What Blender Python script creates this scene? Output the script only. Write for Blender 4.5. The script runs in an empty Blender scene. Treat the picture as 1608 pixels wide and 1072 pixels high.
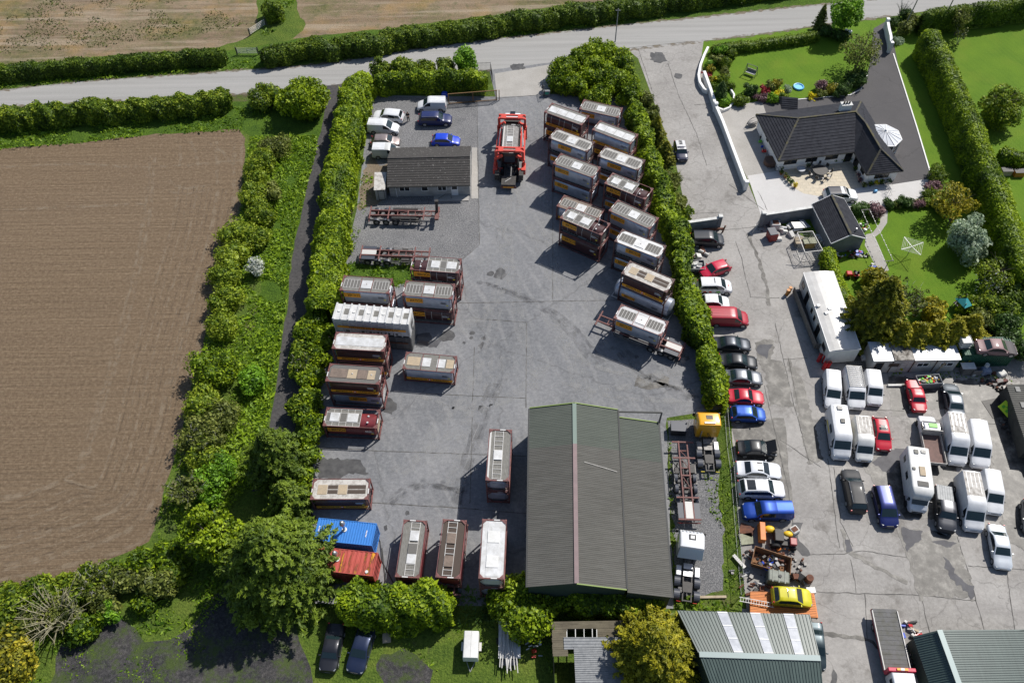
import bpy,math,random
import numpy as np
from mathutils import Vector,Matrix
scene = bpy.context.scene
R = math.radians
# ---------------------------------------------------------------- camera
FOC,PITCH,ROLL,CAMH = 1309.0,0.935471,-0.0160535,82.04437
cd = bpy.data.cameras.new('camera'); cam = bpy.data.objects.new('camera',cd)
scene.collection.objects.link(cam); scene.camera = cam
cd.sensor_fit = 'HORIZONTAL'; cd.sensor_width = 36; cd.lens = FOC / 1608 * 36
cd.clip_start = 0.5; cd.clip_end = 4000
_cr,_sr,_cp,_sp = math.cos(ROLL),math.sin(ROLL),math.cos(PITCH),math.sin(PITCH)
_R0 = Vector((1,0,0)); _U0 = Vector((0,_sp,_cp)); _F = Vector((0,_cp,-_sp))
_Rt = _R0 * _cr + _U0 * _sr; _Up = _U0 * _cr - _R0 * _sr
cam.matrix_world = Matrix(((_Rt.x,_Up.x,-_F.x,0),(_Rt.y,_Up.y,-_F.y,0),(_Rt.z,_Up.z,-_F.z,CAMH),(0,0,0,1)))
# ---------------------------------------------------------------- light
SUN_EL,SUN_AZ = 49.0,43.0            # azimuth counter-clockwise from +x, direction towards the sun
EXPOSURE = 0.38
world = bpy.data.worlds.new('World'); scene.world = world; world.use_nodes = True
nt = world.node_tree; bg = nt.nodes['Background']
sky = nt.nodes.new('ShaderNodeTexSky'); sky.sky_type = 'NISHITA'; sky.sun_disc = False
sky.sun_elevation = R(SUN_EL); sky.sun_rotation = R(90 - SUN_AZ)
nt.links.new(sky.outputs[0],bg.inputs[0]); bg.inputs[1].default_value = 0.078
sd = bpy.data.lights.new('sun','SUN'); sd.energy = 4.3; sd.angle = R(0.53); sd.color = (1,.955,.89)
sun = bpy.data.objects.new('sun',sd); scene.collection.objects.link(sun)
_sdir = Vector((math.cos(R(SUN_EL)) * math.cos(R(SUN_AZ)),math.cos(R(SUN_EL)) * math.sin(R(SUN_AZ)),math.sin(R(SUN_EL))))
sun.rotation_euler = _sdir.to_track_quat('Z','Y').to_euler(); sun.location = (60,100,120)
vs = scene.view_settings; vs.view_transform = 'Standard'; vs.look = 'None'; vs.exposure = EXPOSURE; vs.gamma = 1
def G(u,v,z=0.0):
 """world point at height z of the surveyed photo position"""
 a0,b0 = u - 804,v - 536
 a = a0 * _cr + b0 * _sr; b = -a0 * _sr + b0 * _cr
 d = Vector((a / FOC,_cp - b / FOC * _sp,-_sp - b / FOC * _cp))
 t = (z - CAMH) / d.z
 return Vector((d.x * t,d.y * t,z))
rnd = random.Random(7); rng = np.random.default_rng(11)
# ---------------------------------------------------------------- materials
MATS = {}
def mk(name,c,rough=.7,metal=0,c2=None,scale=2.,bump=0.,bscale=None,stretch=(1,1,1),lo=.35,hi=.65,spec=.5,coat=0,alpha=1,trans=0):
 if name in MATS: return MATS[name]
 m = bpy.data.materials.new(name); m.use_nodes = True; MATS[name] = m
 n = m.node_tree.nodes; l = m.node_tree.links; p = n['Principled BSDF']
 p.inputs['Base Color'].default_value = (*c,1); p.inputs['Roughness'].default_value = rough; p.inputs['Metallic'].default_value = metal
 p.inputs['Specular IOR Level'].default_value = spec; p.inputs['Coat Weight'].default_value = coat
 p.inputs['Coat Roughness'].default_value = .12; p.inputs['Alpha'].default_value = alpha; p.inputs['Transmission Weight'].default_value = trans
 if c2 or bump:
  tc = n.new('ShaderNodeTexCoord'); mp = n.new('ShaderNodeMapping'); mp.inputs['Scale'].default_value = stretch
  l.new(tc.outputs['Object'],mp.inputs[0])
 if c2:
  nz = n.new('ShaderNodeTexNoise'); nz.inputs['Scale'].default_value = scale; nz.inputs['Detail'].default_value = 6; nz.inputs['Roughness'].default_value = .65
  l.new(mp.outputs[0],nz.inputs[0])
  rp = n.new('ShaderNodeValToRGB'); rp.color_ramp.elements[0].position = lo; rp.color_ramp.elements[1].position = hi
  rp.color_ramp.elements[0].color = (*c,1); rp.color_ramp.elements[1].color = (*c2,1)
  l.new(nz.outputs[0],rp.inputs[0]); l.new(rp.outputs[0],p.inputs['Base Color'])
 if bump:
  nb = n.new('ShaderNodeTexNoise'); nb.inputs['Scale'].default_value = bscale or scale * 4; nb.inputs['Detail'].default_value = 4
  l.new(mp.outputs[0],nb.inputs[0]); b = n.new('ShaderNodeBump'); b.inputs['Strength'].default_value = bump; b.inputs['Distance'].default_value = .1
  l.new(nb.outputs[0],b.inputs['Height']); l.new(b.outputs[0],p.inputs['Normal'])
 return m
def paint(c,name=None,metal=.0,rough=.32):
 name = name or 'paint_%d_%d_%d' % tuple(int(x * 255) for x in c)
 d = tuple(x * .86 + .008 for x in c)
 return mk(name,c,max(rough,.38),metal,c2=d,scale=1.2,spec=.45,coat=.15)
class GM:
 """small node-graph builder for ground materials, in world metres"""
 def __init__(s,name,rough=.9):
  s.m = bpy.data.materials.new(name); s.m.use_nodes = True; s.n = s.m.node_tree.nodes; s.l = s.m.node_tree.links
  s.p = s.n['Principled BSDF']; s.p.inputs['Roughness'].default_value = rough; s.p.inputs['Specular IOR Level'].default_value = .25
  s.tc = s.n.new('ShaderNodeTexCoord')
 def vec(s,scale=(1,1,1),rot=0,loc=(0,0,0)):
  mp = s.n.new('ShaderNodeMapping'); mp.inputs['Scale'].default_value = scale; mp.inputs['Rotation'].default_value = (0,0,rot); mp.inputs['Location'].default_value = loc
  s.l.new(s.tc.outputs['Object'],mp.inputs[0]); return mp.outputs[0]
 def noise(s,scale,vec=None,detail=6,rough=.6,dist=0):
  t = s.n.new('ShaderNodeTexNoise'); t.inputs['Scale'].default_value = scale; t.inputs['Detail'].default_value = detail
  t.inputs['Roughness'].default_value = rough; t.inputs['Distortion'].default_value = dist
  s.l.new(vec or s.tc.outputs['Object'],t.inputs[0]); return t.outputs[0]
 def ramp(s,f,stops):
  r = s.n.new('ShaderNodeValToRGB'); e = r.color_ramp.elements
  while len(e) < len(stops): e.new(.5)
  for q,(p,c) in zip(e,stops):
   q.position = p; q.color = (*c,1) if isinstance(c,tuple) else (c,c,c,1)
  s.l.new(f,r.inputs[0]); return r.outputs[0]
 def mix(s,f,a,b,mode='MIX'):
  x = s.n.new('ShaderNodeMix'); x.data_type = 'RGBA'; x.blend_type = mode
  for sock,val in ((x.inputs[0],f),(x.inputs[6],a),(x.inputs[7],b)):
   if isinstance(val,(int,float)): sock.default_value = val if sock.type == 'VALUE' else (val,val,val,1)
   elif isinstance(val,tuple): sock.default_value = (*val,1)
   else: s.l.new(val,sock)
  return x.outputs[2]
 def crack(s,scale,width,dist=.6):
  nz = s.n.new('ShaderNodeTexNoise'); nz.inputs['Scale'].default_value = .6; nz.inputs['Detail'].default_value = 5
  s.l.new(s.tc.outputs['Object'],nz.inputs[0])
  ad = s.n.new('ShaderNodeVectorMath'); ad.operation = 'MULTIPLY_ADD'; ad.inputs[1].default_value = (dist * 3,) * 3
  s.l.new(nz.outputs[1],ad.inputs[0]); s.l.new(s.tc.outputs['Object'],ad.inputs[2])
  v = s.n.new('ShaderNodeTexVoronoi'); v.feature = 'DISTANCE_TO_EDGE'; v.inputs['Scale'].default_value = scale
  s.l.new(ad.outputs[0],v.inputs[0]); return s.ramp(v.outputs[0],[(0,1.),(width,0.)])
 def wave(s,scale,rot=0,dist=2.,dscale=.3,profile='SIN',vec=None):
  w = s.n.new('ShaderNodeTexWave'); w.wave_type = 'BANDS'; w.bands_direction = 'Y'; w.wave_profile = profile
  w.inputs['Scale'].default_value = scale; w.inputs['Distortion'].default_value = dist; w.inputs['Detail'].default_value = 3; w.inputs['Detail Scale'].default_value = dscale
  s.l.new(vec or s.vec(rot=rot),w.inputs[0]); return w.outputs[1]
 def done(s,col,bump=None,strength=.4,dist=.1,rough=None):
  s.l.new(col,s.p.inputs['Base Color'])
  if bump is not None:
   b = s.n.new('ShaderNodeBump'); b.inputs['Strength'].default_value = strength; b.inputs['Distance'].default_value = dist
   s.l.new(bump,b.inputs['Height']); s.l.new(b.outputs[0],s.p.inputs['Normal'])
  if rough is not None: s.l.new(rough,s.p.inputs['Roughness'])
  return s.m
# ---------------------------------------------------------------- scene graph helpers
COL = scene.collection.objects
def tag(o,label=None,cat=None,group=None,kind=None):
 if label: o['label'] = label
 if cat: o['category'] = cat
 if group: o['group'] = group
 if kind: o['kind'] = kind
 return o
def thing(name,label,cat,loc=(0,0,0),rz=0.,group=None):
 o = bpy.data.objects.new(name,None); COL.link(o); o.location = loc; o.rotation_euler = (0,0,rz)
 o.empty_display_size = .3
 return tag(o,label,cat,group)
class MB:
 def __init__(s): s.v = []; s.f = []
 def face(s,pts):
  i = len(s.v); s.v += [tuple(p) for p in pts]; s.f.append(tuple(range(i,i + len(pts)))); return s
 def bx(s,x0,x1,y0,y1,z0,z1):
  i = len(s.v)
  s.v += [(x0,y0,z0),(x1,y0,z0),(x1,y1,z0),(x0,y1,z0),(x0,y0,z1),(x1,y0,z1),(x1,y1,z1),(x0,y1,z1)]
  s.f += [(i,i + 3,i + 2,i + 1),(i + 4,i + 5,i + 6,i + 7),(i,i + 1,i + 5,i + 4),(i + 1,i + 2,i + 6,i + 5),(i + 2,i + 3,i + 7,i + 6),(i + 3,i,i + 4,i + 7)]
  return s
 def box(s,c,d,rz=0.,tx=1.,ty=1.,tilt=0.):
  i = len(s.v); cr,sr = math.cos(rz),math.sin(rz); ct,st = math.cos(tilt),math.sin(tilt)
  for k,z in ((1,-.5),(0,.5)):
   for x,y in ((-.5,-.5),(.5,-.5),(.5,.5),(-.5,.5)):
    X = x * d[0] * (tx if z > 0 else 1); Y = y * d[1] * (ty if z > 0 else 1); Z = z * d[2]
    X,Z = X * ct + Z * st,-X * st + Z * ct
    s.v.append((c[0] + X * cr - Y * sr,c[1] + X * sr + Y * cr,c[2] + Z))
  s.f += [(i,i + 3,i + 2,i + 1),(i + 4,i + 5,i + 6,i + 7),(i,i + 1,i + 5,i + 4),(i + 1,i + 2,i + 6,i + 5),(i + 2,i + 3,i + 7,i + 6),(i + 3,i,i + 4,i + 7)]
  return s
 def prism(s,pts,z0,z1,cap=True):
  n = len(pts); i = len(s.v)
  A = sum(pts[k][0] * pts[(k + 1) % n][1] - pts[(k + 1) % n][0] * pts[k][1] for k in range(n))
  if A < 0: pts = pts[::-1]
  s.v += [(p[0],p[1],z0) for p in pts] + [(p[0],p[1],z1) for p in pts]
  for k in range(n): s.f.append((i + k,i + (k + 1) % n,i + n + (k + 1) % n,i + n + k))
  if cap: s.f += [tuple(range(i + n,i + 2 * n)),tuple(range(i + n - 1,i - 1,-1))]
  return s
 def tube(s,p0,p1,r,n=6,r1=None):
  p0,p1 = Vector(p0),Vector(p1); d = p1 - p0
  if d.length < 1e-6: return s
  q = d.to_track_quat('Z','Y'); i = len(s.v); r1 = r if r1 is None else r1
  for p,rr in ((p0,r),(p1,r1)):
   for k in range(n):
    a = 2 * math.pi * (k + .5) / n; s.v.append(tuple(p + q @ Vector((rr * math.cos(a),rr * math.sin(a),0))))
  for k in range(n): s.f.append((i + k,i + (k + 1) % n,i + n + (k + 1) % n,i + n + k))
  s.f += [tuple(range(i + n - 1,i - 1,-1)),tuple(range(i + n,i + 2 * n))]
  return s
 def bar(s,p0,p1,w,h=None):
  """rectangular bar"""
  h = h or w; p0,p1 = Vector(p0),Vector(p1); d = (p1 - p0).normalized()
  u = d.cross(Vector((0,0,1)))
  if u.length < .01: u = Vector((1,0,0))
  u.normalize(); t = u.cross(d).normalized(); i = len(s.v)
  for p in (p0,p1):
   for a,b in ((-1,-1),(1,-1),(1,1),(-1,1)): s.v.append(tuple(p + u * a * w / 2 + t * b * h / 2))
  s.f += [(i,i + 1,i + 5,i + 4),(i + 1,i + 2,i + 6,i + 5),(i + 2,i + 3,i + 7,i + 6),(i + 3,i,i + 4,i + 7),(i + 3,i + 2,i + 1,i),(i + 4,i + 5,i + 6,i + 7)]
  return s
 def loft(s,rings,cap=True,closed=True):
  i = len(s.v); n = len(rings[0])
  for r in rings: s.v += [tuple(p) for p in r]
  for a in range(len(rings) - 1):
   for k in range(n if closed else n - 1):
    s.f.append((i + a * n + k,i + a * n + (k + 1) % n,i + (a + 1) * n + (k + 1) % n,i + (a + 1) * n + k))
  if cap: s.f += [tuple(range(i + n - 1,i - 1,-1)),tuple(range(i + (len(rings) - 1) * n,i + len(rings) * n))]
  return s
 def ball(s,c,r,n=10,m=6,sq=(1,1,1)):
  rings = []
  for a in range(m + 1):
   th = math.pi * a / m; rr = max(math.sin(th),.02)
   rings.append([(c[0] + r * sq[0] * rr * math.cos(2 * math.pi * k / n),c[1] + r * sq[1] * rr * math.sin(2 * math.pi * k / n),c[2] - r * sq[2] * math.cos(th)) for k in range(n)])
  return s.loft(rings)
 def build(s,name,mat,parent=None,smooth=False,bevel=0.,label=None,loc=None):
  me = bpy.data.meshes.new(name); me.from_pydata(s.v,[],s.f)
  if isinstance(mat,str): mat = MATS[mat]
  me.materials.append(mat)
  if smooth:
   me.shade_smooth(); me.set_sharp_from_angle(angle=R(smooth if smooth is not True else 40))
  o = bpy.data.objects.new(name,me); COL.link(o)
  if parent: o.parent = parent
  if loc: o.location = loc
  if bevel:
   b = o.modifiers.new('bevel','BEVEL'); b.width = bevel; b.segments = 2; b.limit_method = 'ANGLE'; b.angle_limit = R(35)
  if label: o['label'] = label
  return o
TXT = {}
def text_mesh(txt,size,bold=.02):
 k = (txt,size,bold)
 if k not in TXT:
  cu = bpy.data.curves.new('lettering','FONT'); cu.body = txt; cu.size = size; cu.align_x = 'CENTER'; cu.align_y = 'CENTER'
  cu.offset = bold * size; cu.extrude = .004; cu.resolution_u = 2
  o = bpy.data.objects.new('tmp',cu); COL.link(o)
  bpy.context.view_layer.update()
  me = bpy.data.meshes.new_from_object(o); me.name = 'lettering'
  bpy.data.objects.remove(o); bpy.data.curves.remove(cu); TXT[k] = me
 return TXT[k]
def text(txt,size,mat,parent,loc,rot,sx=1.,bold=.02,name='lettering',fit=0):
 me = text_mesh(txt,size,bold)
 if fit: xs = [v.co.x for v in me.vertices]; sx = fit / (max(xs) - min(xs))
 if not me.materials: me.materials.append(mat)
 o = bpy.data.objects.new(name,me); COL.link(o); o.parent = parent; o.location = loc; o.rotation_euler = rot; o.scale = (sx,1,1)
 if me.materials[0] != mat: o.material_slots[0].link = 'OBJECT'; o.material_slots[0].material = mat
 return o
# common materials
mk('rubber',(.012,.012,.013),.85); mk('glass_dark',(.010,.014,.018),.12,spec=.6,coat=.3)
mk('glass_tint',(.012,.024,.028),.12,spec=.6,coat=.3)
mk('steel',(.45,.46,.47),.4,.8); mk('galv',(.26,.27,.28),.6,.3,c2=(.18,.19,.20),scale=3)
mk('black',(.018,.018,.02),.6,c2=(.03,.03,.03)); mk('plastic_dark',(.03,.03,.033),.5)
mk('white',(.66,.66,.65),.5,c2=(.55,.55,.53),scale=2); mk('lamp_clear',(.5,.52,.54),.3); mk('lamp_red',(.45,.01,.01),.2,coat=1)
mk('orange_sign',(.85,.38,.02),.5,c2=(.78,.32,.02),scale=4); mk('ink',(.02,.015,.012),.6); mk('ink_white',(.8,.8,.8),.6)
mk('red_sign',(.6,.03,.02),.5); mk('yellow_mark',(.75,.6,.03),.5); mk('blue_mark',(.03,.1,.55),.5)
mk('wood',(.16,.11,.07),.8,c2=(.09,.065,.045),scale=3,stretch=(1,8,1)); mk('wood_pale',(.42,.35,.25),.8,c2=(.3,.24,.16),scale=3)
mk('rust',(.16,.06,.03),.85,c2=(.07,.03,.02),scale=2.5); mk('chassis_red',(.19,.075,.065),.7,c2=(.11,.05,.045),scale=3)
mk('frame_red',(.22,.078,.07),.6,c2=(.10,.04,.038),scale=1.4,lo=.36,hi=.6)
mk('plate_yellow',(.7,.55,.05),.5)
# ---------------------------------------------------------------- ground materials
def ground_mats():
 g = GM('rough_grass')
 a = g.ramp(g.noise(.35,detail=8),[(.3,(.04,.08,.008)),(.5,(.09,.145,.014)),(.7,(.16,.19,.03))])
 b = g.ramp(g.noise(3.5,detail=5),[(.36,(.02,.045,.006)),(.64,(.12,.17,.025))])
 c = g.mix(.5,a,b); dirt = g.ramp(g.noise(.16,detail=8,rough=.7),[(.58,0.),(.68,1.)])
 c = g.mix(dirt,c,(.09,.075,.045)); g.done(c,g.noise(5,detail=6),.9,.25)
 g = GM('verge_grass')
 a = g.ramp(g.noise(.5,detail=7),[(.3,(.04,.095,.006)),(.7,(.125,.215,.012))])
 b = g.ramp(g.noise(4,detail=5),[(.35,(.02,.055,.006)),(.65,(.11,.20,.02))])
 g.done(g.mix(.5,a,b),g.noise(4,detail=8,rough=.8),1.,.4)
 g = GM('lawn')
 s = g.wave(.42,rot=R(72),dist=1.2,dscale=.2)
 a = g.ramp(g.noise(.25,detail=6),[(.3,(.06,.13,.004)),(.7,(.125,.215,.008))])
 b = g.mix(g.ramp(s,[(.3,0.),(.7,.35)]),a,(.11,.20,.01))
 c = g.mix(.45,b,g.ramp(g.noise(7,detail=5),[(.3,(.045,.11,.004)),(.7,(.12,.21,.012))]))
 c = g.mix(g.ramp(g.noise(.12,g.vec(loc=(8,8,0)),detail=7,rough=.7),[(.5,0.),(.7,.35)]),c,(.17,.20,.02)); g.done(c,g.noise(6,detail=7,rough=.8),.8,.1)
 g = GM('ploughed_soil')
 s1 = g.noise(1.,g.vec(scale=(.06,2.6,1),rot=R(2)),detail=4,rough=.6)
 lines = g.noise(1.,g.vec(scale=(.035,1.5,1),rot=R(2)),detail=8,rough=.8)
 a = g.ramp(lines,[(.3,(.115,.075,.044)),(.5,(.170,.115,.069)),(.7,(.228,.162,.100))])
 c = g.mix(g.ramp(g.noise(.06,detail=6),[(.35,0.),(.65,.45)]),a,(.165,.115,.075))
 c = g.mix(.45,c,g.ramp(g.noise(2.6,detail=9,rough=.85),[(.36,(.05,.035,.022)),(.5,(.16,.118,.076)),(.62,(.34,.27,.185))]))
 hb = g.mix(.7,g.ramp(s1,[(.3,0.),(.7,1.)]),g.noise(2.5,detail=9,rough=.88)); g.done(c,hb,1.,.26)
 g = GM('stubble_soil')
 st = g.noise(1.,g.vec(scale=(.05,.5,1),rot=R(-6)),detail=8,rough=.75)
 a = g.ramp(st,[(.3,(.12,.085,.055)),(.5,(.21,.155,.10)),(.7,(.30,.23,.16))])
 w = g.mix(g.ramp(g.noise(.09,g.vec(scale=(.8,1,1),loc=(30,8,0)),detail=9,rough=.75),[(.47,0.),(.62,.9)]),a,g.ramp(g.noise(1.4,detail=6),[(.4,(.06,.075,.02)),(.6,(.17,.15,.06))]))
 w = g.mix(g.ramp(g.noise(.7,detail=9,rough=.8),[(.52,0.),(.66,.8)]),w,(.055,.085,.025))
 w = g.mix(g.ramp(g.noise(.12,g.vec(loc=(-50,20,0)),detail=6),[(.5,0.),(.7,.55)]),w,(.34,.21,.07)); w = g.mix(g.ramp(g.noise(1.,g.vec(scale=(.04,.6,1),rot=R(-6),loc=(5,40,0)),detail=6),[(.52,0.),(.62,.6)]),w,(.33,.27,.20))
 g.done(w,g.noise(3,detail=8,rough=.8),.9,.2)
 g = GM('road_asphalt',.82)
 v = g.vec(rot=R(-9))
 st = g.noise(1.,g.vec(scale=(.03,1.1,1),rot=R(-7)),detail=6)
 a = g.ramp(st,[(.3,(.24,.235,.225)),(.5,(.30,.295,.285)),(.7,(.345,.335,.325))])
 c = g.mix(.3,a,g.ramp(g.noise(8,detail=6),[(.3,(.17,.17,.165)),(.7,(.38,.375,.36))]))
 c = g.mix(g.ramp(g.noise(.12,detail=6,rough=.7),[(.62,0.),(.72,.45)]),c,(.15,.15,.15)); g.done(c,g.noise(30),.3,.03)
 g = GM('yard_concrete',.8)
 a = g.ramp(g.noise(.09,detail=9,rough=.62,dist=.6),[(.28,(.10,.105,.113)),(.45,(.155,.159,.168)),(.58,(.195,.197,.205)),(.75,(.28,.28,.278))])
 sw = g.ramp(g.wave(.16,rot=R(65),dist=9,dscale=.25),[(.72,0.),(.95,1.)])
 c = g.mix(g.mix(sw,0.,g.ramp(g.noise(.2),[(.4,0.),(.7,.5)])),a,(.31,.305,.30))
 c = g.mix(g.ramp(g.noise(1.,g.vec(scale=(.25,.03,1),rot=R(8)),detail=9,rough=.75),[(.5,0.),(.75,.45)]),c,(.30,.295,.29))
 c = g.mix(.35,c,g.ramp(g.noise(2.5,detail=10,rough=.85),[(.38,(.05,.053,.06)),(.5,(.17,.173,.18)),(.62,(.32,.322,.325))]))
 c = g.mix(g.ramp(g.noise(.8,g.vec(loc=(31,5,0)),detail=9,rough=.8),[(.60,0.),(.68,.5)]),c,(.08,.082,.09))
 c = g.mix(g.ramp(g.noise(.35,g.vec(loc=(9,3,0)),detail=4,rough=.5),[(.66,0.),(.74,.75)]),c,(.075,.078,.085))
 c = g.mix(g.ramp(g.crack(.05,.006),[(0,0.),(1,.4)]),c,(.06,.06,.06))
 g.done(c,g.noise(12,detail=6),.25,.03,g.ramp(g.noise(.2,detail=5),[(.3,.6),(.6,.85)]))
 g = GM('dealer_concrete',.8)
 a = g.ramp(g.noise(.10,detail=9,rough=.62,dist=.4),[(.28,(.19,.178,.163)),(.45,(.255,.242,.226)),(.6,(.305,.291,.274)),(.78,(.355,.338,.318))])
 c = g.mix(.3,a,g.ramp(g.noise(2.5,detail=10,rough=.85),[(.38,(.13,.125,.12)),(.5,(.28,.27,.26)),(.62,(.45,.44,.42))]))
 c = g.mix(g.ramp(g.noise(.28,g.vec(loc=(4,70,0)),detail=7,rough=.68),[(.56,0.),(.68,.7)]),c,(.12,.11,.098))
 c = g.mix(g.ramp(g.noise(1.,g.vec(scale=(.05,.35,1),rot=R(78)),detail=8,rough=.7),[(.55,0.),(.72,.4)]),c,(.16,.15,.145))
 c = g.mix(g.ramp(g.crack(.13,.008),[(0,0.),(1,.4)]),c,(.07,.065,.06))
 c = g.mix(g.ramp(g.crack(.45,.012,.9),[(0,0.),(1,.2)]),c,(.08,.075,.07))
 g.done(c,g.noise(12,detail=6),.25,.03,g.ramp(g.noise(.25,detail=5),[(.35,.55),(.6,.85)]))
 g = GM('pale_concrete',.8)
 c = g.mix(.5,g.ramp(g.noise(.4,detail=7),[(.3,(.44,.43,.42)),(.7,(.53,.52,.51))]),g.ramp(g.noise(9,detail=6),[(.3,(.40,.39,.38)),(.7,(.55,.54,.53))]))
 g.done(c,g.noise(20),.1,.02)
 g = GM('old_concrete',.85)
 c = g.mix(.5,g.ramp(g.noise(.3,detail=8,rough=.7),[(.3,(.25,.235,.21)),(.7,(.42,.40,.375))]),g.ramp(g.noise(6,detail=7),[(.3,(.24,.23,.21)),(.7,(.42,.405,.385))]))
 g.done(c,g.noise(20),.2,.02)
 g = GM('drive_tarmac',.85)
 c = g.mix(.5,g.ramp(g.noise(.2,detail=8,rough=.7),[(.3,(.062,.060,.063)),(.7,(.098,.093,.096))]),g.ramp(g.noise(12,detail=6),[(.3,(.05,.05,.052)),(.7,(.115,.11,.112))]))
 c = g.mix(g.ramp(g.crack(.08,.006),[(0,0.),(1,.4)]),c,(.03,.03,.03)); g.done(c,g.noise(25),.4,.04)
 g = GM('lane_tarmac',.85)
 c = g.mix(.5,g.ramp(g.noise(.3,detail=8,rough=.7),[(.3,(.030,.030,.034)),(.7,(.075,.07,.068))]),g.ramp(g.noise(3,detail=9,rough=.85),[(.38,(.015,.015,.018)),(.62,(.12,.115,.11))]))
 g.done(c,g.noise(18),.5,.05)
 g = GM('gravel',.95)
 a = g.ramp(g.noise(.22,detail=8,rough=.7),[(.3,(.10,.103,.108)),(.55,(.175,.175,.178)),(.75,(.26,.255,.245))])
 c = g.mix(.5,a,g.ramp(g.noise(7,detail=9,rough=.85),[(.40,(.03,.032,.036)),(.5,(.15,.15,.155)),(.60,(.50,.49,.48))]))
 c = g.mix(g.ramp(g.noise(.5,detail=9,rough=.75),[(.56,0.),(.68,.6)]),c,(.075,.078,.085)); g.done(c,g.noise(5,detail=9,rough=.9),1.,.12)
 g = GM('cinder',.95)
 a = g.ramp(g.noise(.3,detail=8,rough=.7),[(.3,(.022,.022,.025)),(.5,(.045,.044,.046)),(.68,(.11,.10,.09))])
 c = g.mix(.5,a,g.ramp(g.noise(3,detail=10,rough=.88),[(.4,(.01,.01,.012)),(.5,(.045,.044,.046)),(.62,(.18,.172,.165))]))
 c = g.mix(g.ramp(g.noise(.35,g.vec(loc=(3,9,0)),detail=9,rough=.8),[(.48,0.),(.58,.85)]),c,(.06,.09,.02)); g.done(c,g.noise(4,detail=9,rough=.9),1.,.12)
 g = GM('patio_stone',.8)
 br = g.n.new('ShaderNodeTexBrick'); br.inputs['Scale'].default_value = 1.; br.inputs['Mortar Size'].default_value = .02; br.inputs['Brick Width'].default_value = .9; br.inputs['Row Height'].default_value = .6
 br.inputs['Color1'].default_value = (.56,.49,.37,1); br.inputs['Color2'].default_value = (.48,.43,.34,1); br.inputs['Mortar'].default_value = (.28,.25,.2,1)
 g.l.new(g.vec(),br.inputs[0])
 g.done(g.mix(.3,br.outputs[0],g.ramp(g.noise(2,detail=6),[(.3,(.36,.32,.25)),(.7,(.62,.56,.46))])))
 g = GM('joint',.95); g.done(g.ramp(g.noise(1.5,detail=6),[(.3,(.05,.048,.045)),(.7,(.16,.155,.145))]))
 g = GM('oil_stain',.6); g.done(g.ramp(g.noise(1.2,detail=8),[(.3,(.045,.045,.048)),(.7,(.10,.10,.10))]))
 g = GM('damp_concrete',.45); g.done(g.ramp(g.noise(.8,detail=9,rough=.7),[(.34,(.035,.033,.03)),(.5,(.085,.08,.072)),(.66,(.20,.19,.172))]),g.noise(5),.2,.03)
 g = GM('puddle_water',.03); g.p.inputs['Specular IOR Level'].default_value = .6
 g.done(g.ramp(g.noise(.8,detail=5),[(.3,(.07,.07,.075)),(.7,(.12,.12,.125))]))
 g = GM('bare_earth',.95); g.done(g.mix(.5,g.ramp(g.noise(.5,detail=8),[(.3,(.12,.09,.06)),(.7,(.25,.2,.14))]),g.ramp(g.noise(6,detail=8),[(.3,(.07,.055,.04)),(.7,(.28,.23,.17))])),g.noise(6,detail=7),.8,.1)
 for m in bpy.data.materials: MATS.setdefault(m.name,m)
ground_mats()
def ragged(pts,step=1.2,amp=.25):
 out = []; n = len(pts)
 for k in range(n):
  a,b = pts[k],pts[(k + 1) % n]; L = (b - a).length; m = min(max(int(L / step),1),400)
  for i in range(m):
   p = a.lerp(b,i / m); out.append(Vector((p.x + rnd.uniform(-amp,amp),p.y + rnd.uniform(-amp,amp),0)))
 return out
def sheet(name,px,z,mat,rag=0.,step=1.2,kind='structure'):
 pts = [G(*p) for p in px]
 if rag: pts = ragged(pts,step,rag)
 b = MB(); b.face([(p.x,p.y,z) for p in pts])
 o = b.build(name,mat); 
 if o.data.polygons[0].normal.z < 0: o.data.flip_normals()
 return tag(o,kind=kind)
b = MB(); b.bx(-1500,1500,-400,2500,-1,0); tag(b.build('ground','rough_grass'),kind='structure')
sheet('ploughed_field',[(-700,262),(0,234),(120,224),(230,212),(376,203),(385,218),(380,300),(368,372),(345,450),(325,520),(303,600),(285,680),(262,760),(247,812),(236,850),(150,888),(80,908),(0,928),(-500,1060)],.004,'ploughed_soil',.18)
sheet('stubble_field',[(-900,160),(-60,112),(0,106),(150,90),(330,77),(385,62),(402,48),(404,0),(392,-170),(-900,-170)],.004,'stubble_soil',.3)
sheet('stubble_field',[(462,60),(560,50),(700,34),(850,14),(1000,-3),(1500,-45),(1500,-170),(455,-170),(462,0),(480,40)],.004,'stubble_soil',.3)
sheet('grass_verge',[(-60,240),(0,236),(120,226),(230,214),(378,204),(420,230),(500,200),(516,150),(370,160),(0,180),(-60,185)],.003,'verge_grass',.2)
sheet('grass_verge',[(-60,112),(0,108),(360,80),(480,60),(760,30),(980,8),(1400,-30),(1400,-6),(1240,10),(980,37),(828,54),(560,91),(400,107),(274,116),(0,140),(-60,146)],.006,'verge_grass',.2)
sheet('grass_verge',[(500,200),(520,150),(514,165),(498,230),(478,310),(458,400),(450,480),(437,580),(425,650),(410,700),(380,620),(420,400),(440,300),(430,230)],.0035,'verge_grass',.25)
sheet('lawn',[(1098,62),(1180,55),(1608,2),(2200,-60),(2200,560),(1608,560),(1350,520),(1285,385),(1195,330),(1180,270),(1140,180),(1108,130)],.004,'lawn')
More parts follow.
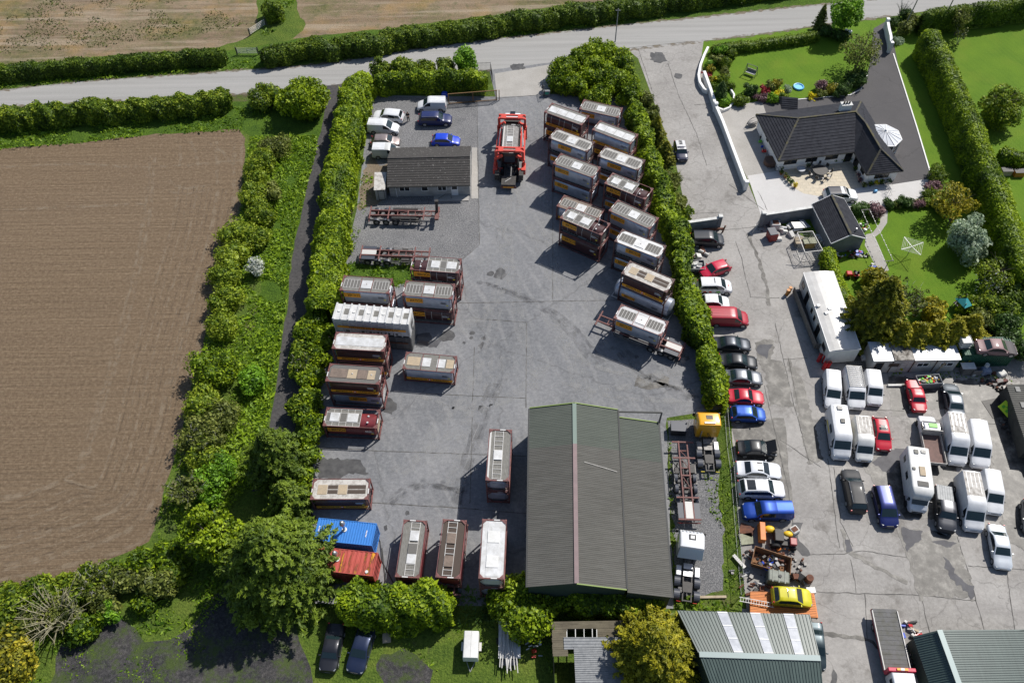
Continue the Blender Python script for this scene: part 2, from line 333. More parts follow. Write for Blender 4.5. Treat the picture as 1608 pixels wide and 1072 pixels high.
sheet('road',[(-500,185),(-100,151),(0,142),(124,128),(274,118),(400,109),(492,102),(560,93),(678,73),(828,56),(980,39),(1100,27),(1240,12),(1400,-4),(1608,-22),(2100,-60),(2100,-42),(1700,-5),(1608,2),(1480,14),(1400,26),(1320,36),(1180,56),(1105,65),(985,79),(870,98),(770,110),(650,121),(510,135),(370,149),(200,159),(0,168),(-100,175),(-500,205)],.012,'road_asphalt',.06,1.)
sheet('lane',[(508,133),(541,130),(534,200),(526,260),(505,400),(492,500),(480,600),(465,665),(440,770),(395,770),(424,665),(437,580),(451,480),(459,400),(479,310),(499,225),(513,165)],.010,'lane_tarmac',.12)
sheet('container_yard',[(768,109),(872,97),(862,148),(985,148),(1060,330),(1112,520),(1146,640),(1050,655),(1058,955),(484,947),(492,700),(520,500),(560,330),(582,150),(778,152)],.008,'yard_concrete')
sheet('gravel_surface',[(584,150),(748,158),(750,232),(753,382),(727,406),(700,430),(560,425),(545,405),(560,330),(578,240)],.013,'gravel')
sheet('grass_patch',[(548,412),(620,418),(660,410),(664,440),(622,452),(540,440)],.017,'verge_grass',.4,.8)
sheet('bare_ground',[(595,262),(610,255),(612,300),(596,318),(562,330),(568,280),(582,245)],.017,'bare_earth',.3,.8)
sheet('dealer_yard',[(985,78),(1105,64),(1100,100),(1110,135),(1140,200),(1178,296),(1196,340),(1290,385),(1285,520),(1350,560),(1520,560),(1800,560),(1800,1110),(1160,1110),(1172,955),(1158,800),(1146,640),(1108,480),(1085,370),(1060,250),(1002,92)],.008,'dealer_concrete')
sheet('side_strip',[(1046,655),(1148,655),(1160,800),(1172,958),(1058,958)],.0095,'rough_grass',.1)
sheet('gravel_strip',[(1047,658),(1122,660),(1128,760),(1136,820),(1134,930),(1066,938),(1055,800)],.0125,'gravel',.25,.8)
sheet('parking_strip',[(1150,660),(1232,655),(1246,800),(1165,800)],.011,'damp_concrete',.15)
sheet('drive',[(1190,158),(1245,156),(1335,148),(1356,132),(1366,100),(1372,45),(1398,30),(1404,70),(1412,112),(1440,200),(1463,276),(1440,290),(1352,292),(1230,262)],.012,'drive_tarmac')
sheet('side_path',[(1125,172),(1196,158),(1232,262),(1226,276),(1176,286),(1140,205)],.015,'old_concrete',.04)
sheet('house_apron',[(1174,276),(1226,268),(1300,290),(1400,290),(1464,280),(1464,303),(1440,312),(1392,328),(1320,332),(1276,338),(1197,345)],.018,'pale_concrete')
sheet('patio',[(1219,256),(1345,240),(1360,292),(1310,306),(1285,308),(1262,304),(1243,293),(1228,276)],.022,'patio_stone')
sheet('garden_path',[(1383,330),(1394,330),(1393,350),(1382,366),(1374,372),(1384,395),(1396,424),(1384,432),(1372,412),(1358,385),(1360,368),(1370,366),(1382,350)],.010,'old_concrete')
sheet('cinder_ground',[(78,1120),(84,1030),(100,1012),(150,985),(190,972),(210,990),(222,1006),(260,1008),(300,985),(340,930),(365,900),(420,930),(462,980),(478,1030),(500,1120)],.006,'cinder',.35)
sheet('dirt_track',[(590,1120),(600,1030),(615,1020),(650,1025),(672,1045),(680,1120)],.006,'cinder',.5,.8)
sheet('dirt_track',[(1165,955),(1290,960),(1290,1110),(1170,1110)],.0125,'dealer_concrete')
# slab joints, cracks, puddles and stains lie in the surface itself
def ribbon(name,px,w,z,mat,wob=.03):
 P = []
 for a,b in zip(px[:-1],px[1:]):
  A,B = G(*a),G(*b); m = max(int((B - A).length / .5),1)
  P += [A.lerp(B,i / m) for i in range(m)]
 P.append(G(*px[-1])); bb = MB(); L = []; Q = []
 for i,p in enumerate(P):
  d = (P[min(i + 1,len(P) - 1)] - P[max(i - 1,0)]).normalized(); nn = Vector((-d.y,d.x,0)); o = rnd.uniform(-wob,wob); ww = w * rnd.uniform(.55,1.35) / 2
  L.append((p + nn * (o + ww))); Q.append((p + nn * (o - ww)))
 for i in range(len(P) - 1): bb.face([(v.x,v.y,z) for v in (Q[i],Q[i + 1],L[i + 1],L[i])])
 return tag(bb.build(name,mat),kind='structure')
def blob(name,px,z,mat,rag=.15):
 return sheet(name,px,z,mat,rag,.35)
JY = [[(742,500),(827,506),(826,640)],[(872,473),(720,476)],[(584,789),(720,797),(826,806)],[(500,702),(600,708),(826,716)],
 [(749,160),(753,384),(727,407)],[(862,148),(778,155)],[(745,545),(742,640),(738,790)],[(668,618),(826,625)],[(868,300),(868,470)],[(868,473),(1060,470)]]
for k,p in enumerate(JY): ribbon('yard_joint',p,.09,.0205,'joint')
ribbon('yard_joint',[(490,560),(486,700),(480,790)],.1,.0205,'joint')
JR = [[(1155,379),(1165,407),(1170,435),(1179,467)],[(1133,362),(1187,356)],[(1179,467),(1224,468)],[(1217,507),(1230,564),(1248,640),(1272,729)],[(1230,564),(1268,562)],
 [(1200,605),(1208,640),(1221,694),(1238,771),(1250,860)],[(1225,690),(1289,733)],[(1270,871),(1325,869),(1354,864),(1428,876)],[(1310,733),(1320,819),(1339,857)],
 [(1503,840),(1533,943),(1546,988)],[(1520,888),(1640,897)],[(1581,900),(1594,990)],[(1270,928),(1308,930),(1442,934),(1532,943)],[(1446,935),(1461,997)],[(1336,878),(1345,930)],
 [(1358,932),(1362,1003)],[(1002,77),(1024,143)],[(1049,100),(1066,151),(1094,211),(1110,260)],[(985,76),(1079,66)],[(1083,336),(1130,334)],[(1090,165),(1120,163)],[(1145,290),(1200,330)],
 [(1308,640),(1420,645)],[(1470,660),(1608,668)],[(1300,720),(1318,860)],[(1205,330),(1190,300)]]
for p in JR: ribbon('slab_joint',p,.075,.0205,'joint',.05)
for p in ([(1408,825),(1430,880),(1447,943)],[(1175,367),(1191,407),(1203,447),(1208,480)],[(1262,985),(1308,998),(1362,1003),(1385,1020)],[(1322,830),(1330,862),(1375,890),(1425,915)]):
 ribbon('cracked_joint',p,.42,.0245,'damp_concrete',.12)
Z = lambda o,s,L: [(o[0] + x / s,o[1] + y / s) for x,y in L]
blob('puddle',Z((1090,480),6.7,[(660,415),(740,400),(820,405),(790,470),(770,560),(740,540),(650,480)]),.0285,'puddle_water',.12)
blob('puddle',Z((1270,560),4.757,[(470,790),(600,690),(760,680),(730,760),(600,870),(560,860)]),.0285,'puddle_water')
blob('puddle',Z((1270,720),4.757,[(690,510),(860,545),(830,600),(760,660),(730,690),(700,560)]),.0325,'puddle_water')
blob('puddle',Z((1270,720),4.757,[(920,610),(1010,605),(1110,640),(1060,665),(960,640)]),.0325,'puddle_water')
blob('puddle',Z((1270,720),4.757,[(1005,730),(1040,740),(1110,870),(1230,960),(1225,1040),(1100,930),(1040,880)]),.0325,'puddle_water',.25)
blob('puddle',Z((1270,720),4.757,[(270,600),(310,610),(330,690),(280,700)]),.0325,'puddle_water',.08)
blob('puddle',Z((900,380),5.36,[(850,1000),(900,985),(975,960),(980,985),(910,1030),(860,1025)]),.0245,'puddle_water',.08)
blob('puddle',Z((490,390),5.36,[(880,720),(990,705),(1010,780),(1100,760),(1050,830),(870,830)]),.0245,'puddle_water',.1)
blob('damp_patch',Z((1270,720),4.757,[(690,510),(900,540),(1100,575),(1180,800),(1240,1050),(1130,1040),(830,1000),(790,830),(750,700)]),.0225,'damp_concrete',.3)
blob('damp_patch',Z((1090,480),6.7,[(650,400),(760,350),(840,380),(820,560),(930,590),(1010,900),(1040,1060),(800,1040),(740,700),(660,560)]),.0225,'damp_concrete',.2)
blob('damp_patch',[(1392,590),(1600,600),(1604,720),(1560,726),(1545,660),(1470,640),(1400,655)],.0165,'damp_concrete',.25)
blob('damp_patch',[(1350,730),(1400,700),(1500,730),(1500,818),(1420,812)],.0265,'damp_concrete',.15)
blob('stain',Z((490,390),5.36,[(1535,240),(1560,165),(1608,170),(1640,220),(1600,260)]),.0245,'oil_stain')
blob('stain',Z((470,720),4.467,[(150,0),(430,5),(480,110),(350,105),(250,150),(140,140),(120,60)]),.0245,'oil_stain',.2)
blob('stain',Z((470,540),5.36,[(740,440),(800,480),(830,530),(770,600),(700,560)]),.0245,'oil_stain')
blob('stain',Z((470,720),4.467,[(590,470),(615,460),(620,495),(600,505)]),.0245,'oil_stain',.05)
blob('stain',Z((490,390),5.36,[(1395,820),(1440,785),(1450,800),(1425,850)]),.0245,'oil_stain',.04)
for (u,v,r) in ((741,523,.35),(760,531,.35),(740,530,.25),(702,528,1.0),(729,538,.2),(1000,560,.3),(800,690,.2),(770,430,.5),(1065,120,.8),(640,805,.3)):
 c = G(u,v); b = MB(); b.face([(c.x + r * math.cos(a * .7) * rnd.uniform(.6,1.2),c.y + r * math.sin(a * .7) * rnd.uniform(.6,1.2),.0265) for a in range(9)]); tag(b.build('stain','oil_stain'),kind='structure')
blob('stain',[(1000,590),(1030,586),(1052,592),(1048,606),(1020,612),(996,606)],.0245,'damp_concrete',.1)
blob('stain',[(1020,84),(1040,82),(1048,96),(1035,100),(1022,94)],.0245,'oil_stain',.2)
blob('stain',[(800,103),(822,99),(824,108),(806,110)],.0245,'oil_stain',.2)
blob('stain',Z((1140,790),5.36,[(560,165),(640,160),(600,300),(700,400),(710,435),(650,440),(600,390),(560,440),(550,400)]),.0245,'oil_stain',.1)
blob('stain',Z((1308,872),5.36,[(0,960),(40,1000),(20,1072),(-20,1072)]),.0245,'oil_stain',.1)
# concrete edging of the drive and kerbs
def kerb(name,px,w,h,mat,z0=0.):
 P = [G(*p,h) for p in px]; b = MB()
 for a,c in zip(P[:-1],P[1:]): b.bar((a.x,a.y,(h + z0) / 2),(c.x,c.y,(h + z0) / 2),w,h - z0)
 return tag(b.build(name,mat),kind='structure')
kerb('kerb',[(1403,84),(1412,112),(1440,200),(1463,277)],.18,.1,'white',-.05)
kerb('kerb',[(1240,157),(1335,149),(1352,140),(1362,118)],.15,.1,'white',-.05)
def scuff_mat(name,c,a):
 m = mk(name,c,.8); n = m.node_tree.nodes; l = m.node_tree.links; tc = n.new('ShaderNodeTexCoord'); nz = n.new('ShaderNodeTexNoise'); nz.inputs['Scale'].default_value = .9; nz.inputs['Detail'].default_value = 8
 rp = n.new('ShaderNodeValToRGB'); rp.color_ramp.elements[0].position = .4; rp.color_ramp.elements[0].color = (0,0,0,1); rp.color_ramp.elements[1].position = .62; rp.color_ramp.elements[1].color = (a,a,a,1)
 l.new(tc.outputs['Object'],nz.inputs[0]); l.new(nz.outputs[0],rp.inputs[0]); l.new(rp.outputs[0],n['Principled BSDF'].inputs['Alpha'])
scuff_mat('scuff_pale',(.32,.32,.32),.4); scuff_mat('scuff_dark',(.07,.07,.075),.25); scuff_mat('soil_track',(.27,.21,.145),.5); scuff_mat('soil_groove',(.08,.058,.04),.3)
def smooth_path(px,n=8):
 P = [Vector((*p,0)) for p in px]; P = [P[0] * 2 - P[1]] + P + [P[-1] * 2 - P[-2]]; o = []
 for i in range(1,len(P) - 2):
  for k in range(n):
   t = k / n; a,b,c,d = P[i - 1:i + 3]; q = .5 * ((2 * b) + (c - a) * t + (2 * a - 5 * b + 4 * c - d) * t * t + (3 * b - a - 3 * c + d) * t ** 3); o.append((q.x,q.y))
 return o + [px[-1]]
SC_ = [([(765,320),(795,420),(812,520),(832,610)],'p'),([(800,300),(855,420),(885,540),(905,620)],'p'),([(785,300),(792,380),(770,470),(715,520)],'p'),([(900,430),(945,530),(1000,590),(1080,612)],'p'),([(850,490),(900,560),(985,588),(1060,585)],'p'),([(960,545),(1010,590),(1090,625)],'d'),
 ([(745,560),(700,640),(640,725)],'p'),([(765,480),(742,600),(700,770)],'p'),([(770,600),(735,700),(710,790)],'d'),([(810,160),(800,240),(790,330),(770,400)],'p'),([(835,160),(850,250),(850,330),(870,440)],'p'),([(740,440),(800,460),(870,500),(930,570)],'d'),
 ([(650,620),(720,640),(800,620),(860,560)],'p'),([(610,740),(680,700),(740,640),(790,560)],'p'),([(940,610),(1000,600),(1060,560),(1080,500)],'p'),([(880,600),(960,622),(1060,628)],'p'),([(600,790),(650,760),(720,770)],'d'),([(760,400),(720,430),(700,470)],'p')]
for i,(p,k) in enumerate(SC_):
 for dx in (0,9,22 if i % 2 else 14): ribbon('tyre_mark',smooth_path([(u + dx,v + dx * .2) for u,v in p]),.55,.0295 + .0012 * (i % 9) + dx * .00001,'scuff_pale' if k == 'p' else 'scuff_dark',.05)
TR = [[(236,245),(228,330),(205,450),(165,600),(120,740)],[(243,245),(236,330),(213,450),(173,600),(128,742)],[(380,225),(376,330),(350,450),(318,580),(290,700),(262,790),(220,850),(120,885),(-20,915)],[(368,225),(364,330),(338,450),(304,580),(276,700),(245,780),(200,832),(100,866),(-20,893)],
 [(340,222),(338,330),(300,480),(262,620),(232,720),(190,790),(120,825),(-20,850)],[(120,740),(60,770),(-20,782)],[(280,222),(284,240),(282,262)],[(298,222),(306,240),(312,262)],[(330,225),(350,240),(368,262)],[(265,285),(290,295),(330,290)],[(262,300),(290,304),(325,300)],[(0,262),(120,258),(240,262),(380,252)],[(0,330),(230,320)]]
for i,p in enumerate(TR): ribbon('tractor_track',smooth_path(p),.5,.0075 + .0012 * i,'soil_track',.1)
EDG = [(376,214),(380,300),(366,372),(343,450),(322,520),(300,600),(282,680),(258,756),(240,808),(196,846),(140,868),(70,888),(-30,912)]
for k in range(13):
 o = 7 + k * 7.5 + (k % 3); q = [(u - o,v - (o * .12 if v < 800 else o * .95 * min(1,(v - 780) / 60))) for u,v in EDG if v > 240 + o * .3]; ribbon('plough_line',smooth_path(q),.16 if k % 4 else .3,.0245 + .0012 * k,'soil_groove' if k % 2 else 'soil_track',.06)
sheet('entrance_apron',[(777,116),(868,101),(860,149),(780,153)],.0125,'old_concrete',.05)
sheet('office_path',[(741,232),(749,232),(751,312),(740,312)],.0195,'old_concrete',.03)
blob('damp_patch',[(1552,700),(1608,690),(1640,880),(1580,850),(1566,780)],.0345,'damp_concrete',.35)
blob('damp_patch',[(1236,560),(1262,600),(1292,720),(1270,730),(1250,640)],.0185,'damp_concrete',.2)
scuff_mat('edge_grit',(.16,.13,.09),.85)
for k,p in enumerate(([(0,142),(124,128),(274,118),(400,109),(492,102),(560,93),(678,73),(828,56),(980,39),(1100,27),(1240,12),(1400,-4)],[(985,79),(1105,65),(1180,56),(1320,36),(1400,26)],[(0,168),(200,159),(370,149),(510,135)],[(510,135),(650,121),(770,110)])): ribbon('road_edge_grit',smooth_path(p),.7,.0145,'edge_grit',.18)
# ---------------------------------------------------------------- vegetation
def leaf_mat(name,dark,mid,light,trans=.3):
 m = bpy.data.materials.new(name); m.use_nodes = True; n = m.node_tree.nodes; l = m.node_tree.links; n.remove(n['Principled BSDF'])
 at = n.new('ShaderNodeAttribute'); at.attribute_name = 'tint'
 tc = n.new('ShaderNodeTexCoord'); nz = n.new('ShaderNodeTexNoise'); nz.inputs['Scale'].default_value = .55; nz.inputs['Detail'].default_value = 5; l.new(tc.outputs['Object'],nz.inputs[0])
 ad = n.new('ShaderNodeMath'); ad.operation = 'MULTIPLY_ADD'; ad.inputs[1].default_value = 1.1; ad.inputs[2].default_value = -.48; l.new(nz.outputs[0],ad.inputs[0])
 a2 = n.new('ShaderNodeMath'); a2.operation = 'ADD'; l.new(ad.outputs[0],a2.inputs[0]); l.new(at.outputs['Fac'],a2.inputs[1])
 rp = n.new('ShaderNodeValToRGB'); e = rp.color_ramp.elements; e.new(.5)
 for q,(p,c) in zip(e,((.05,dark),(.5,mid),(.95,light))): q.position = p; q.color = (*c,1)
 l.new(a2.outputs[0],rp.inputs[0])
 df = n.new('ShaderNodeBsdfPrincipled'); df.inputs['Roughness'].default_value = .55; df.inputs['Specular IOR Level'].default_value = .3
 tr = n.new('ShaderNodeBsdfTranslucent'); mx = n.new('ShaderNodeMixShader'); mx.inputs[0].default_value = trans
 l.new(rp.outputs[0],df.inputs[0]); l.new(rp.outputs[0],tr.inputs[0]); l.new(df.outputs[0],mx.inputs[1]); l.new(tr.outputs[0],mx.inputs[2]); l.new(mx.outputs[0],n['Material Output'].inputs[0])
 MATS[name] = m; return m
leaf_mat('leaf_laurel',(.022,.055,.003),(.115,.19,.006),(.32,.42,.012))
leaf_mat('leaf_hedge',(.025,.05,.005),(.085,.145,.010),(.19,.26,.018))
leaf_mat('leaf_hawthorn',(.025,.055,.005),(.115,.185,.010),(.30,.37,.025))
leaf_mat('leaf_bright',(0.045,0.112,0.007),(0.142,0.298,0.014),(0.255,0.450,0.030))
leaf_mat('leaf_conifer',(.016,.038,.005),(.075,.125,.012),(.21,.29,.025))
leaf_mat('leaf_golden',(0.050,0.062,0.009),(0.227,0.227,0.017),(0.510,0.420,0.030))
leaf_mat('leaf_gold_conifer',(.030,.048,.005),(.15,.165,.010),(.42,.38,.02))
leaf_mat('leaf_silver',(.12,.18,.09),(.30,.39,.24),(.52,.60,.44))
leaf_mat('leaf_olive',(.035,.05,.010),(.12,.15,.025),(.26,.29,.06))
leaf_mat('leaf_box',(0.017,0.039,0.009),(0.050,0.099,0.017),(0.090,0.165,0.030))
leaf_mat('leaf_red',(0.112,0.011,0.017),(0.312,0.028,0.043),(0.525,0.075,0.090))
leaf_mat('leaf_blossom',(0.134,0.157,0.112),(0.639,0.667,0.568),(0.800,0.800,0.800))
leaf_mat('leaf_yellow',(0.280,0.224,0.011),(0.710,0.568,0.014),(0.800,0.800,0.030))
leaf_mat('leaf_purple',(0.056,0.022,0.034),(0.170,0.085,0.099),(0.450,0.300,0.300))
leaf_mat('weed_leaf',(.03,.08,.004),(.105,.20,.008),(.24,.36,.015))
mk('bark',(.08,.065,.05),.9,c2=(.14,.12,.10),scale=4,bump=.5); mk('twig_grey',(.24,.23,.21),.9,c2=(.35,.34,.31),scale=3); mk('lichen_branch',(.22,.20,.10),.9,c2=(.3,.28,.2),scale=2)
_K = rng.normal(size=(10,3)); _K /= np.linalg.norm(_K,axis=1)[:,None]; _PH = rng.uniform(0,6.28,10); _FQ = rng.uniform(.7,2.2,10)
def fnoise(P,sc=1.):
 P = np.asarray(P) * sc; return sum(np.sin(P @ _K[i] * _FQ[i] + _PH[i]) for i in range(10)) / 3.2
def leaf_obj(name,P,Nn,S,T,mat,parent=None,core=None,aspect=.55,spread=.8):
 """P leaf centres, Nn outward normals, S sizes, T tints; core = (verts, faces, tint)"""
 n = len(P); Nn = Nn + rng.normal(size=(n,3)) * spread; Nn /= np.linalg.norm(Nn,axis=1)[:,None] + 1e-9
 t = np.cross(Nn,rng.normal(size=(n,3))); t /= np.linalg.norm(t,axis=1)[:,None] + 1e-9; bt = np.cross(Nn,t)
 S = S[:,None]; V = np.stack([P + t * S,P + bt * S * aspect,P - t * S,P - bt * S * aspect],1).reshape(-1,3)
 F = np.arange(4 * n,dtype=np.int32); cnt = np.full(n,4,np.int32); TT = T
 if core is not None:
  cv,cf,ct = core; F = np.concatenate([F,(np.asarray(cf,np.int32) + len(V)).ravel()]); V = np.concatenate([V,cv]); cnt = np.concatenate([cnt,np.full(len(cf),4,np.int32)]); TT = np.concatenate([T,np.full(len(cf),ct)])
 me = bpy.data.meshes.new(name); me.vertices.add(len(V)); me.vertices.foreach_set('co',V.astype(np.float32).ravel())
 me.loops.add(len(F)); me.loops.foreach_set('vertex_index',F.astype(np.int32))
 me.polygons.add(len(cnt)); st = np.concatenate([[0],np.cumsum(cnt)[:-1]]).astype(np.int32); me.polygons.foreach_set('loop_start',st)
 at = me.attributes.new('tint','FLOAT','FACE'); at.data.foreach_set('value',TT.astype(np.float32))
 me.update(calc_edges=True); me.materials.append(MATS[mat]); o = bpy.data.objects.new(name,me); COL.link(o)
 if parent: o.parent = parent
 return o
def sphere_grid(c,r,n=10,m=6):
 V = []; F = []
 for a in range(m + 1):
  th = math.pi * a / m
  for k in range(n): V.append((c[0] + r[0] * math.sin(th) * math.cos(2 * math.pi * k / n),c[1] + r[1] * math.sin(th) * math.sin(2 * math.pi * k / n),c[2] + r[2] * math.cos(th)))
 for a in range(m):
  for k in range(n): F.append((a * n + k,(a + 1) * n + k,(a + 1) * n + (k + 1) % n,a * n + (k + 1) % n))
 return V,F
def crown(name,centers,radii,mat,parent=None,dens=20,size=.24,tint=.5,core=.72,sq=.85,low=-.75,aspect=.55,fuzz=.22,droop=0.,spread=.8):
 P = []; N = []; T = []; cv = []; cf = []
 for c,r in zip(centers,radii):
  k = max(int(4 * math.pi * r * r * dens * 1.45),12); d = rng.normal(size=(k,3)); d /= np.linalg.norm(d,axis=1)[:,None]; d = d[d[:,2] > low]
  rr = r * (1 + rng.uniform(-fuzz,fuzz * .5,len(d)) + .16 * fnoise(d * 3 + np.asarray(c),1.3)); p = d * rr[:,None] * np.array([1,1,sq]) + np.asarray(c)
  if droop: p[:,2] -= droop * (d[:,0] ** 2 + d[:,1] ** 2) * r
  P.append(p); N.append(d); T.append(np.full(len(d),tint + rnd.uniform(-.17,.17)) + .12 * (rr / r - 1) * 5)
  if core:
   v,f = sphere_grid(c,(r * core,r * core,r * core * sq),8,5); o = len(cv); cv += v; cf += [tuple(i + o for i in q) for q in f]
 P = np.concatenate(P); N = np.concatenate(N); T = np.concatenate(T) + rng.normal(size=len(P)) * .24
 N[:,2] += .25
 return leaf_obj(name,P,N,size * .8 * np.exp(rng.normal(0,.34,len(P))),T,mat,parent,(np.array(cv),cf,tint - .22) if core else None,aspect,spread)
def clumps(rx,ry,rz,cz,n,rc,base=0.,jitter=.25):
 C = []; Rr = []
 for i in range(n):
  z = 1 - 2 * (i + .5) / n; a = i * 2.39996 + base; q = math.sqrt(max(1 - z * z,0)); f = rnd.uniform(.62,1.) if i % 4 else rnd.uniform(.2,.6)
  C.append((rx * q * math.cos(a) * f + rnd.gauss(0,jitter),ry * q * math.sin(a) * f + rnd.gauss(0,jitter),cz + rz * z * f + rnd.gauss(0,jitter * .6))); Rr.append(rc * rnd.uniform(.7,1.25))
 return C,Rr
def trunk_mesh(name,h,r,spread,n,parent,mat='bark',z1=None):
 b = MB(); p = Vector((0,0,-.1)); q = Vector((rnd.uniform(-.15,.15),rnd.uniform(-.15,.15),h * .45)); b.tube(p,q,r,8,r * .75)
 top = Vector((rnd.uniform(-.3,.3),rnd.uniform(-.3,.3),h)); b.tube(q,top,r * .75,7,r * .25)
 for i in range(n):
  a = i * 2.4 + rnd.random(); s = q.lerp(top,rnd.uniform(0,.7)); e = Vector((s.x + spread * math.cos(a) * rnd.uniform(.5,1),s.y + spread * math.sin(a) * rnd.uniform(.5,1),min(s.z + spread * rnd.uniform(.3,.9),(z1 or h) * 1.15)))
  b.tube(s,e,r * .4,5,r * .12)
  for j in range(2): b.tube(s.lerp(e,.6),e + Vector((rnd.uniform(-.8,.8),rnd.uniform(-.8,.8),rnd.uniform(-.1,.8))),r * .16,4,r * .06)
 return b.build(name,mat,parent,smooth=60)
def broadleaf(label,u,v,z,rx,ry,rz,h,mat,n=26,rc=1.2,cat='tree',group=None,name='tree',dens=20,size=.24,core=.6,tint=.5,**kw):
 """u,v = photo position of crown centre at height z"""
 p = G(u,v,z); t = thing(name,label,cat,(p.x,p.y,0),rnd.uniform(0,6),group)
 trunk_mesh('trunk',h * .85,max(h * .025,.1),rx * .8,9,t,z1=h)
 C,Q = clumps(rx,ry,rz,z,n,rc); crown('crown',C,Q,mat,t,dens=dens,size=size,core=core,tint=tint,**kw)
 return t
def conifer(label,u,v,z,r,h,mat,n=60,group=None,name='conifer',dens=24,size=.26,cat='tree',topr=.12,droop=.3,z0=.3,tint=.5):
 p = G(u,v,z); t = thing(name,label,cat,(p.x,p.y,0),rnd.uniform(0,6),group)
 b = MB(); b.tube((0,0,-.1),(0,0,h * .95),max(.05 * r,.08),8,.03)
 for i in range(14):
  a = i * 2.4; zz = .8 + i * (h * .75) / 14; L = r * (1 - zz / h) * .8; b.tube((0,0,zz),(L * math.cos(a),L * math.sin(a),zz + .2),.07,4,.03)
 b.build('trunk','bark',t,smooth=60)
 K = int(n * 5.5); P = []; N = []; T = []
 for i in range(K):     # feathery sprays growing out of the cone
  f = ((i + .5) / K) ** .85 * .97; zz = z0 + (h - z0) * f; prof = (1 - f ** 1.5) ** .8 * (1 - topr) + topr * (1 - f); rr = r * prof; a = i * 2.39996 + rnd.gauss(0,.25)
  L = r * (.30 + .18 * rnd.random()) * (prof * .6 + .4); rad = rr * rnd.uniform(.80,1.08) * (1 + .13 * math.sin(a * 3 + zz * 1.7) + .08 * math.sin(a * 7 - zz * 2.3)); d = np.array([math.cos(a),math.sin(a),rnd.uniform(-.05,.45) - droop * .5 * prof]); d /= np.linalg.norm(d)
  m = int(14 + 26 * L * dens / 24); s = rng.uniform(0,1,m) ** .8; e = np.array([rad * math.cos(a),rad * math.sin(a),zz]); wdt = (1 - s) * .30 * L + .05
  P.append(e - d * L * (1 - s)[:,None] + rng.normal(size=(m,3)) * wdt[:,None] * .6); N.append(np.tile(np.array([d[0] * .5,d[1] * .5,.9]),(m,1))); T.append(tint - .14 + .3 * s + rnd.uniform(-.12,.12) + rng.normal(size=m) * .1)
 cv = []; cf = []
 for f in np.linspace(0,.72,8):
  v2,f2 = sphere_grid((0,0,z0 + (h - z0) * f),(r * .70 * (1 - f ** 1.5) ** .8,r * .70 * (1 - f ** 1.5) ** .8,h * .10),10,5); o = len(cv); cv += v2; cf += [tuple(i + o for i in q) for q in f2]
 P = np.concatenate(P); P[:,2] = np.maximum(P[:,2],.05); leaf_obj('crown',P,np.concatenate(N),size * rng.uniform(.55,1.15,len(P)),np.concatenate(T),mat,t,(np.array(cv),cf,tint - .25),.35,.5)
 return t
def shrub(label,u,v,r,h,mat,cat='shrub',group=None,name='shrub',n=9,dens=22,size=.2,z=None,core=.7,ry=None,tint=.5,**kw):
 p = G(u,v,z if z is not None else h * .6); C,Q = clumps(r * .62,(ry or r) * .62,h * .32,h * .5,n,r * .45)
 C += [(0,0,h * .35)]; Q += [min(r,h) * .6]
 t = thing(name,label,cat,(p.x,p.y,0),rnd.uniform(0,6),group)
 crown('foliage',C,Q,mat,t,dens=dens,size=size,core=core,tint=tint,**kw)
 b = MB()
 for i in range(5): a = i * 1.3; b.tube((0,0,-.05),(r * .5 * math.cos(a),r * .5 * math.sin(a),h * .7),.05,4,.02)
 b.build('stem','bark',t); return t
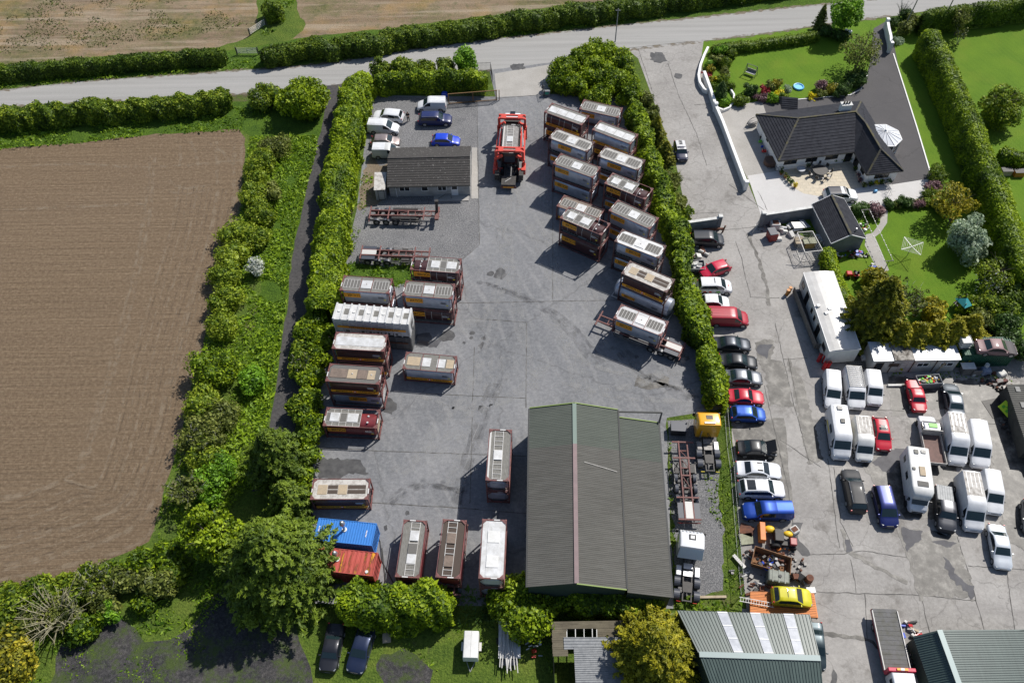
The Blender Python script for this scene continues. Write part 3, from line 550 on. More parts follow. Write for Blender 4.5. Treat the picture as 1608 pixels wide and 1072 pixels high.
def hedge(label,path,w,h,mat,amp=.3,dens=26,size=.17,name='hedge',cat='hedge',group=None,top=.8,rnd_top=.35,zp=None,tint=.5,nsc=1.):
 """path: photo positions of the hedge top's centre line"""
 W = [G(u,v,h if zp is None else zp) for u,v in path]; o = W[0].copy(); o.z = 0
 W = [Vector((p.x - o.x,p.y - o.y,0)) for p in W]; S = [0]
 for a,b in zip(W[:-1],W[1:]): S.append(S[-1] + (b - a).length)
 L = S[-1]; Wn = np.array([(p.x,p.y) for p in W]); S = np.array(S)
 def at(s):
  x = np.interp(s,S,Wn[:,0]); y = np.interp(s,S,Wn[:,1]); e = .6
  dx = np.interp(s + e,S,Wn[:,0]) - np.interp(s - e,S,Wn[:,0]); dy = np.interp(s + e,S,Wn[:,1]) - np.interp(s - e,S,Wn[:,1]); n = np.hypot(dx,dy) + 1e-9
  return x,y,dx / n,dy / n
 def sec(q,s):
  a = math.pi * (1 - q); c,si = np.cos(a),np.sin(a); ex = rnd_top
  X = np.sign(c) * np.abs(c) ** ex * w / 2; Zz = np.abs(si) ** ex * h; return X * (1 - (1 - top) * (Zz / h) ** 2),Zz
 per = w + 2 * h; N = int((L + w) * per * dens * 1.5); s = rng.uniform(-.1,L + .1,N)
 qt = np.linspace(0,1,400); Xt,Zt = sec(qt,0); cum = np.concatenate([[0],np.cumsum(np.hypot(np.diff(Xt),np.diff(Zt)))]); q = np.interp(rng.uniform(0,cum[-1],N),cum,qt)
 def surf(s,q,off=0.):
  x,y,dx,dy = at(s); X,Zz = sec(q,s); c = np.stack([x,y,Zz * .8],-1) + np.array([o.x,o.y,0]); e = np.stack([c[...,0] + X,c[...,1],c[...,2]],-1); e = fnoise(e,nsc) * .8 + fnoise(e,2.4) * .55
  k = 1 + (amp * e + off) / (w * .5); end = np.minimum(np.minimum(s,L - s) / (w * .5) + .35,1.); end = np.sqrt(np.clip(end,.2,1))
  X2 = X * k * end; Z2 = np.maximum(Zz * (1 + amp * .55 * e / h) * (end * .3 + .7) + off * .6 * (Zz > h * .5),0)
  return np.stack([x - dy * X2,y + dx * X2,Z2],-1),(dx,dy,X,Zz)
 P,(dx,dy,X,Zz) = surf(s,q,rng.uniform(-.18,.10,N)); fx = np.clip(X / (w / 2),-1,1) * (Zz < h * .96); fz = (Zz / h) ** 3
 Nn = np.stack([-dy * fx,dx * fx,fz + .15],-1)
 T = tint + .12 * fnoise(P + np.array([o.x,o.y,0]),2.4) + .2 * fnoise(P + np.array([o.x,o.y,0]),.8) + rng.normal(size=N) * .24
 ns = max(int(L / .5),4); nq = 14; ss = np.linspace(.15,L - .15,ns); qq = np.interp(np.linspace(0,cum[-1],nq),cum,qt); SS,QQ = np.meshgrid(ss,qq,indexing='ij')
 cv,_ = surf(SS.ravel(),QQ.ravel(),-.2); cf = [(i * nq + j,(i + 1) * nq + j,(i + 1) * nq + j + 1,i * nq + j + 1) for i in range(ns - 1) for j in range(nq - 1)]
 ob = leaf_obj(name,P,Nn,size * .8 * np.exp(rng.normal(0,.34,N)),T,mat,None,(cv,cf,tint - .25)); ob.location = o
 return tag(ob,label,cat,group)
def ground_cover(name,px,mat,dens=4,hmax=.5,size=.22,tint=.5,nsc=.7,cut=-.4,lab=None):
 pts = [G(*p) for p in px]; X = np.array([(p.x,p.y) for p in pts]); lo,hi = X.min(0),X.max(0); N = int(np.prod(hi - lo) * dens); Q = rng.uniform(lo,hi,(N,2)); ins = np.zeros(N,bool); j = len(X) - 1
 for i in range(len(X)):
  c = ((X[i,1] > Q[:,1]) != (X[j,1] > Q[:,1])) & (Q[:,0] < (X[j,0] - X[i,0]) * (Q[:,1] - X[i,1]) / (X[j,1] - X[i,1] + 1e-9) + X[i,0]); ins ^= c; j = i
 Q = Q[ins]; z0 = np.zeros(len(Q)); P = np.stack([Q[:,0],Q[:,1],z0],-1); e = fnoise(P,nsc); k = e > cut; P = P[k]; e = e[k]
 P[:,2] = np.clip((e - cut) * .5,0.1,1) * hmax * rng.uniform(.2,1,len(P)); N = np.zeros_like(P); N[:,2] = 1
 o = leaf_obj(name,P,N,size * np.exp(rng.normal(0,.4,len(P))),tint + .2 * e + rng.normal(size=len(P)) * .18,mat,None,None,.4,1.1)
 return tag(o,kind='stuff')
def twiggy(label,u,v,r,h,mat='twig_grey',name='bare_bush',n=26,leaves=None,cat='shrub',r0=.06):
 p = G(u,v,h * .5); t = thing(name,label,cat,(p.x,p.y,0)); b = MB(); tips = []
 for i in range(n):
  a = i * 2.4; e = Vector((r * math.cos(a) * rnd.uniform(.4,1),r * math.sin(a) * rnd.uniform(.4,1),h * rnd.uniform(.6,1))); m = e * .5 + Vector((0,0,h * .12)); b.tube((0,0,0),m,r0,5,r0 * .6); b.tube(m,e,r0 * .6,4,r0 * .25)
  for j in range(5):
   s = m.lerp(e,rnd.uniform(0,1)); q = s + Vector((rnd.uniform(-1,1),rnd.uniform(-1,1),rnd.uniform(-.2,.7))) * r * .28; b.tube(s,q,r0 * .3,3,r0 * .15); tips.append(tuple(q))
 b.build('branches',mat,t)
 if leaves: crown('foliage',tips[::2],[r * .13] * len(tips[::2]),leaves,t,dens=16,size=.16,core=0,low=-1)
 return t
# ---------------------------------------------------------------- planting
hedge('tall bright laurel hedge between the dark lane and the container yard',[(566,108),(549,160),(541,205),(530,260),(520,320),(512,380),(508,440),(500,480)],4.2,4.2,'leaf_laurel',amp=.5,dens=30,size=.19,tint=.64)
hedge('clipped hedge along the top side of the car park gravel',[(588,118),(650,114),(710,113),(764,118)],2.4,3.2,'leaf_laurel',amp=.35,size=.19,tint=.5)
hedge('field hedge beside the road above the ploughed field',[(-80,182),(-10,176),(80,167),(150,162),(230,158),(300,150),(358,144)],3.2,3.,'leaf_hawthorn',amp=.55,size=.2,tint=.5)
hedge('square-cut dark hedge across the road, left of the farm gates',[(-90,114),(0,104),(150,92),(250,84),(352,78)],2.6,2.4,'leaf_hedge',amp=.22,size=.17,tint=.5)
hedge('long dark hedge across the road, right of the farm gates',[(408,82),(440,72),(500,66),(580,60),(640,46),(720,38),(800,24),(900,12),(1000,0),(1100,-14),(1300,-40)],3.2,2.6,'leaf_hedge',amp=.45,size=.19,tint=.5)
hedge('narrow laurel hedge between the tank stacks and the shared driveway',[(998,150),(1010,195),(1024,240),(1038,285),(1052,325),(1064,355),(1070,385),(1078,430),(1086,462),(1094,495),(1104,530)],2.7,3.4,'leaf_laurel',amp=.55,size=.2,tint=.58,dens=26)
hedge('lower end of the laurel hedge beside the black and grey saloons',[(1108,528),(1118,556),(1124,580),(1129,605),(1131,628)],2.3,3.,'leaf_laurel',amp=.45,size=.19,tint=.58,dens=26)
hedge('low clipped hedge between the front lawn and the road',[(1118,72),(1180,66),(1240,58),(1288,50)],1.7,1.5,'leaf_hedge',amp=.12,size=.14,tint=.65)
hedge('very tall leylandii hedge running down the right of the bungalow drive',[(1462,42),(1484,85),(1507,135),(1530,185),(1553,245),(1575,300),(1596,360),(1622,430)],3.4,4.6,'leaf_laurel',amp=.16,size=.15,dens=34,tint=.62)
hedge('high dark hedge between the road and the far right lawn',[(1452,18),(1500,10),(1560,4),(1640,-6),(1760,-22)],2.2,4.2,'leaf_hedge',amp=.2,size=.16,tint=.62)
hedge('short hedge crossing the lawn at the right edge',[(1572,236),(1600,240),(1650,246),(1720,254)],2.,2.2,'leaf_laurel',amp=.3,size=.17,tint=.45)
hedge('lime green clipped hedge behind the long mobile home',[(1300,386),(1309,412),(1320,445),(1333,480),(1342,510)],1.9,2.2,'leaf_laurel',amp=.15,size=.15,dens=30,tint=.68)
hedge('thick laurel hedge below the container yard, above the parked saloons',[(528,932),(575,938),(625,940),(675,940),(712,946)],4.,3.6,'leaf_laurel',amp=.6,size=.2,tint=.52,dens=24)
hedge('ragged laurel hedge along the foot of the big green warehouse',[(895,928),(940,936),(985,940),(1042,932)],3.,3.4,'leaf_laurel',amp=.6,size=.19,tint=.5,dens=24)
hedge('small square-cut hedge beside the outbuilding and the white-bonneted car',[(1340,322),(1366,321)],1.8,1.6,'leaf_box',amp=.08,size=.12,dens=34,tint=.75)
# the laurel mass by the gates
for i,(u,v,r,h) in enumerate([(888,105,2.6,3.4),(915,88,2.8,3.6),(945,80,2.8,3.6),(972,92,2.7,3.6),(900,130,2.4,3.),(935,112,2.8,3.6),(965,125,2.7,3.6),(985,118,2.2,3.4),(945,145,2.3,2.8),(880,125,2.,2.6),(990,145,2.2,3.2),(920,148,1.6,2.2)]):
 shrub('bushy laurel in the clump between the yard gate and the driveway',u,v,r,h,'leaf_laurel',group='laurels massed beside the yard gate',n=12,size=.2,tint=.5 + (i % 3) * .06)
shrub('big rounded laurel where the dark lane meets the road',480,152,3.7,4.8,'leaf_laurel',n=22,size=.22,tint=.55)
shrub('white-flowering hawthorn beside the rounded laurel by the road',412,150,2.6,3.2,'leaf_hawthorn',n=14,tint=.6)
shrub('laurel linking the roadside hedge to the lane corner',448,150,2.4,3.,'leaf_laurel',n=10,tint=.4)
shrub('patch of white blossom on the roadside hawthorn',400,141,.9,3.9,'leaf_blossom',cat='blossom',n=5,dens=9,size=.12,core=0,z=3.5)
for u,v,r,h,m,lab in ((632,103,2.3,4.,'leaf_hawthorn','hawthorn standing between the road and the car park hedge'),(668,106,2.,3.2,'leaf_hawthorn','white-speckled hawthorn in the middle of the roadside bushes'),
      (700,100,1.9,3.4,'leaf_hawthorn','upright green bush right of the blossoming hawthorn'),(730,90,2.2,4.6,'leaf_bright','tall spiky young tree beside the black roadside railings'),(598,106,2.,3.4,'leaf_hawthorn','small bush at the corner of the tall laurel hedge and the road')):
 shrub(lab,u,v,r,h,m,n=11,size=.18,tint=.55)
shrub('trail of white blossom on the roadside bushes',646,104,1.,4.,'leaf_blossom',cat='blossom',n=5,dens=8,size=.13,core=0,z=3.6)
# belt of scrub between field and lane
SC = [(430,226,2.6,3.,'leaf_olive',.5),(412,250,2.4,3.,'leaf_hawthorn',.6),(400,272,2.,2.6,'leaf_hawthorn',.7),(424,268,1.8,2.,'leaf_hawthorn',.4),(398,305,2.4,3.,'leaf_hawthorn',.65),(425,300,1.8,2.2,'leaf_olive',.55),(382,332,2.4,3.2,'leaf_laurel',.45),(410,335,2.2,2.4,'leaf_hawthorn',.5),
 (375,365,2.5,3.2,'leaf_hawthorn',.65),(402,372,2.,2.4,'leaf_hawthorn',.5),(362,398,2.4,3.,'leaf_hawthorn',.7),(390,412,2.2,2.6,'leaf_olive',.55),(352,432,2.4,3.,'leaf_hawthorn',.6),(378,450,2.,2.2,'leaf_hawthorn',.5),
 (350,470,2.4,3.,'leaf_hawthorn',.65),(372,486,2.,2.2,'leaf_laurel',.4),(345,510,2.3,2.8,'leaf_hawthorn',.65),(368,530,2.,2.4,'leaf_hawthorn',.5),(338,578,2.8,3.6,'leaf_laurel',.45),(360,560,1.8,2.2,'leaf_hawthorn',.55),
 (398,595,1.8,2.6,'leaf_bright',.5),(362,600,2.,2.4,'leaf_hawthorn',.5),(318,630,2.6,3.4,'leaf_hawthorn',.6),(345,650,2.4,3.,'leaf_olive',.5),(370,640,2.,2.2,'leaf_laurel',.35),(318,675,2.6,3.2,'leaf_olive',.55),(350,690,2.2,2.6,'leaf_bright',.35),
 (318,715,2.5,3.,'leaf_hawthorn',.45),(345,735,2.2,2.6,'leaf_bright',.35),(300,745,2.2,2.6,'leaf_olive',.5),(322,765,2.,2.6,'leaf_bright',.4)]
SC = [q for k,q in enumerate(SC) if k not in (3,6,11,13,15,17,19,21,24,26,29)]
for i,(u,v,r,h,m,ti) in enumerate(SC):
 shrub('overgrown green bush in the strip between ploughed field and lane',u,v,r,h,m,group='scrub bushes beside the ploughed field',n=12,size=.17,tint=ti + .1,dens=24,fuzz=.45)
shrub('white-blossomed hawthorn in the scrub beside the ploughed field',399,413,1.5,3.2,'leaf_blossom',n=9,dens=16,size=.14,core=.45)
twiggy('grey leafless bush in the scrub near the big conifers',292,772,2.2,3.4,leaves='leaf_olive')
twiggy('second leafless bush higher up the scrub strip',325,690,2.,3.2,leaves='leaf_olive')
# bushes continuing the yard's left boundary down to the conifers
for i,(u,v,r,h,m) in enumerate([(494,500,1.9,3.,'leaf_laurel'),(480,520,2.,3.,'leaf_laurel'),(500,530,1.8,2.6,'leaf_laurel'),(472,552,1.8,3.2,'leaf_hawthorn'),(496,562,1.8,2.6,'leaf_laurel'),(488,590,1.7,2.8,'leaf_laurel'),(470,585,1.3,2.6,'leaf_hawthorn'),
         (486,622,1.7,2.8,'leaf_laurel'),(468,640,1.6,2.8,'leaf_hawthorn'),(486,655,1.7,2.8,'leaf_laurel'),(482,685,1.7,2.8,'leaf_laurel'),(478,715,1.6,2.6,'leaf_laurel'),(474,745,1.6,2.6,'leaf_laurel'),(470,775,1.6,2.6,'leaf_laurel')]):
 shrub('ragged bush on the left edge of the container yard below the tall hedge',u,v,r,h,m,group='bushes on the yard\'s left edge',n=10,size=.2,tint=.55)
twiggy('grey branchy bush hanging over the lane',473,575,1.5,3.,leaves='leaf_hawthorn')
# conifers and trees, lower left
conifer('huge spreading dark conifer at the lower left of the yard',429,880,5.5,6.1,12.5,'leaf_conifer',n=110,size=.3,dens=22,tint=.55)
conifer('dark conifer above the huge one, beside the lane end',432,715,4.,3.9,9.,'leaf_conifer',n=70,size=.26,tint=.5)
conifer('smaller dark conifer squeezed between the two big conifers',452,782,3.,2.6,6.5,'leaf_conifer',n=45,size=.24,tint=.55)
broadleaf('bright green sycamore at the left foot of the huge conifer',335,842,3.5,2.7,2.7,2.6,6.2,'leaf_laurel',n=24,rc=1.0,tint=.62,size=.22)
for i,(u,v,r,h,m,ti) in enumerate([(262,872,2.,2.6,'leaf_laurel',.45),(225,880,2.,2.4,'leaf_laurel',.4),(200,905,2.,2.4,'leaf_olive',.5),(240,915,2.1,2.6,'leaf_olive',.5),(270,895,1.9,2.2,'leaf_hawthorn',.5),(170,905,1.8,2.2,'leaf_laurel',.4),(135,918,2.,2.6,'leaf_hawthorn',.5),(160,940,2.,2.2,'leaf_olive',.45),
          (105,925,2.,2.4,'leaf_hawthorn',.6),(60,930,2.2,2.6,'leaf_hawthorn',.55),(20,945,2.4,2.8,'leaf_hawthorn',.55),(-20,960,2.4,2.8,'leaf_hawthorn',.5),(40,975,2.2,2.4,'leaf_olive',.5),(100,960,2.,2.2,'leaf_olive',.45),(130,985,1.8,2.,'leaf_laurel',.3),(222,940,1.6,1.8,'leaf_laurel',.35),(10,1000,2.,2.,'leaf_hawthorn',.4)]):
 shrub('tangled hedgerow bush below the ploughed field',u,v,r,h,m,group='hedgerow bushes below the ploughed field',n=11,size=.2,tint=ti,dens=18)
shrub('young bright green bush at the edge of the cinder ground',170,963,1.1,1.9,'leaf_bright',n=8,tint=.5)
twiggy('sprawling lichen-covered bare tree in the hedgerow at lower left',85,965,3.6,4.,'lichen_branch',name='bare_tree',cat='tree',n=34,r0=.09)
twiggy('grey bare bush in the middle of the lower-left hedgerow',155,915,2.,3.,leaves='leaf_olive')
shrub('yellow-green bush in the bottom left corner',12,1040,3.,3.4,'leaf_golden',n=14,tint=.4)
# right of the yard hedge: ornamental planting along the driveway
conifer('slim golden-brown conifer on the driveway edge, upper of two',1030,208,2.,1.7,5.,'leaf_gold_conifer',n=28,size=.2,tint=.45)
conifer('rounder golden-brown conifer beside the small two-tone car',1044,244,1.6,1.7,4.2,'leaf_gold_conifer',n=28,size=.2,tint=.45)
shrub('spiky bronze flax plant at the top of the driveway verge',1014,153,1.5,1.8,'leaf_olive',n=7,aspect=.15,size=.4,core=.3,tint=.35)
shrub('grey-green bush below the bronze flax plant',1020,178,1.5,2.,'leaf_olive',n=8,tint=.5)
shrub('spiky green flax below the golden conifers',1056,282,1.5,1.6,'leaf_olive',n=7,aspect=.15,size=.4,core=.3,tint=.6)
shrub('yellowish bush on the driveway verge just above the concrete wall',1064,316,1.7,2.,'leaf_olive',n=9,tint=.65)
shrub('dark rounded bush against the driveway hedge, above the wall pillar',1072,336,1.4,1.8,'leaf_hawthorn',n=8,tint=.5)
# bungalow garden
broadleaf('bright green round-headed tree at the bungalow entrance by the road',1330,22,4.,2.3,2.3,2.4,6.5,'leaf_bright',n=22,rc=.95,tint=.55,size=.2)
conifer('dull green pointed conifer left of the bright roadside tree',1290,28,2.2,1.2,4.6,'leaf_olive',n=22,size=.18)
for u,v,r,h,lab in ((1300,45,1.5,1.8,'dark bush under the roadside conifer'),(1320,52,1.6,1.8,'dark bush beneath the bright green roadside tree')): shrub(lab,u,v,r,h,'leaf_box',tint=.7)
broadleaf('large airy half-bare tree over the corner of the front lawn',1352,84,3.6,3.4,3.2,2.6,7.,'leaf_olive',n=30,rc=.95,core=0,dens=10,size=.15,tint=.55)
shrub('dense dark bush at the foot of the airy lawn tree',1347,122,1.9,2.2,'leaf_box',n=10,tint=.65)
broadleaf('yellow-leaved tree beside the end of the bungalow drive',1498,318,2.9,2.9,2.5,1.8,5.,'leaf_golden',n=24,rc=.8,core=0,dens=15,size=.16,tint=.55)
broadleaf('round silvery-leaved tree on the back lawn',1522,375,2.9,2.4,2.4,2.4,5.8,'leaf_silver',n=30,rc=.9,core=.6,size=.16,dens=26)
broadleaf('broad green tree on the lawn right of the leylandii hedge',1572,168,2.8,3.2,3.2,2.4,5.6,'leaf_hawthorn',n=28,rc=1.,core=.4,size=.18,tint=.65)
broadleaf('small sparse tree at the corner of the far right lawn',1510,30,3.,1.7,1.5,1.6,5.,'leaf_olive',n=12,rc=.7,core=0,dens=12,size=.17,tint=.6)
twiggy('thin bare sapling on the far right lawn',1508,58,1.1,3.,n=10,leaves='leaf_olive',name='sapling',cat='tree',r0=.035)
broadleaf('apple tree in white blossom near the children\'s playhouse',1562,432,2.2,2.8,2.6,1.6,4.2,'leaf_hawthorn',n=22,rc=.8,core=0,dens=14,size=.16,tint=.55)
shrub('scatter of white blossom on the apple tree',1572,436,2.2,3.6,'leaf_blossom',cat='blossom',n=9,dens=3.5,size=.11,core=0,z=3.2)
conifer('big dark golden-tipped cypress behind the mobile home',1377,492,4.,4.3,10.5,'leaf_gold_conifer',n=80,size=.24,dens=24,tint=.42)
twiggy('fine-twigged bare tree between cypress and yellow bush',1425,480,2.2,5.,'twig_grey',n=30,leaves='leaf_olive',name='bare_tree',cat='tree',r0=.05)
shrub('vivid yellow-green bush in the garden behind the cabins',1468,486,1.9,3.,'leaf_golden',n=12,tint=.75)
shrub('yellow-green bush tucked at the top of the cypress',1378,432,1.9,3.,'leaf_golden',n=11,tint=.55)
for i,(u,v) in enumerate([(1412,530),(1440,530),(1468,528),(1496,526),(1522,518)]):
 conifer('golden leylandii in the row behind the pale cabins',u,v,2.6,2.9,5.4,'leaf_gold_conifer',n=55,size=.2,tint=.62,topr=.45,group='golden leylandii behind the cabins')
for u,v,r,h,m,lab in ((1565,480,2.6,3.2,'leaf_hawthorn','wide bush below the apple tree'),(1595,460,2.4,3.,'leaf_hedge','dark bush at the right edge beside the blossoming apple'),(1580,515,2.4,3.,'leaf_box','dark bush behind the green container'),(1600,540,2.2,3.,'leaf_box','dark bush at the right edge above the corrugated shed'),(1548,500,1.8,2.6,'leaf_olive','greyish bush between leylandii and apple tree'),(1590,425,2.2,3.,'leaf_hawthorn','leafy bush under the leylandii hedge end'),(1520,475,1.6,2.,'leaf_laurel','low green bush beside the playhouse')):
 shrub(lab,u,v,r,h,m,tint=.55)
for u,v,r,h,m,lab in ((1396,318,1.0,1.1,'leaf_box','small clipped dome bush at the left of the garden border'),(1424,316,1.15,1.5,'leaf_box','larger clipped dome bush in the middle of the garden border'),(1408,320,.7,1.,'leaf_olive','brownish bush between the two clipped domes'),
      (1442,318,1.,1.2,'leaf_purple','dull pink-flowering shrub right of the clipped domes'),(1456,316,.9,1.1,'leaf_hawthorn','green shrub by the garden border palm'),(1472,272,1.7,2.,'leaf_hedge','dark green shrub at the end of the bungalow drive'),(1466,292,1.1,1.3,'leaf_purple','purple-leaved shrub at the end of the pale path'),
      (1476,322,1.2,1.4,'leaf_box','dark low shrub beneath the yellow-leaved tree'),(1378,328,1.4,1.9,'leaf_purple','spiky variegated shrub at the corner of the garden path')):
 shrub(lab,u,v,r,h,m,tint=.6,size=.14)
shrub('small palm-like plant on the edge of the pale path',1458,302,1.,1.6,'leaf_hedge',name='palm_plant',cat='plant',n=5,aspect=.12,size=.5,core=0,tint=.7)
# front garden beds
FB = [(1132,76,1.3,1.8,'leaf_bright','fresh green bush at the roadside corner of the front garden'),(1150,84,1.2,1.6,'leaf_hedge','dark bush behind the low roadside hedge'),(1128,92,1.3,1.7,'leaf_olive','brown-green bush beside the white garden wall, upper'),(1140,98,1.3,1.6,'leaf_hedge','dark green bush in the upper front bed'),(1118,98,1.,1.3,'leaf_bright','leafy green bush hugging the white wall'),
 (1116,108,.9,1.,'leaf_golden','lime-coloured low bush near the wall niche'),(1140,112,1.2,1.5,'leaf_olive','grey-green bush at the lawn edge'),(1112,116,.6,.8,'leaf_red','small dark red bush by the wall niche'),(1115,124,.75,.9,'leaf_golden','yellow dome bush in the side bed'),(1124,123,.4,.6,'leaf_yellow','tiny bright yellow flowering bush'),(1137,122,1.,1.4,'leaf_hawthorn','upright green bush beside the white edging'),
 (1118,134,.9,1.,'leaf_hedge','green low bush under the yellow dome'),(1146,135,.9,1.1,'leaf_hedge','rounded bush inside the white-edged bed'),(1136,160,1.2,.9,'leaf_bright','spreading green bush at the foot of the white-edged bed'),
 (1164,155,1.4,1.7,'leaf_hedge','dark green bush below the swing seat'),(1180,140,1.4,2.,'leaf_box','dark clipped globe bush beside the swing seat'),(1202,140,.8,1.2,'leaf_red','crimson shrub in the flower border'),(1197,152,1.,1.2,'leaf_purple','dusky purple shrub under the crimson one'),(1208,134,1.1,1.5,'leaf_olive','pinkish-grey shrub at the back of the border'),(1220,130,1.,1.3,'leaf_golden','lime yellow shrub at the back of the border'),
 (1225,147,1.,1.2,'leaf_yellow','orange-yellow flowering shrub in the border'),(1215,155,1.,1.1,'leaf_bright','fresh green shrub at the front of the border'),(1232,152,.9,1.1,'leaf_hawthorn','light green shrub at the right end of the border'),(1236,140,.8,1.2,'leaf_silver','whitish variegated shrub at the right end of the border'),
 (1275,150,.7,.7,'leaf_yellow','bright yellow mound bush at the corner of the lawn'),(1290,133,1.2,1.5,'leaf_purple','bronze shrub near the yellow mound'),(1304,138,1.2,1.4,'leaf_golden','olive yellow dome bush near the lawn tree'),(1288,146,.8,.9,'leaf_olive','brown low shrub between yellow mound and olive dome'),(1325,138,1.5,1.8,'leaf_box','dark shrub against the drive edge')]
for u,v,r,h,m,lab in FB: shrub(lab,u,v,r,h,m,tint=.55,size=.13,n=8,dens=30)
conifer('dark conical yew inside the white-edged garden bed',1132,145,1.4,1.3,3.4,'leaf_box',n=24,size=.15,tint=.6)
for u,v,r,h,m,lab in ((1405,34,1.1,1.6,'leaf_box','dark bush behind the white entrance wall'),(1425,40,1.6,2.4,'leaf_olive','brownish bush beside the leaning pole'),(1440,30,1.6,2.4,'leaf_olive','brownish bush at the head of the tall hedge'),(1412,62,.9,1.1,'leaf_silver','pale shrub at the lower end of the entrance wall'),(1425,20,1.4,2.2,'leaf_box','dark bush at the road edge by the entrance')): shrub(lab,u,v,r,h,m,tint=.55,size=.16)
twiggy('leafless pinkish shrub overhanging the road by the entrance',1418,14,1.4,2.8,'twig_grey',n=22)
# bottom edge
shrub('big laurel between the yard corner and the junk in the bottom clearing',826,948,3.3,3.8,'leaf_laurel',n=18,tint=.55)
shrub('smaller laurel left of the big one, over the trailer',790,938,1.8,2.6,'leaf_laurel',n=9,tint=.5)
shrub('laurel at the warehouse corner',868,938,2.2,3.,'leaf_laurel',n=10,tint=.45)
shrub('round laurel at the foot of the lean-to roof',1015,945,1.8,3.4,'leaf_laurel',n=9,tint=.7)
conifer('large golden conifer at the bottom beside the corrugated shed',1024,1016,4.,5.,8.,'leaf_gold_conifer',n=90,size=.26,dens=24,tint=.55)
shrub('bushy tall shrub at the field end beyond the farm gate',426,14,2.4,3.2,'leaf_hedge',n=12,tint=.7)
# stuff nobody could count
ground_cover('weeds',[(392,215),(440,215),(496,212),(500,230),(478,310),(458,400),(450,480),(437,580),(425,650),(410,700),(400,760),(300,860),(250,862),(250,812),(265,760),(290,680),(306,600),(330,520),(350,450),(374,370),(386,290)],'weed_leaf',dens=38,hmax=.9,size=.17,cut=-.9,tint=.75)
ground_cover('weeds',[(0,184),(100,186),(240,180),(370,168),(420,172),(430,205),(380,206),(230,214),(120,226),(0,236)],'weed_leaf',dens=20,hmax=.4,size=.18,cut=-.8)
ground_cover('weeds',[(250,862),(360,900),(340,940),(300,985),(222,1000),(190,970),(150,985),(90,1020),(70,1072),(0,1072),(0,990),(150,890)],'weed_leaf',dens=24,hmax=.45,size=.16,cut=-.3)
ground_cover('weeds',[(470,960),(540,980),(760,980),(870,990),(870,1072),(690,1072),(600,1020),(560,1072),(490,1072)],'weed_leaf',dens=14,hmax=.3,size=.13,cut=.15)
ground_cover('weeds',[(1100,650),(1148,650),(1160,800),(1172,955),(1138,955),(1138,830),(1128,760)],'weed_leaf',dens=20,hmax=.35,size=.13,cut=-.1)
ground_cover('weeds',[(0,140),(274,116),(400,107),(560,91),(700,70),(980,36),(980,26),(700,55),(560,70),(400,92),(274,105),(0,128)],'weed_leaf',dens=18,hmax=.4,size=.18,cut=-.6)
ground_cover('crop_regrowth',[(0,0),(230,-10),(330,10),(390,40),(280,60),(120,78),(0,85)],'leaf_olive',dens=11,hmax=.18,size=.15,cut=-.15,tint=.1)
ground_cover('weeds',[(470,-10),(440,45),(412,60),(405,30),(412,-10)],'weed_leaf',dens=16,hmax=.4,size=.2,cut=-.6)
ground_cover('weeds',[(548,412),(640,405),(664,440),(622,452),(540,440)],'weed_leaf',dens=26,hmax=.5,size=.16,cut=-.8)
ground_cover('weeds',[(1060,940),(1170,945),(1170,958),(1064,960)],'weed_leaf',dens=30,hmax=.6,size=.15,cut=-.9)
ground_cover('weeds',[(715,925),(870,925),(870,985),(720,985)],'leaf_box',dens=26,hmax=.9,size=.17,cut=-.8)
for i,pts in enumerate(([(170,1005),(196,1010),(204,1040),(190,1072),(172,1072)],[(330,930),(365,905),(350,950),(310,985)],[(100,1005),(130,985),(150,1000),(120,1015)],[(1048,690),(1054,690),(1064,930),(1056,930)],[(1100,730),(1132,740),(1134,830),(1112,800)],[(1400,575),(1600,590),(1600,600),(1400,590)],[(545,330),(560,300),(575,260),(590,262),(575,330),(556,400),(545,405)])): ground_cover('weeds',pts,'weed_leaf',dens=22,hmax=.3,size=.13,cut=-.1 if i != 3 else -.9)
ground_cover('weeds',[(90,1072),(100,1010),(150,985),(260,1005),(330,960),(380,1000),(330,1072)],'weed_leaf',dens=12,hmax=.2,size=.12,cut=.15)
# ---------------------------------------------------------------- tank containers
mk('tank_silver',(.46,.50,.58),.32,.45,c2=(.36,.39,.46),scale=1.5); mk('tank_brown',(.065,.022,.022),.42,.0,c2=(.04,.014,.014),scale=2,coat=.3)
mk('tank_maroon',(.20,.03,.035),.42,0,c2=(.13,.022,.025),scale=2,coat=.3); mk('tank_white',(.55,.55,.54),.4,0,c2=(.50,.50,.48),scale=1.5)
mk('cladding_grey',(.20,.195,.18),.7,.1,c2=(.12,.115,.10),scale=2.5,stretch=(1,5,1)); mk('grating',(.15,.145,.135),.8,c2=(.09,.085,.078),scale=9,stretch=(14,1,1))
mk('cladding_brown',(.20,.15,.12),.7,.1,c2=(.13,.10,.08),scale=3); mk('panel_white',(.60,.61,.62),.5,.1,c2=(.42,.42,.41),scale=1.5); mk('panel_beige',(.42,.33,.22),.7,0,c2=(.33,.27,.19),scale=3)
mk('grating_brown',(.085,.06,.045),.8,c2=(.04,.03,.024),scale=9,stretch=(14,1,1)); mk('weathered_white',(.48,.46,.43),.75,0,c2=(.20,.18,.155),scale=2.2,lo=.45,hi=.7)
mk('bar_light',(.50,.49,.47),.6,.1); mk('frame_white',(.44,.43,.41),.65,.1,c2=(.28,.27,.25),scale=3); mk('frame_dark',(.10,.042,.038),.6,c2=(.06,.028,.026),scale=3)
CH = 2.591
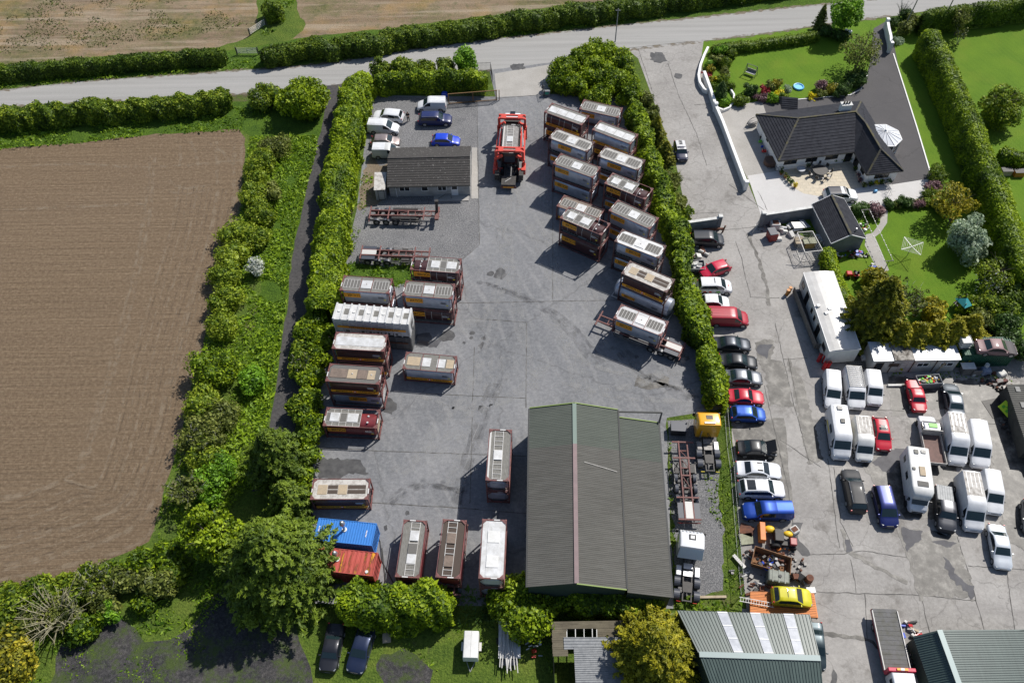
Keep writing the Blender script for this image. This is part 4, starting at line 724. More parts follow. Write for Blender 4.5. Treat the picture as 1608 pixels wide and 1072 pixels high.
def place(FL,FR,NR,NL,z):
 P = [G(*p,z) for p in (FL,FR,NR,NL)]; c = (P[0] + P[1] + P[2] + P[3]) / 4; d = (P[1] - P[0]) + (P[2] - P[3]); e = (P[1] - P[2]) + (P[0] - P[3])
 return (c.x,c.y),(math.atan2(d.y,d.x) if d.length > e.length else math.atan2(e.y,e.x))
LOGO = 'BERTSCHI'
def tank_container(label,xy,rz,z=0.,tank='tank_silver',frame='frame_red',top='grating',sign='plate',L=6.058,W=2.438,H=CH,shape='box',group='tank containers in the yard',cover='cladding_grey',hatch='panel_white',bars='bar_light',ends='tank',seed=0,name='tank_container',sgn_x=-1.62,endmat=None):
 t = thing(name,label,'tank container',(xy[0],xy[1],z),rz,group); x0,x1,y0,y1 = -L / 2,L / 2,-W / 2,W / 2; c = .09; rr = random.Random(seed)
 b = MB()
 for x in (x0,x1 - .13):
  for y in (y0,y1 - .13): b.bx(x,x + .13,y,y + .13,.02,H - .12)
  b.bx(x,x + .13,y0 + .13,y1 - .13,.12,.26); b.bx(x,x + .13,y0 + .13,y1 - .13,H - .16,H - .03)
  s = 1 if x < 0 else -1; xc = x + (.0 if x < 0 else .13)
 for y in (y0,y1 - c): b.bx(x0 + .13,x1 - .13,y + .004,y + c - .004,.12,.24); b.bx(x0 + .13,x1 - .13,y + .012,y + c - .012,H - .12,H - .04)
 for sx in (-1,1):
  for sy in (-1,1):
   b.bar((sx * (L / 2 - .07),sy * (W / 2 - .06),.95),(sx * (L / 2 - .07),sy * .45,.2),.07); b.bar((sx * (L / 2 - .07),sy * (W / 2 - .06),H - .75),(sx * (L / 2 - .07),sy * .55,H - .1),.07)
   b.face([(sx * (L / 2 - .14),sy * (W / 2 - .10),H - .028),(sx * (L / 2 - .50),sy * (W / 2 - .10),H - .028),(sx * (L / 2 - .14),sy * (W / 2 - .46),H - .028)][::(-1 if sx * sy > 0 else 1)])
 for sx in (-1,1):
  for sy in (-1,1):
   for zz in (.06,H - .06): b.box((sx * (L / 2 - .088),sy * (W / 2 - .08),zz),(.19,.17,.12))
 b.build('frame',frame,t)
 def ring(x,w,h,n=20,ex=.55,zc=H / 2 - .03):
  o = []
  for k in range(n):
   a = 2 * math.pi * k / n; cc,ss = math.cos(a),math.sin(a); o.append((x,(abs(cc) ** ex * (1 if cc > 0 else -1)) * w / 2,zc + (abs(ss) ** ex * (1 if ss > 0 else -1)) * h / 2))
  return o
 w,h,ex = (W - .13,H - .34,.42) if shape == 'box' else (W - .18,H - .32,.85); e = L / 2 - .2
 b = MB(); b.loft([ring(-e,w * .55,h * .55,ex=ex),ring(-e + .06,w * .85,h * .85,ex=ex),ring(-e + .22,w,h,ex=ex),ring(e - .22,w,h,ex=ex),ring(e - .06,w * .85,h * .85,ex=ex),ring(e,w * .55,h * .55,ex=ex)])
 b.build('tank',tank,t,smooth=35)
 b = MB(); 
 for x in ((-1.5,-.05,1.45) if shape == 'box' else (-1.9,-.6,.2,1.5)): b.loft([ring(x - .02,w + .02,h + .02,ex=ex),ring(x + .02,w + .02,h + .02,ex=ex)])
 b.build('tank_band','bar_light' if tank in ('tank_brown',) and shape != 'box' else tank,t,smooth=50)
 zt = H - .10
 if top in ('grating','grating5'):
  b = MB(); b.bx(x0 + .15,x1 - .15,y0 + .12,y1 - .12,zt - .08,zt); b.build('walkway',cover,t)
  for s,n in ((-1,5),(1,5)):
   gx0,gx1 = (x0 + .32,-.75) if s < 0 else (.85,x1 - .35)
   b = MB(); b.bx(gx0,gx1,-.62,.62,zt + .002,zt + .012); b.build('grating','grating',t)
   b = MB()
   for k in range(n + 1): xx = gx0 + (gx1 - gx0) * k / n; b.bx(xx - .022,xx + .022,-.64,.64,zt + .014,zt + .03)
   b.bx(gx0,gx1,-.66,-.62,zt + .012,zt + .028); b.bx(gx0,gx1,.62,.66,zt + .012,zt + .028)
   b.build('grating_bar',bars,t)
  b = MB(); b.box((0.05,0,zt + .035),(1.25,1.25,.06)); b.build('hatch_cover',hatch,t,bevel=.02)
  b = MB(); b.ball((.05,0,zt + .07),.06,8,4); b.build('hatch_knob','frame_dark',t)
  if frame == 'frame_red' and seed % 2: 
   b = MB(); b.bx(-.72,-.66,y0 + .1,y1 - .1,zt + .03,zt + .07); b.bx(.72,.78,y0 + .1,y1 - .1,zt + .03,zt + .07); b.build('cross_beam',frame,t)
 elif top == 'white4':
  b = MB(); b.bx(x0 + .15,x1 - .15,y0 + .12,y1 - .12,zt - .08,zt); b.build('walkway',cover,t)
  for k in range(4): b = MB(); xx = x0 + .3 + k * 1.38; b.bx(xx,xx + 1.33,-.62,.62,zt + .004,zt + .04); b.build('top_panel',hatch,t)
 elif top == 'beige':
  b = MB(); b.bx(x0 + .15,x1 - .15,y0 + .12,y1 - .12,zt - .08,zt); b.build('walkway',cover,t)
  for xx,ww,m in ((-2.65,1.5,'panel_beige'),(-1.0,1.1,'panel_white' if hatch == 'panel_white' else 'panel_beige'),(.85,.95,hatch),(1.95,.85,'panel_beige')): b = MB(); b.bx(xx,xx + ww,-.6,.6,zt + .004,zt + .05); b.build('top_panel',m,t)
  b = MB(); b.bx(-.95,-.88,y0 + .1,y1 - .1,zt + .052,zt + .09) if frame == 'frame_red' else None; b.bx(.95,1.02,y0 + .1,y1 - .1,zt + .052,zt + .09)
  if frame == 'frame_red': b.build('cross_beam',frame,t)
 elif top == 'tan':
  b = MB(); b.bx(x0 + .15,x1 - .15,y0 + .12,y1 - .12,zt - .08,zt); b.build('walkway',cover,t)
  for xx,ww,m in ((-2.7,1.9,'cladding_brown'),(-.75,1.05,'panel_beige'),(.36,1.1,'cladding_brown'),(1.52,.85,'panel_beige')): b = MB(); b.bx(xx,xx + ww,-.6,.6,zt + .004,zt + .05); b.build('top_panel',m,t)
  for xx in (-.22,1.95): b = MB(); b.ball((xx,0,zt + .06),.09,8,4); b.build('valve_cap','panel_white',t)
 elif top == 'stripes':
  b = MB(); b.bx(x0 + .15,x1 - .15,y0 + .12,y1 - .12,zt - .08,zt); b.build('walkway','weathered_white',t)
  for xx,ww,m in ((-2.4,1.0,'panel_beige'),(-.25,.95,'panel_beige')): b = MB(); b.bx(xx,xx + ww,-.6,.5,zt + .004,zt + .04); b.build('top_panel',m,t)
  for gx,gw in ((-1.35,1.05),(.75,1.9)):
   for yy in (-.55,0): b = MB(); b.bx(gx,gx + gw,yy + .02,yy + .48,zt + .003,zt + .015); b.build('grating','grating_brown',t)
 elif top == 'short':       # walkway over two thirds, bare vessel end
  s = sgn = -1 if seed >= 0 else 1; b = MB(); a0,a1 = (x0 + .15,x1 - 2.0) if sgn < 0 else (x0 + 2.0,x1 - .15)
  for yy in (y0 + .12,-.62,.58,y1 - .16): b.bx(a0,a1,yy,yy + .04,zt - .05,zt)
  for k in range(6): xx = a0 + (a1 - a0 - .04) * k / 5; b.bx(xx,xx + .04,y0 + .12,y1 - .12,zt - .045,zt + .005)
  b.build('walkway_frame','bar_light',t)
  for yy in (y0 + .17,.63): b = MB(); b.bx(a0 + .02,a1 - .02,yy,yy + .44,zt - .06,zt - .05); b.build('walkway','cladding_grey',t)
  m = (a0 + a1) / 2; b = MB(); b.bx(a0 + .05,a1 - .05,-.57,.57,zt - .04,zt - .02); b.build('grating','grating',t)
  for xx,ww in ((a0 + .45,1.05),(m + .45,1.2)): b = MB(); b.bx(xx,xx + ww,-.55,.55,zt + .01,zt + .06); b.build('hatch_cover','panel_white',t,bevel=.02)
  b = MB(); xx = x1 - 1.2 if sgn < 0 else x0 + 1.2
  for yy in (-.45,.35): b.tube((xx,yy,H - .30 + .06),(xx,yy,H - .12),.11,10)
  b.build('valve_cap','panel_white',t)
 elif top == 'ladder':
  b = MB(); b.bx(x0 + .15,x1 - .15,y0 + .12,y1 - .12,zt - .10,zt - .04); b.build('walkway',cover,t)
  b = MB(); yy = .12
  for y in (yy - .45,yy + .45): b.bx(x0 + .2,x1 - .2,y - .03,y + .03,zt - .01,zt + .03)
  for k in range(11): xx = x0 + .25 + k * .55; b.bx(xx,xx + .05,yy - .45,yy + .45,zt - .005,zt + .025)
  b.build('walkway_ladder','bar_light',t)
  for xx in ((-.6,) if seed == 1 else (-1.9,.5)): b = MB(); b.bx(xx,xx + 1.1,yy - .45,yy + .45,zt + .03,zt + .08); b.build('hatch_cover',hatch,t,bevel=.02)
  if seed == 1: b = MB(); b.bx(x0 + .2,x1 - .2,y1 - .3,y1 - .12,zt + .0,zt + .04); b.build('top_rail','bar_light',t)
  if seed == 3:
   b = MB(); b.bx(-.5,.6,yy - .45,yy + .45,zt + .085,zt + .095); b.build('grating','grating',t)
 elif top == 'white':
  b = MB(); b.bx(x0 + .15,x1 - .15,y0 + .12,y1 - .12,zt - .08,zt); b.build('walkway','weathered_white' if seed == 5 else 'panel_white',t)
  b = MB(); b.bx(x0 + .25,x1 - .25,-.6,.6,zt + .003,zt + .03); b.build('top_panel','panel_white',t)
  if seed != 5:
   for xx in (-1.3,1.2): b = MB(); b.bx(xx - .6,xx + .6,-.58,.58,zt + .035,zt + .08); b.build('hatch_cover','white',t,bevel=.02)
 for sx in (-1,1): b = MB(); b.bx(sx * (L / 2 - .065) - .05,sx * (L / 2 - .065) + .05,-.55,.05,H - .028,H - .018); b.build('reflective_mark','white',t)
 for sx in (-1,1): b = MB(); b.bx(sx * (L / 2 - .19) - .03,sx * (L / 2 - .19) + .03,-.75,.75,.75,1.75); b.build('end_plate',endmat or tank,t,bevel=.02)
 yf = -w / 2 - .012
 if sign == 'plate':
  b = MB(); b.bx(sgn_x - 1.02,sgn_x + 1.02,yf - .01,yf,H / 2 + .06,H / 2 + .80); b.build('name_plate','orange_sign',t)
  text(LOGO,.62,MATS['ink'],t,(sgn_x + .20,yf - .014,H / 2 + .43),(R(90),0,0),bold=.012,fit=1.5)
  b = MB()
  for (dx,dz) in ((-.80,.09),(-.72,.09),(-.64,.09),(-.80,-.09),(-.64,0.),(-.72,-.09)): b.bx(sgn_x + dx - .125,sgn_x + dx - .07,yf - .014,yf - .010,H / 2 + .43 + dz * 1.6 - .035,H / 2 + .43 + dz * 1.6 + .035)
  b.build('emblem','ink',t)
 elif sign == 'band':
  zb = .66; b = MB(); b.bx(x0 + .3,x1 - .3,yf - .01,yf,zb - .23,zb + .23); b.build('name_band','orange_sign',t)
  text(LOGO + ' AG',.38,MATS['ink'],t,(-1.25,yf - .014,zb),(R(90),0,0),bold=.02,fit=1.85); text('D\u00dcRREN\u00c4SCH',.38,MATS['ink'],t,(1.35,yf - .014,zb),(R(90),0,0),bold=.02,fit=1.85)
  b = MB(); b.bx(-.17,.17,yf - .016,yf - .011,zb - .17,zb + .17); b.build('cross_badge','red_sign',t)
  b = MB(); b.bx(-.11,.11,yf - .020,yf - .017,zb - .035,zb + .035); b.bx(-.035,.035,yf - .0215,yf - .0205,zb - .11,zb + .11); b.build('white_cross','ink_white',t)
 if sign:
  b = MB()
  for k in range(3): b.bx(1.55,1.55 + rr.uniform(.5,.95),yf - .006,yf - .001,H / 2 + .35 - k * .12,H / 2 + .39 - k * .12)
  b.build('code_marking','ink' if tank == 'tank_silver' else 'ink_white',t)
  b = MB(); b.bx(2.2,2.45,yf - .006,yf - .001,H / 2 - .18,H / 2 - .02); b.build('hazard_sticker','yellow_mark',t)
 return t
TK = [  # label, corners, top z, options, (lower container: label, options)
('silver tank container alone at the top of the yard, furthest from the camera',(917.8,155.7),(977.9,169.7),(972.1,184.8),(907.7,170.8),1,dict(seed=2),None),
('brown tank container with four white top panels, topmost of the stack nearest the gate',(866.9,161.8),(925.6,181.4),(913.3,197.1),(854.6,175.3),2,dict(tank='tank_brown',shape='round',top='white4',sign='band'),('brown tank container at the bottom of the stack nearest the gate',dict(tank='tank_brown',shape='round'))),
('silver tank container with white top panels and an orange band, second row top',(941.3,188.1),(1002.9,211.1),(991.1,226.8),(929.6,203.8),2,dict(top='white4',sign='band',shape='round'),('brown tank container under the silver white-topped one',dict(tank='tank_brown'))),
('pale-framed silver tank container on the second stack of the inner row',(874.2,201.1),(934.9,223.3),(922.5,239),(860.5,216.1),2,dict(frame='frame_dark',cover='frame_white',bars='frame_white',shape='round',sgn_x=-.5),('silver tank container at the bottom of the second inner stack',dict(frame='frame_dark'))),
('pale-framed silver tank container in the outer row beside the hedge, third from the gate',(950.7,229.6),(1014,251.8),(1001.6,267.5),(938.3,244.6),2,dict(frame='frame_dark',cover='frame_white',bars='frame_white',shape='round',sgn_x=-.5),('silver tank container under the pale-framed one by the hedge',dict(frame='frame_dark'))),
('silver tank container with red frame on the third inner stack, logo at its left',(880.7,240.3),(944,262.5),(931,279.5),(867.7,256.6),2,dict(seed=4),('silver tank container under its twin in the third inner stack from the gate',dict())),
('brown tank container with two white hatches and a bare rounded end, by the hedge',(963.1,270.8),(1026.4,296.2),(1013.4,313.2),(948,287.7),2,dict(tank='tank_brown',shape='round',top='short',endmat='cladding_grey'),('bluish silver tank container under the bare-ended brown one',dict(shape='round'))),
('low single silver tank container with dull brown grating, squeezed behind the brown stack',(884.8,307.8),(950.1,330.7),(939.7,343.1),(874.4,320.9),1,dict(cover='cladding_brown',hatch='panel_white',sign='band',seed=2),None),
('brown tank container with two white hatches standing free at the inner end',(894.2,324.8),(958,350.9),(943.6,368.6),(880.2,341.8),2,dict(tank='tank_brown',shape='round',top='short',endmat='cladding_grey'),('plain dark brown tank container at the foot of the inner-end stack',dict(tank='tank_brown'))),
('silver tank container, outer row, two above the brown one with beige stripes',(970.4,313.1),(1035,342.5),(1020,359.4),(956,330.7),2,dict(seed=4),('dull silver tank container under the one with the bright white hatch',dict())),
('whitest-topped silver tank container with a blue-reflecting flank and pale top rails',(977.6,360.1),(1046.8,386.2),(1033.7,405.2),(965.2,378.4),2,dict(frame='frame_dark',cover='panel_white',bars='frame_white',shape='round',sgn_x=-.4),('silver tank container half hidden under the whitest-topped one',dict(frame='frame_dark'))),
('brown tank container with beige-striped top and green hazard diamond, on a longer silver tank',(989,409.8),(1060,438),(1047.3,460.3),(976,428.2),2,dict(tank='tank_brown',frame='frame_dark',top='stripes',sign='band',shape='box'),None),
('brown tank container with a bare purple-brown left end, beside the grass patch',(649,400.4),(724.5,406.3),(719.9,428.5),(644.8,422.6),2,dict(tank='tank_brown',shape='round',top='short',seed=-1),('black-brown tank container under the bare-ended one on the left side',dict(tank='tank_brown',sign=None))),
('silver tank container with red cross beams stacked on a brown one',(637,440.3),(714.7,446.2),(709.5,469),(631.8,463.1),2,dict(seed=3),('brown tank container whose logo shows beside the white ribbed container',dict(tank='tank_brown',shape='round'))),
('silver tank container with grey top against the tall hedge, behind the white ribbed container',(540.3,432.1),(615.8,437.6),(610,460.3),(534.4,455.3),2,dict(seed=3),('silver tank container hidden under the grey-topped one by the hedge',dict(sign=None))),
('brown tank container with a plain white roof strip, in front of the ribbed one',(529.4,521.6),(607.5,527.5),(602.4,549.3),(521,545.9),2,dict(tank='tank_brown',top='white',sign='band',seed=5),('dark tank container under the white-roofed brown one',dict(tank='tank_brown',sign='band'))),
('brown-topped tank container with two tan squares and an orange band',(518.1,570.2),(600.4,575.7),(596.4,603.1),(510.2,597.9),2,dict(tank='tank_brown',top='tan',sign='band',cover='grating'),('silver tank container in deep shade under the tan-squared one',dict(tank='tank_silver',sgn_x=.1,shape='round',endmat='tank_white'))),
('single maroon tank container with bare right end and grey walkway',(514.2,639),(597.1,642.9),(591.2,671.7),(505.9,667.7),1,dict(tank='tank_maroon',shape='round',top='short',endmat='panel_beige'),None),
('single tank container with cream panels and bright red frame standing alone mid-yard',(636.4,551.6),(717.5,558.5),(714.7,585.8),(631.3,578.3),1,dict(top='beige',sign='band',tank='tank_silver'),None),
('single brown tank container with weathered striped cream roof at the yard\'s left edge',(494,753.3),(579.8,752),(576.1,782.2),(488.4,781.3),1,dict(tank='tank_brown',top='stripes',sign='band',frame='frame_red',shape='box'),None),
('tank container pointing up the yard with one pale hatch between ladders, left of the warehouse',(767.7,672.4),(804.7,673.7),(799.4,755.3),(762.5,755.1),2,dict(top='ladder',seed=1,cover='cladding_grey',sign=None,hatch='panel_white'),('tank container beneath the one with ladders beside the warehouse',dict(sign=None))),
('red tank container with two small red labels on its white hatches, left of three',(633.5,814.8),(671.1,817.1),(658.8,906.7),(620.2,905.6),1,dict(top='ladder',tank='tank_maroon',sign='band',seed=3,frame='frame_red'),None),
('brown tank container with two beige hatches, middle of three at the bottom of the yard',(695.4,814.4),(732.7,816.4),(722.5,907.4),(683.7,906),1.4,dict(top='ladder',tank='tank_maroon',cover='grating_brown',sign=None,seed=2,hatch='cladding_brown'),None),
('white-topped tank container, right of three at the bottom of the yard',(757.3,813.7),(795.9,814.8),(790.9,909.5),(751.6,908.8),2,dict(top='white',tank='tank_white',sign=None,seed=6),('dark-framed tank container under the white-topped one',dict(sign=None))),
]
for i,(lab,FL,FR,NR,NL,lv,op,low) in enumerate(TK):
 zt = {1: CH,2: 2 * CH,1.4: CH + 1.15}[lv]; xy,rz = place(FL,FR,NR,NL,zt)
 op = dict(op); op.setdefault('seed',i)
 if NR[1] - FR[1] > 60 and op.get('sign') == 'band': rz += math.pi
 tank_container(lab,xy,rz,zt - CH + (.02 if lv == 2 else 0),**op)
 if low: lo = dict(low[1]); lo.setdefault('seed',i + 1); tank_container(low[0],xy,rz,0.,**lo)
 TKPOS = (xy,rz)
 if lab.startswith('brown tank container with beige-striped'): BIGTANK = (xy,rz)
 if lab.startswith('brown tank container with two beige'): CH3 = (xy,rz)
# long silver swap tank beneath the beige-striped container
def swap_tank():
 (x,y),rz = BIGTANK; t = thing('swap_tank','long silver swap tank with domed ends sticking out under the brown container','tank container',(x,y,0),rz,'tank containers in the yard')
 b = MB(); n = 20; L = 7.9; Rr = 1.17; rings = []
 for x,r in ((-L / 2,.15),(-L / 2 + .12,.62),(-L / 2 + .4,.98),(-L / 2 + .8,1.),(L / 2 - .8,1.),(L / 2 - .4,.98),(L / 2 - .12,.62),(L / 2,.15)):
  rings.append([(x,Rr * r * math.cos(2 * math.pi * k / n),1.36 + Rr * r * math.sin(2 * math.pi * k / n)) for k in range(n)])
 b.loft(rings); b.build('tank','tank_silver',t,smooth=50)
 b = MB()
 for sx in (-3.0,3.0):
  for sy in (-1,1): b.bx(sx - .07,sx + .07,sy * 1.17 - .06,sy * 1.17 + .06,.05,2.58)
  b.bx(sx - .07,sx + .07,-1.11,1.11,.12,.28)
 for sy in (-1.15,1.15): b.bx(-2.93,2.93,sy - .05,sy + .05,.1,.26)
 b.build('frame','frame_dark',t)
 b = MB()
 for s in (-1,1):
  b.bx(s * 3.9 - .04,s * 3.9 + .04,-1.2,1.2,.3,.38)
  for sy in (-1.16,1.16): b.bx(min(s * 3.86,s * 3.07),max(s * 3.86,s * 3.07),sy - .04,sy + .04,.3,.38)
 b.build('bumper_rail','bar_light',t)
 b = MB(); b.bx(-2.6,-.8,-1.20,-1.175,1.15,1.62); b.build('name_plate','orange_sign',t); text(LOGO,.45,MATS['ink'],t,(-1.55,-1.206,1.38),(R(90),0,0),bold=.02,fit=1.35)
 b = MB()
 for k in range(3): b.bx(1.5,2.3,-1.19,-1.175,1.5 - k * .12,1.54 - k * .12)
 b.build('code_marking','ink',t)
swap_tank()
# corrugated boxes
def box_container(label,xy,rz,z,mat,L=6.058,H=CH,W=2.438,cat='shipping container',step=.275,topmat=None,name='shipping_container',frame=None,group=None):
 t = thing(name,label,cat,(xy[0],xy[1],z),rz,group)
 def zig(n,a0,a1,d):
  o = []; s = (a1 - a0) / n
  for k in range(n): o += [(a0 + s * k,0),(a0 + s * (k + .35),0),(a0 + s * (k + .5),d),(a0 + s * (k + .85),d)]
  return o + [(a1,0)]
 nx = int(L / step)
 for sy in (-1,1):
  b = MB()
  Z = zig(nx,-L / 2 + .12,L / 2 - .12,.045)
  for (a,da),(c,dc) in zip(Z[:-1],Z[1:]):
   q = [(a,sy * (W / 2 - .03 - da),.16),(c,sy * (W / 2 - .03 - dc),.16),(c,sy * (W / 2 - .03 - dc),H - .1),(a,sy * (W / 2 - .03 - da),H - .1)]; b.face(q if sy < 0 else q[::-1])
  b.build('side_panel',mat,t)
 b = MB(); Z = zig(nx,-L / 2 + .1,L / 2 - .1,.035)
 for (a,da),(c,dc) in zip(Z[:-1],Z[1:]): b.face([(a,-W / 2 + .06,H - .045 - da),(c,-W / 2 + .06,H - .045 - dc),(c,W / 2 - .06,H - .045 - dc),(a,W / 2 - .06,H - .045 - da)])
 b.build('roof',topmat or mat,t)
 ny = int(W / step)
 for sx in (-1,1):
  b = MB()
  Z = zig(ny,-W / 2 + .12,W / 2 - .12,.045)
  for (a,da),(c,dc) in zip(Z[:-1],Z[1:]):
   q = [(sx * (L / 2 - .03 - da),a,.16),(sx * (L / 2 - .03 - dc),c,.16),(sx * (L / 2 - .03 - dc),c,H - .1),(sx * (L / 2 - .03 - da),a,H - .1)]; b.face(q if sx > 0 else q[::-1])
  b.build('end_panel',mat,t)
 b = MB(); fm = frame or mat
 for sx in (-1,1):
  for sy in (-1,1): b.box((sx * (L / 2 - .07),sy * (W / 2 - .07),H / 2),(.14,.14,H - .04))
  b.bx(sx * (L / 2 - .05) - .05,sx * (L / 2 - .05) + .05,-W / 2 + .14,W / 2 - .14,H - .12,H - .01); b.bx(sx * (L / 2 - .05) - .05,sx * (L / 2 - .05) + .05,-W / 2 + .14,W / 2 - .14,.02,.16)
 for sy in (-1,1):
  b.bx(-L / 2 + .14,L / 2 - .14,sy * (W / 2 - .035) - .033,sy * (W / 2 - .035) + .033,H - .1,H - .02); b.bx(-L / 2 + .14,L / 2 - .14,sy * (W / 2 - .035) - .033,sy * (W / 2 - .035) + .033,.02,.16)
 b.build('frame',fm,t)
 return t
def stove_pipe(t,x,y,H,h=1.3):
 b = MB(); b.tube((x,y,H - .05),(x,y,H + h),.13,12); b.tube((x,y,H + h + .05),(x,y,H + h + .3),.3,14,.24); b.ball((x,y,H + h + .3),.24,12,6); b.build('flue_pipe','steel',t,smooth=50)
 b = MB(); b.tube((x,y,H - .04),(x,y,H + .04),.26,12); b.build('flue_collar','white',t)
mk('blue_box',(.03,.19,.55),.5,c2=(.025,.15,.45),scale=2,stretch=(4,1,1)); mk('red_box',(.42,.075,.06),.6,c2=(.30,.05,.04),scale=2)
def rusty_roof():
 g = GM('rusty_red',.75); a = g.ramp(g.noise(.8,g.vec(scale=(2.2,.35,1)),detail=8,rough=.7),[(.42,(.42,.085,.07)),(.52,(.36,.07,.05)),(.56,(.12,.04,.025)),(.62,(.6,.26,.02)),(.70,(.66,.32,.03))])
 g.done(g.mix(g.ramp(g.noise(1.6,g.vec(scale=(2,.5,1)),detail=8),[(.60,0.),(.66,.9)]),a,(.06,.03,.02))); MATS['rusty_red'] = g.m
rusty_roof(); mk('ribbed_white',(.60,.60,.60),.45,c2=(.46,.46,.45),scale=1.5); mk('dark_green',(.02,.10,.055),.6,c2=(.015,.07,.04),scale=2); mk('dull_grey_box',(.13,.13,.13),.7,c2=(.08,.08,.08),scale=3)
xy,rz = place((500.5,812),(591.9,821.4),(582.6,856),(492.7,847.5),CH)
t = box_container('bright blue corrugated shipping container with a steel flue on its roof',xy,rz,0,'blue_box'); stove_pipe(t,-.1,.2,CH)
for xx,tt in ((-2.7,'L55'),(2.2,'CRANE')):
 b = MB()
 for k in range(5): b.bx(xx - .06,xx + .06,-.35 + k * .15,-.27 + k * .15,CH - .004,CH + .002)
 b.build('roof_marking','ink_white',t)
xy,rz = place((500,857.5),(592.9,867),(587.3,904.4),(492,894),CH)
t = box_container('rust-streaked red and yellow shipping container with a steel flue, below the blue one',xy,rz,0,'red_box',topmat='rusty_red',step=.5); stove_pipe(t,-.9,.1,CH)
b = MB(); b.tube((2.3,-.85,CH - .02),(2.3,-.85,CH + .05),.16,12); b.build('roof_vent','white',t)
# 30 ft ribbed white container on a grey ribbed one
xy,rz = place((527.7,474.6),(647.8,483.8),(641.9,509),(521,499.8),5.3)
t = thing('bulk_container','long white ribbed bulk container with an orange lettered band, on top of a grey one','bulk container',(xy[0],xy[1],2.68),rz)
def ribbed(t,L,W,H,body,ribm):
 b = MB(); b.prism([(-L / 2,-W / 2 + .06),(L / 2,-W / 2 + .06),(L / 2,W / 2 - .06),(-L / 2,W / 2 - .06)],.15,H - .14); b.build('body',body,t,bevel=.05)
 b = MB()
 for k in range(11):
  x = -L / 2 + .12 + (L - .24) * k / 10
  for s in (-1,1): b.bx(x - .07,x + .07,s * (W / 2 - .02) - .05,s * (W / 2 - .02) + .05,.1,H - .1)
  b.bx(x - .09,x + .09,-W / 2 + .03,W / 2 - .03,H - .138,H + .02)
 b.build('rib',ribm,t)
ribbed(t,9.125,2.5,2.62,'ribbed_white','ribbed_white')
b = MB()
for k in range(10):
 x = -9.125 / 2 + .12 + 8.885 * (k + .5) / 10
 if k % 2: b.bx(x - .28,x + .28,-.35,.5,2.485,2.50)
b.build('roof_hatch','cladding_grey',t)
b = MB()
for k in range(10):
 x = -9.125 / 2 + .12 + 8.885 * (k + .5) / 10; b.tube((x,.1,2.47),(x,.1,2.56),.2,12) if k % 2 == 0 else None
b.build('filling_lid','white',t)
b = MB(); b.bx(-4.1,4.1,-1.335,-1.325,1.15,1.50); b.build('name_band','orange_sign',t)
text(LOGO + ' AG',.30,MATS['ink'],t,(-1.4,-1.34,1.32),(R(90),0,0),bold=.02,fit=2.6); text('D\u00dcRREN\u00c4SCH',.30,MATS['ink'],t,(1.9,-1.34,1.32),(R(90),0,0),bold=.02,fit=2.6)
b = MB(); b.bx(.1,.36,-1.345,-1.337,1.19,1.46); b.build('cross_badge','red_sign',t)
b = MB()
for k in (1,3,4,5,6,7): x = -3.9 + k * .95; b.bx(x - .3,x + .3,-1.20,-1.185,.28,.55)
b.build('forklift_pocket','black',t)
b = MB(); b.bx(4.57,4.6,-.5,.5,.8,1.8); b.tube((4.6,0,.4),(4.75,0,.4),.25,12); b.build('end_hatch','dull_grey_box',t)
t2 = thing('bulk_container','grey ribbed bulk container underneath the long white one','bulk container',(xy[0],xy[1],0),rz)
ribbed(t2,9.125,2.48,2.6,'dull_grey_box','dull_grey_box'); b = MB(); b.bx(-4.1,4.1,-1.305,-1.285,1.4,1.65); b.build('stripe','rust',t2)
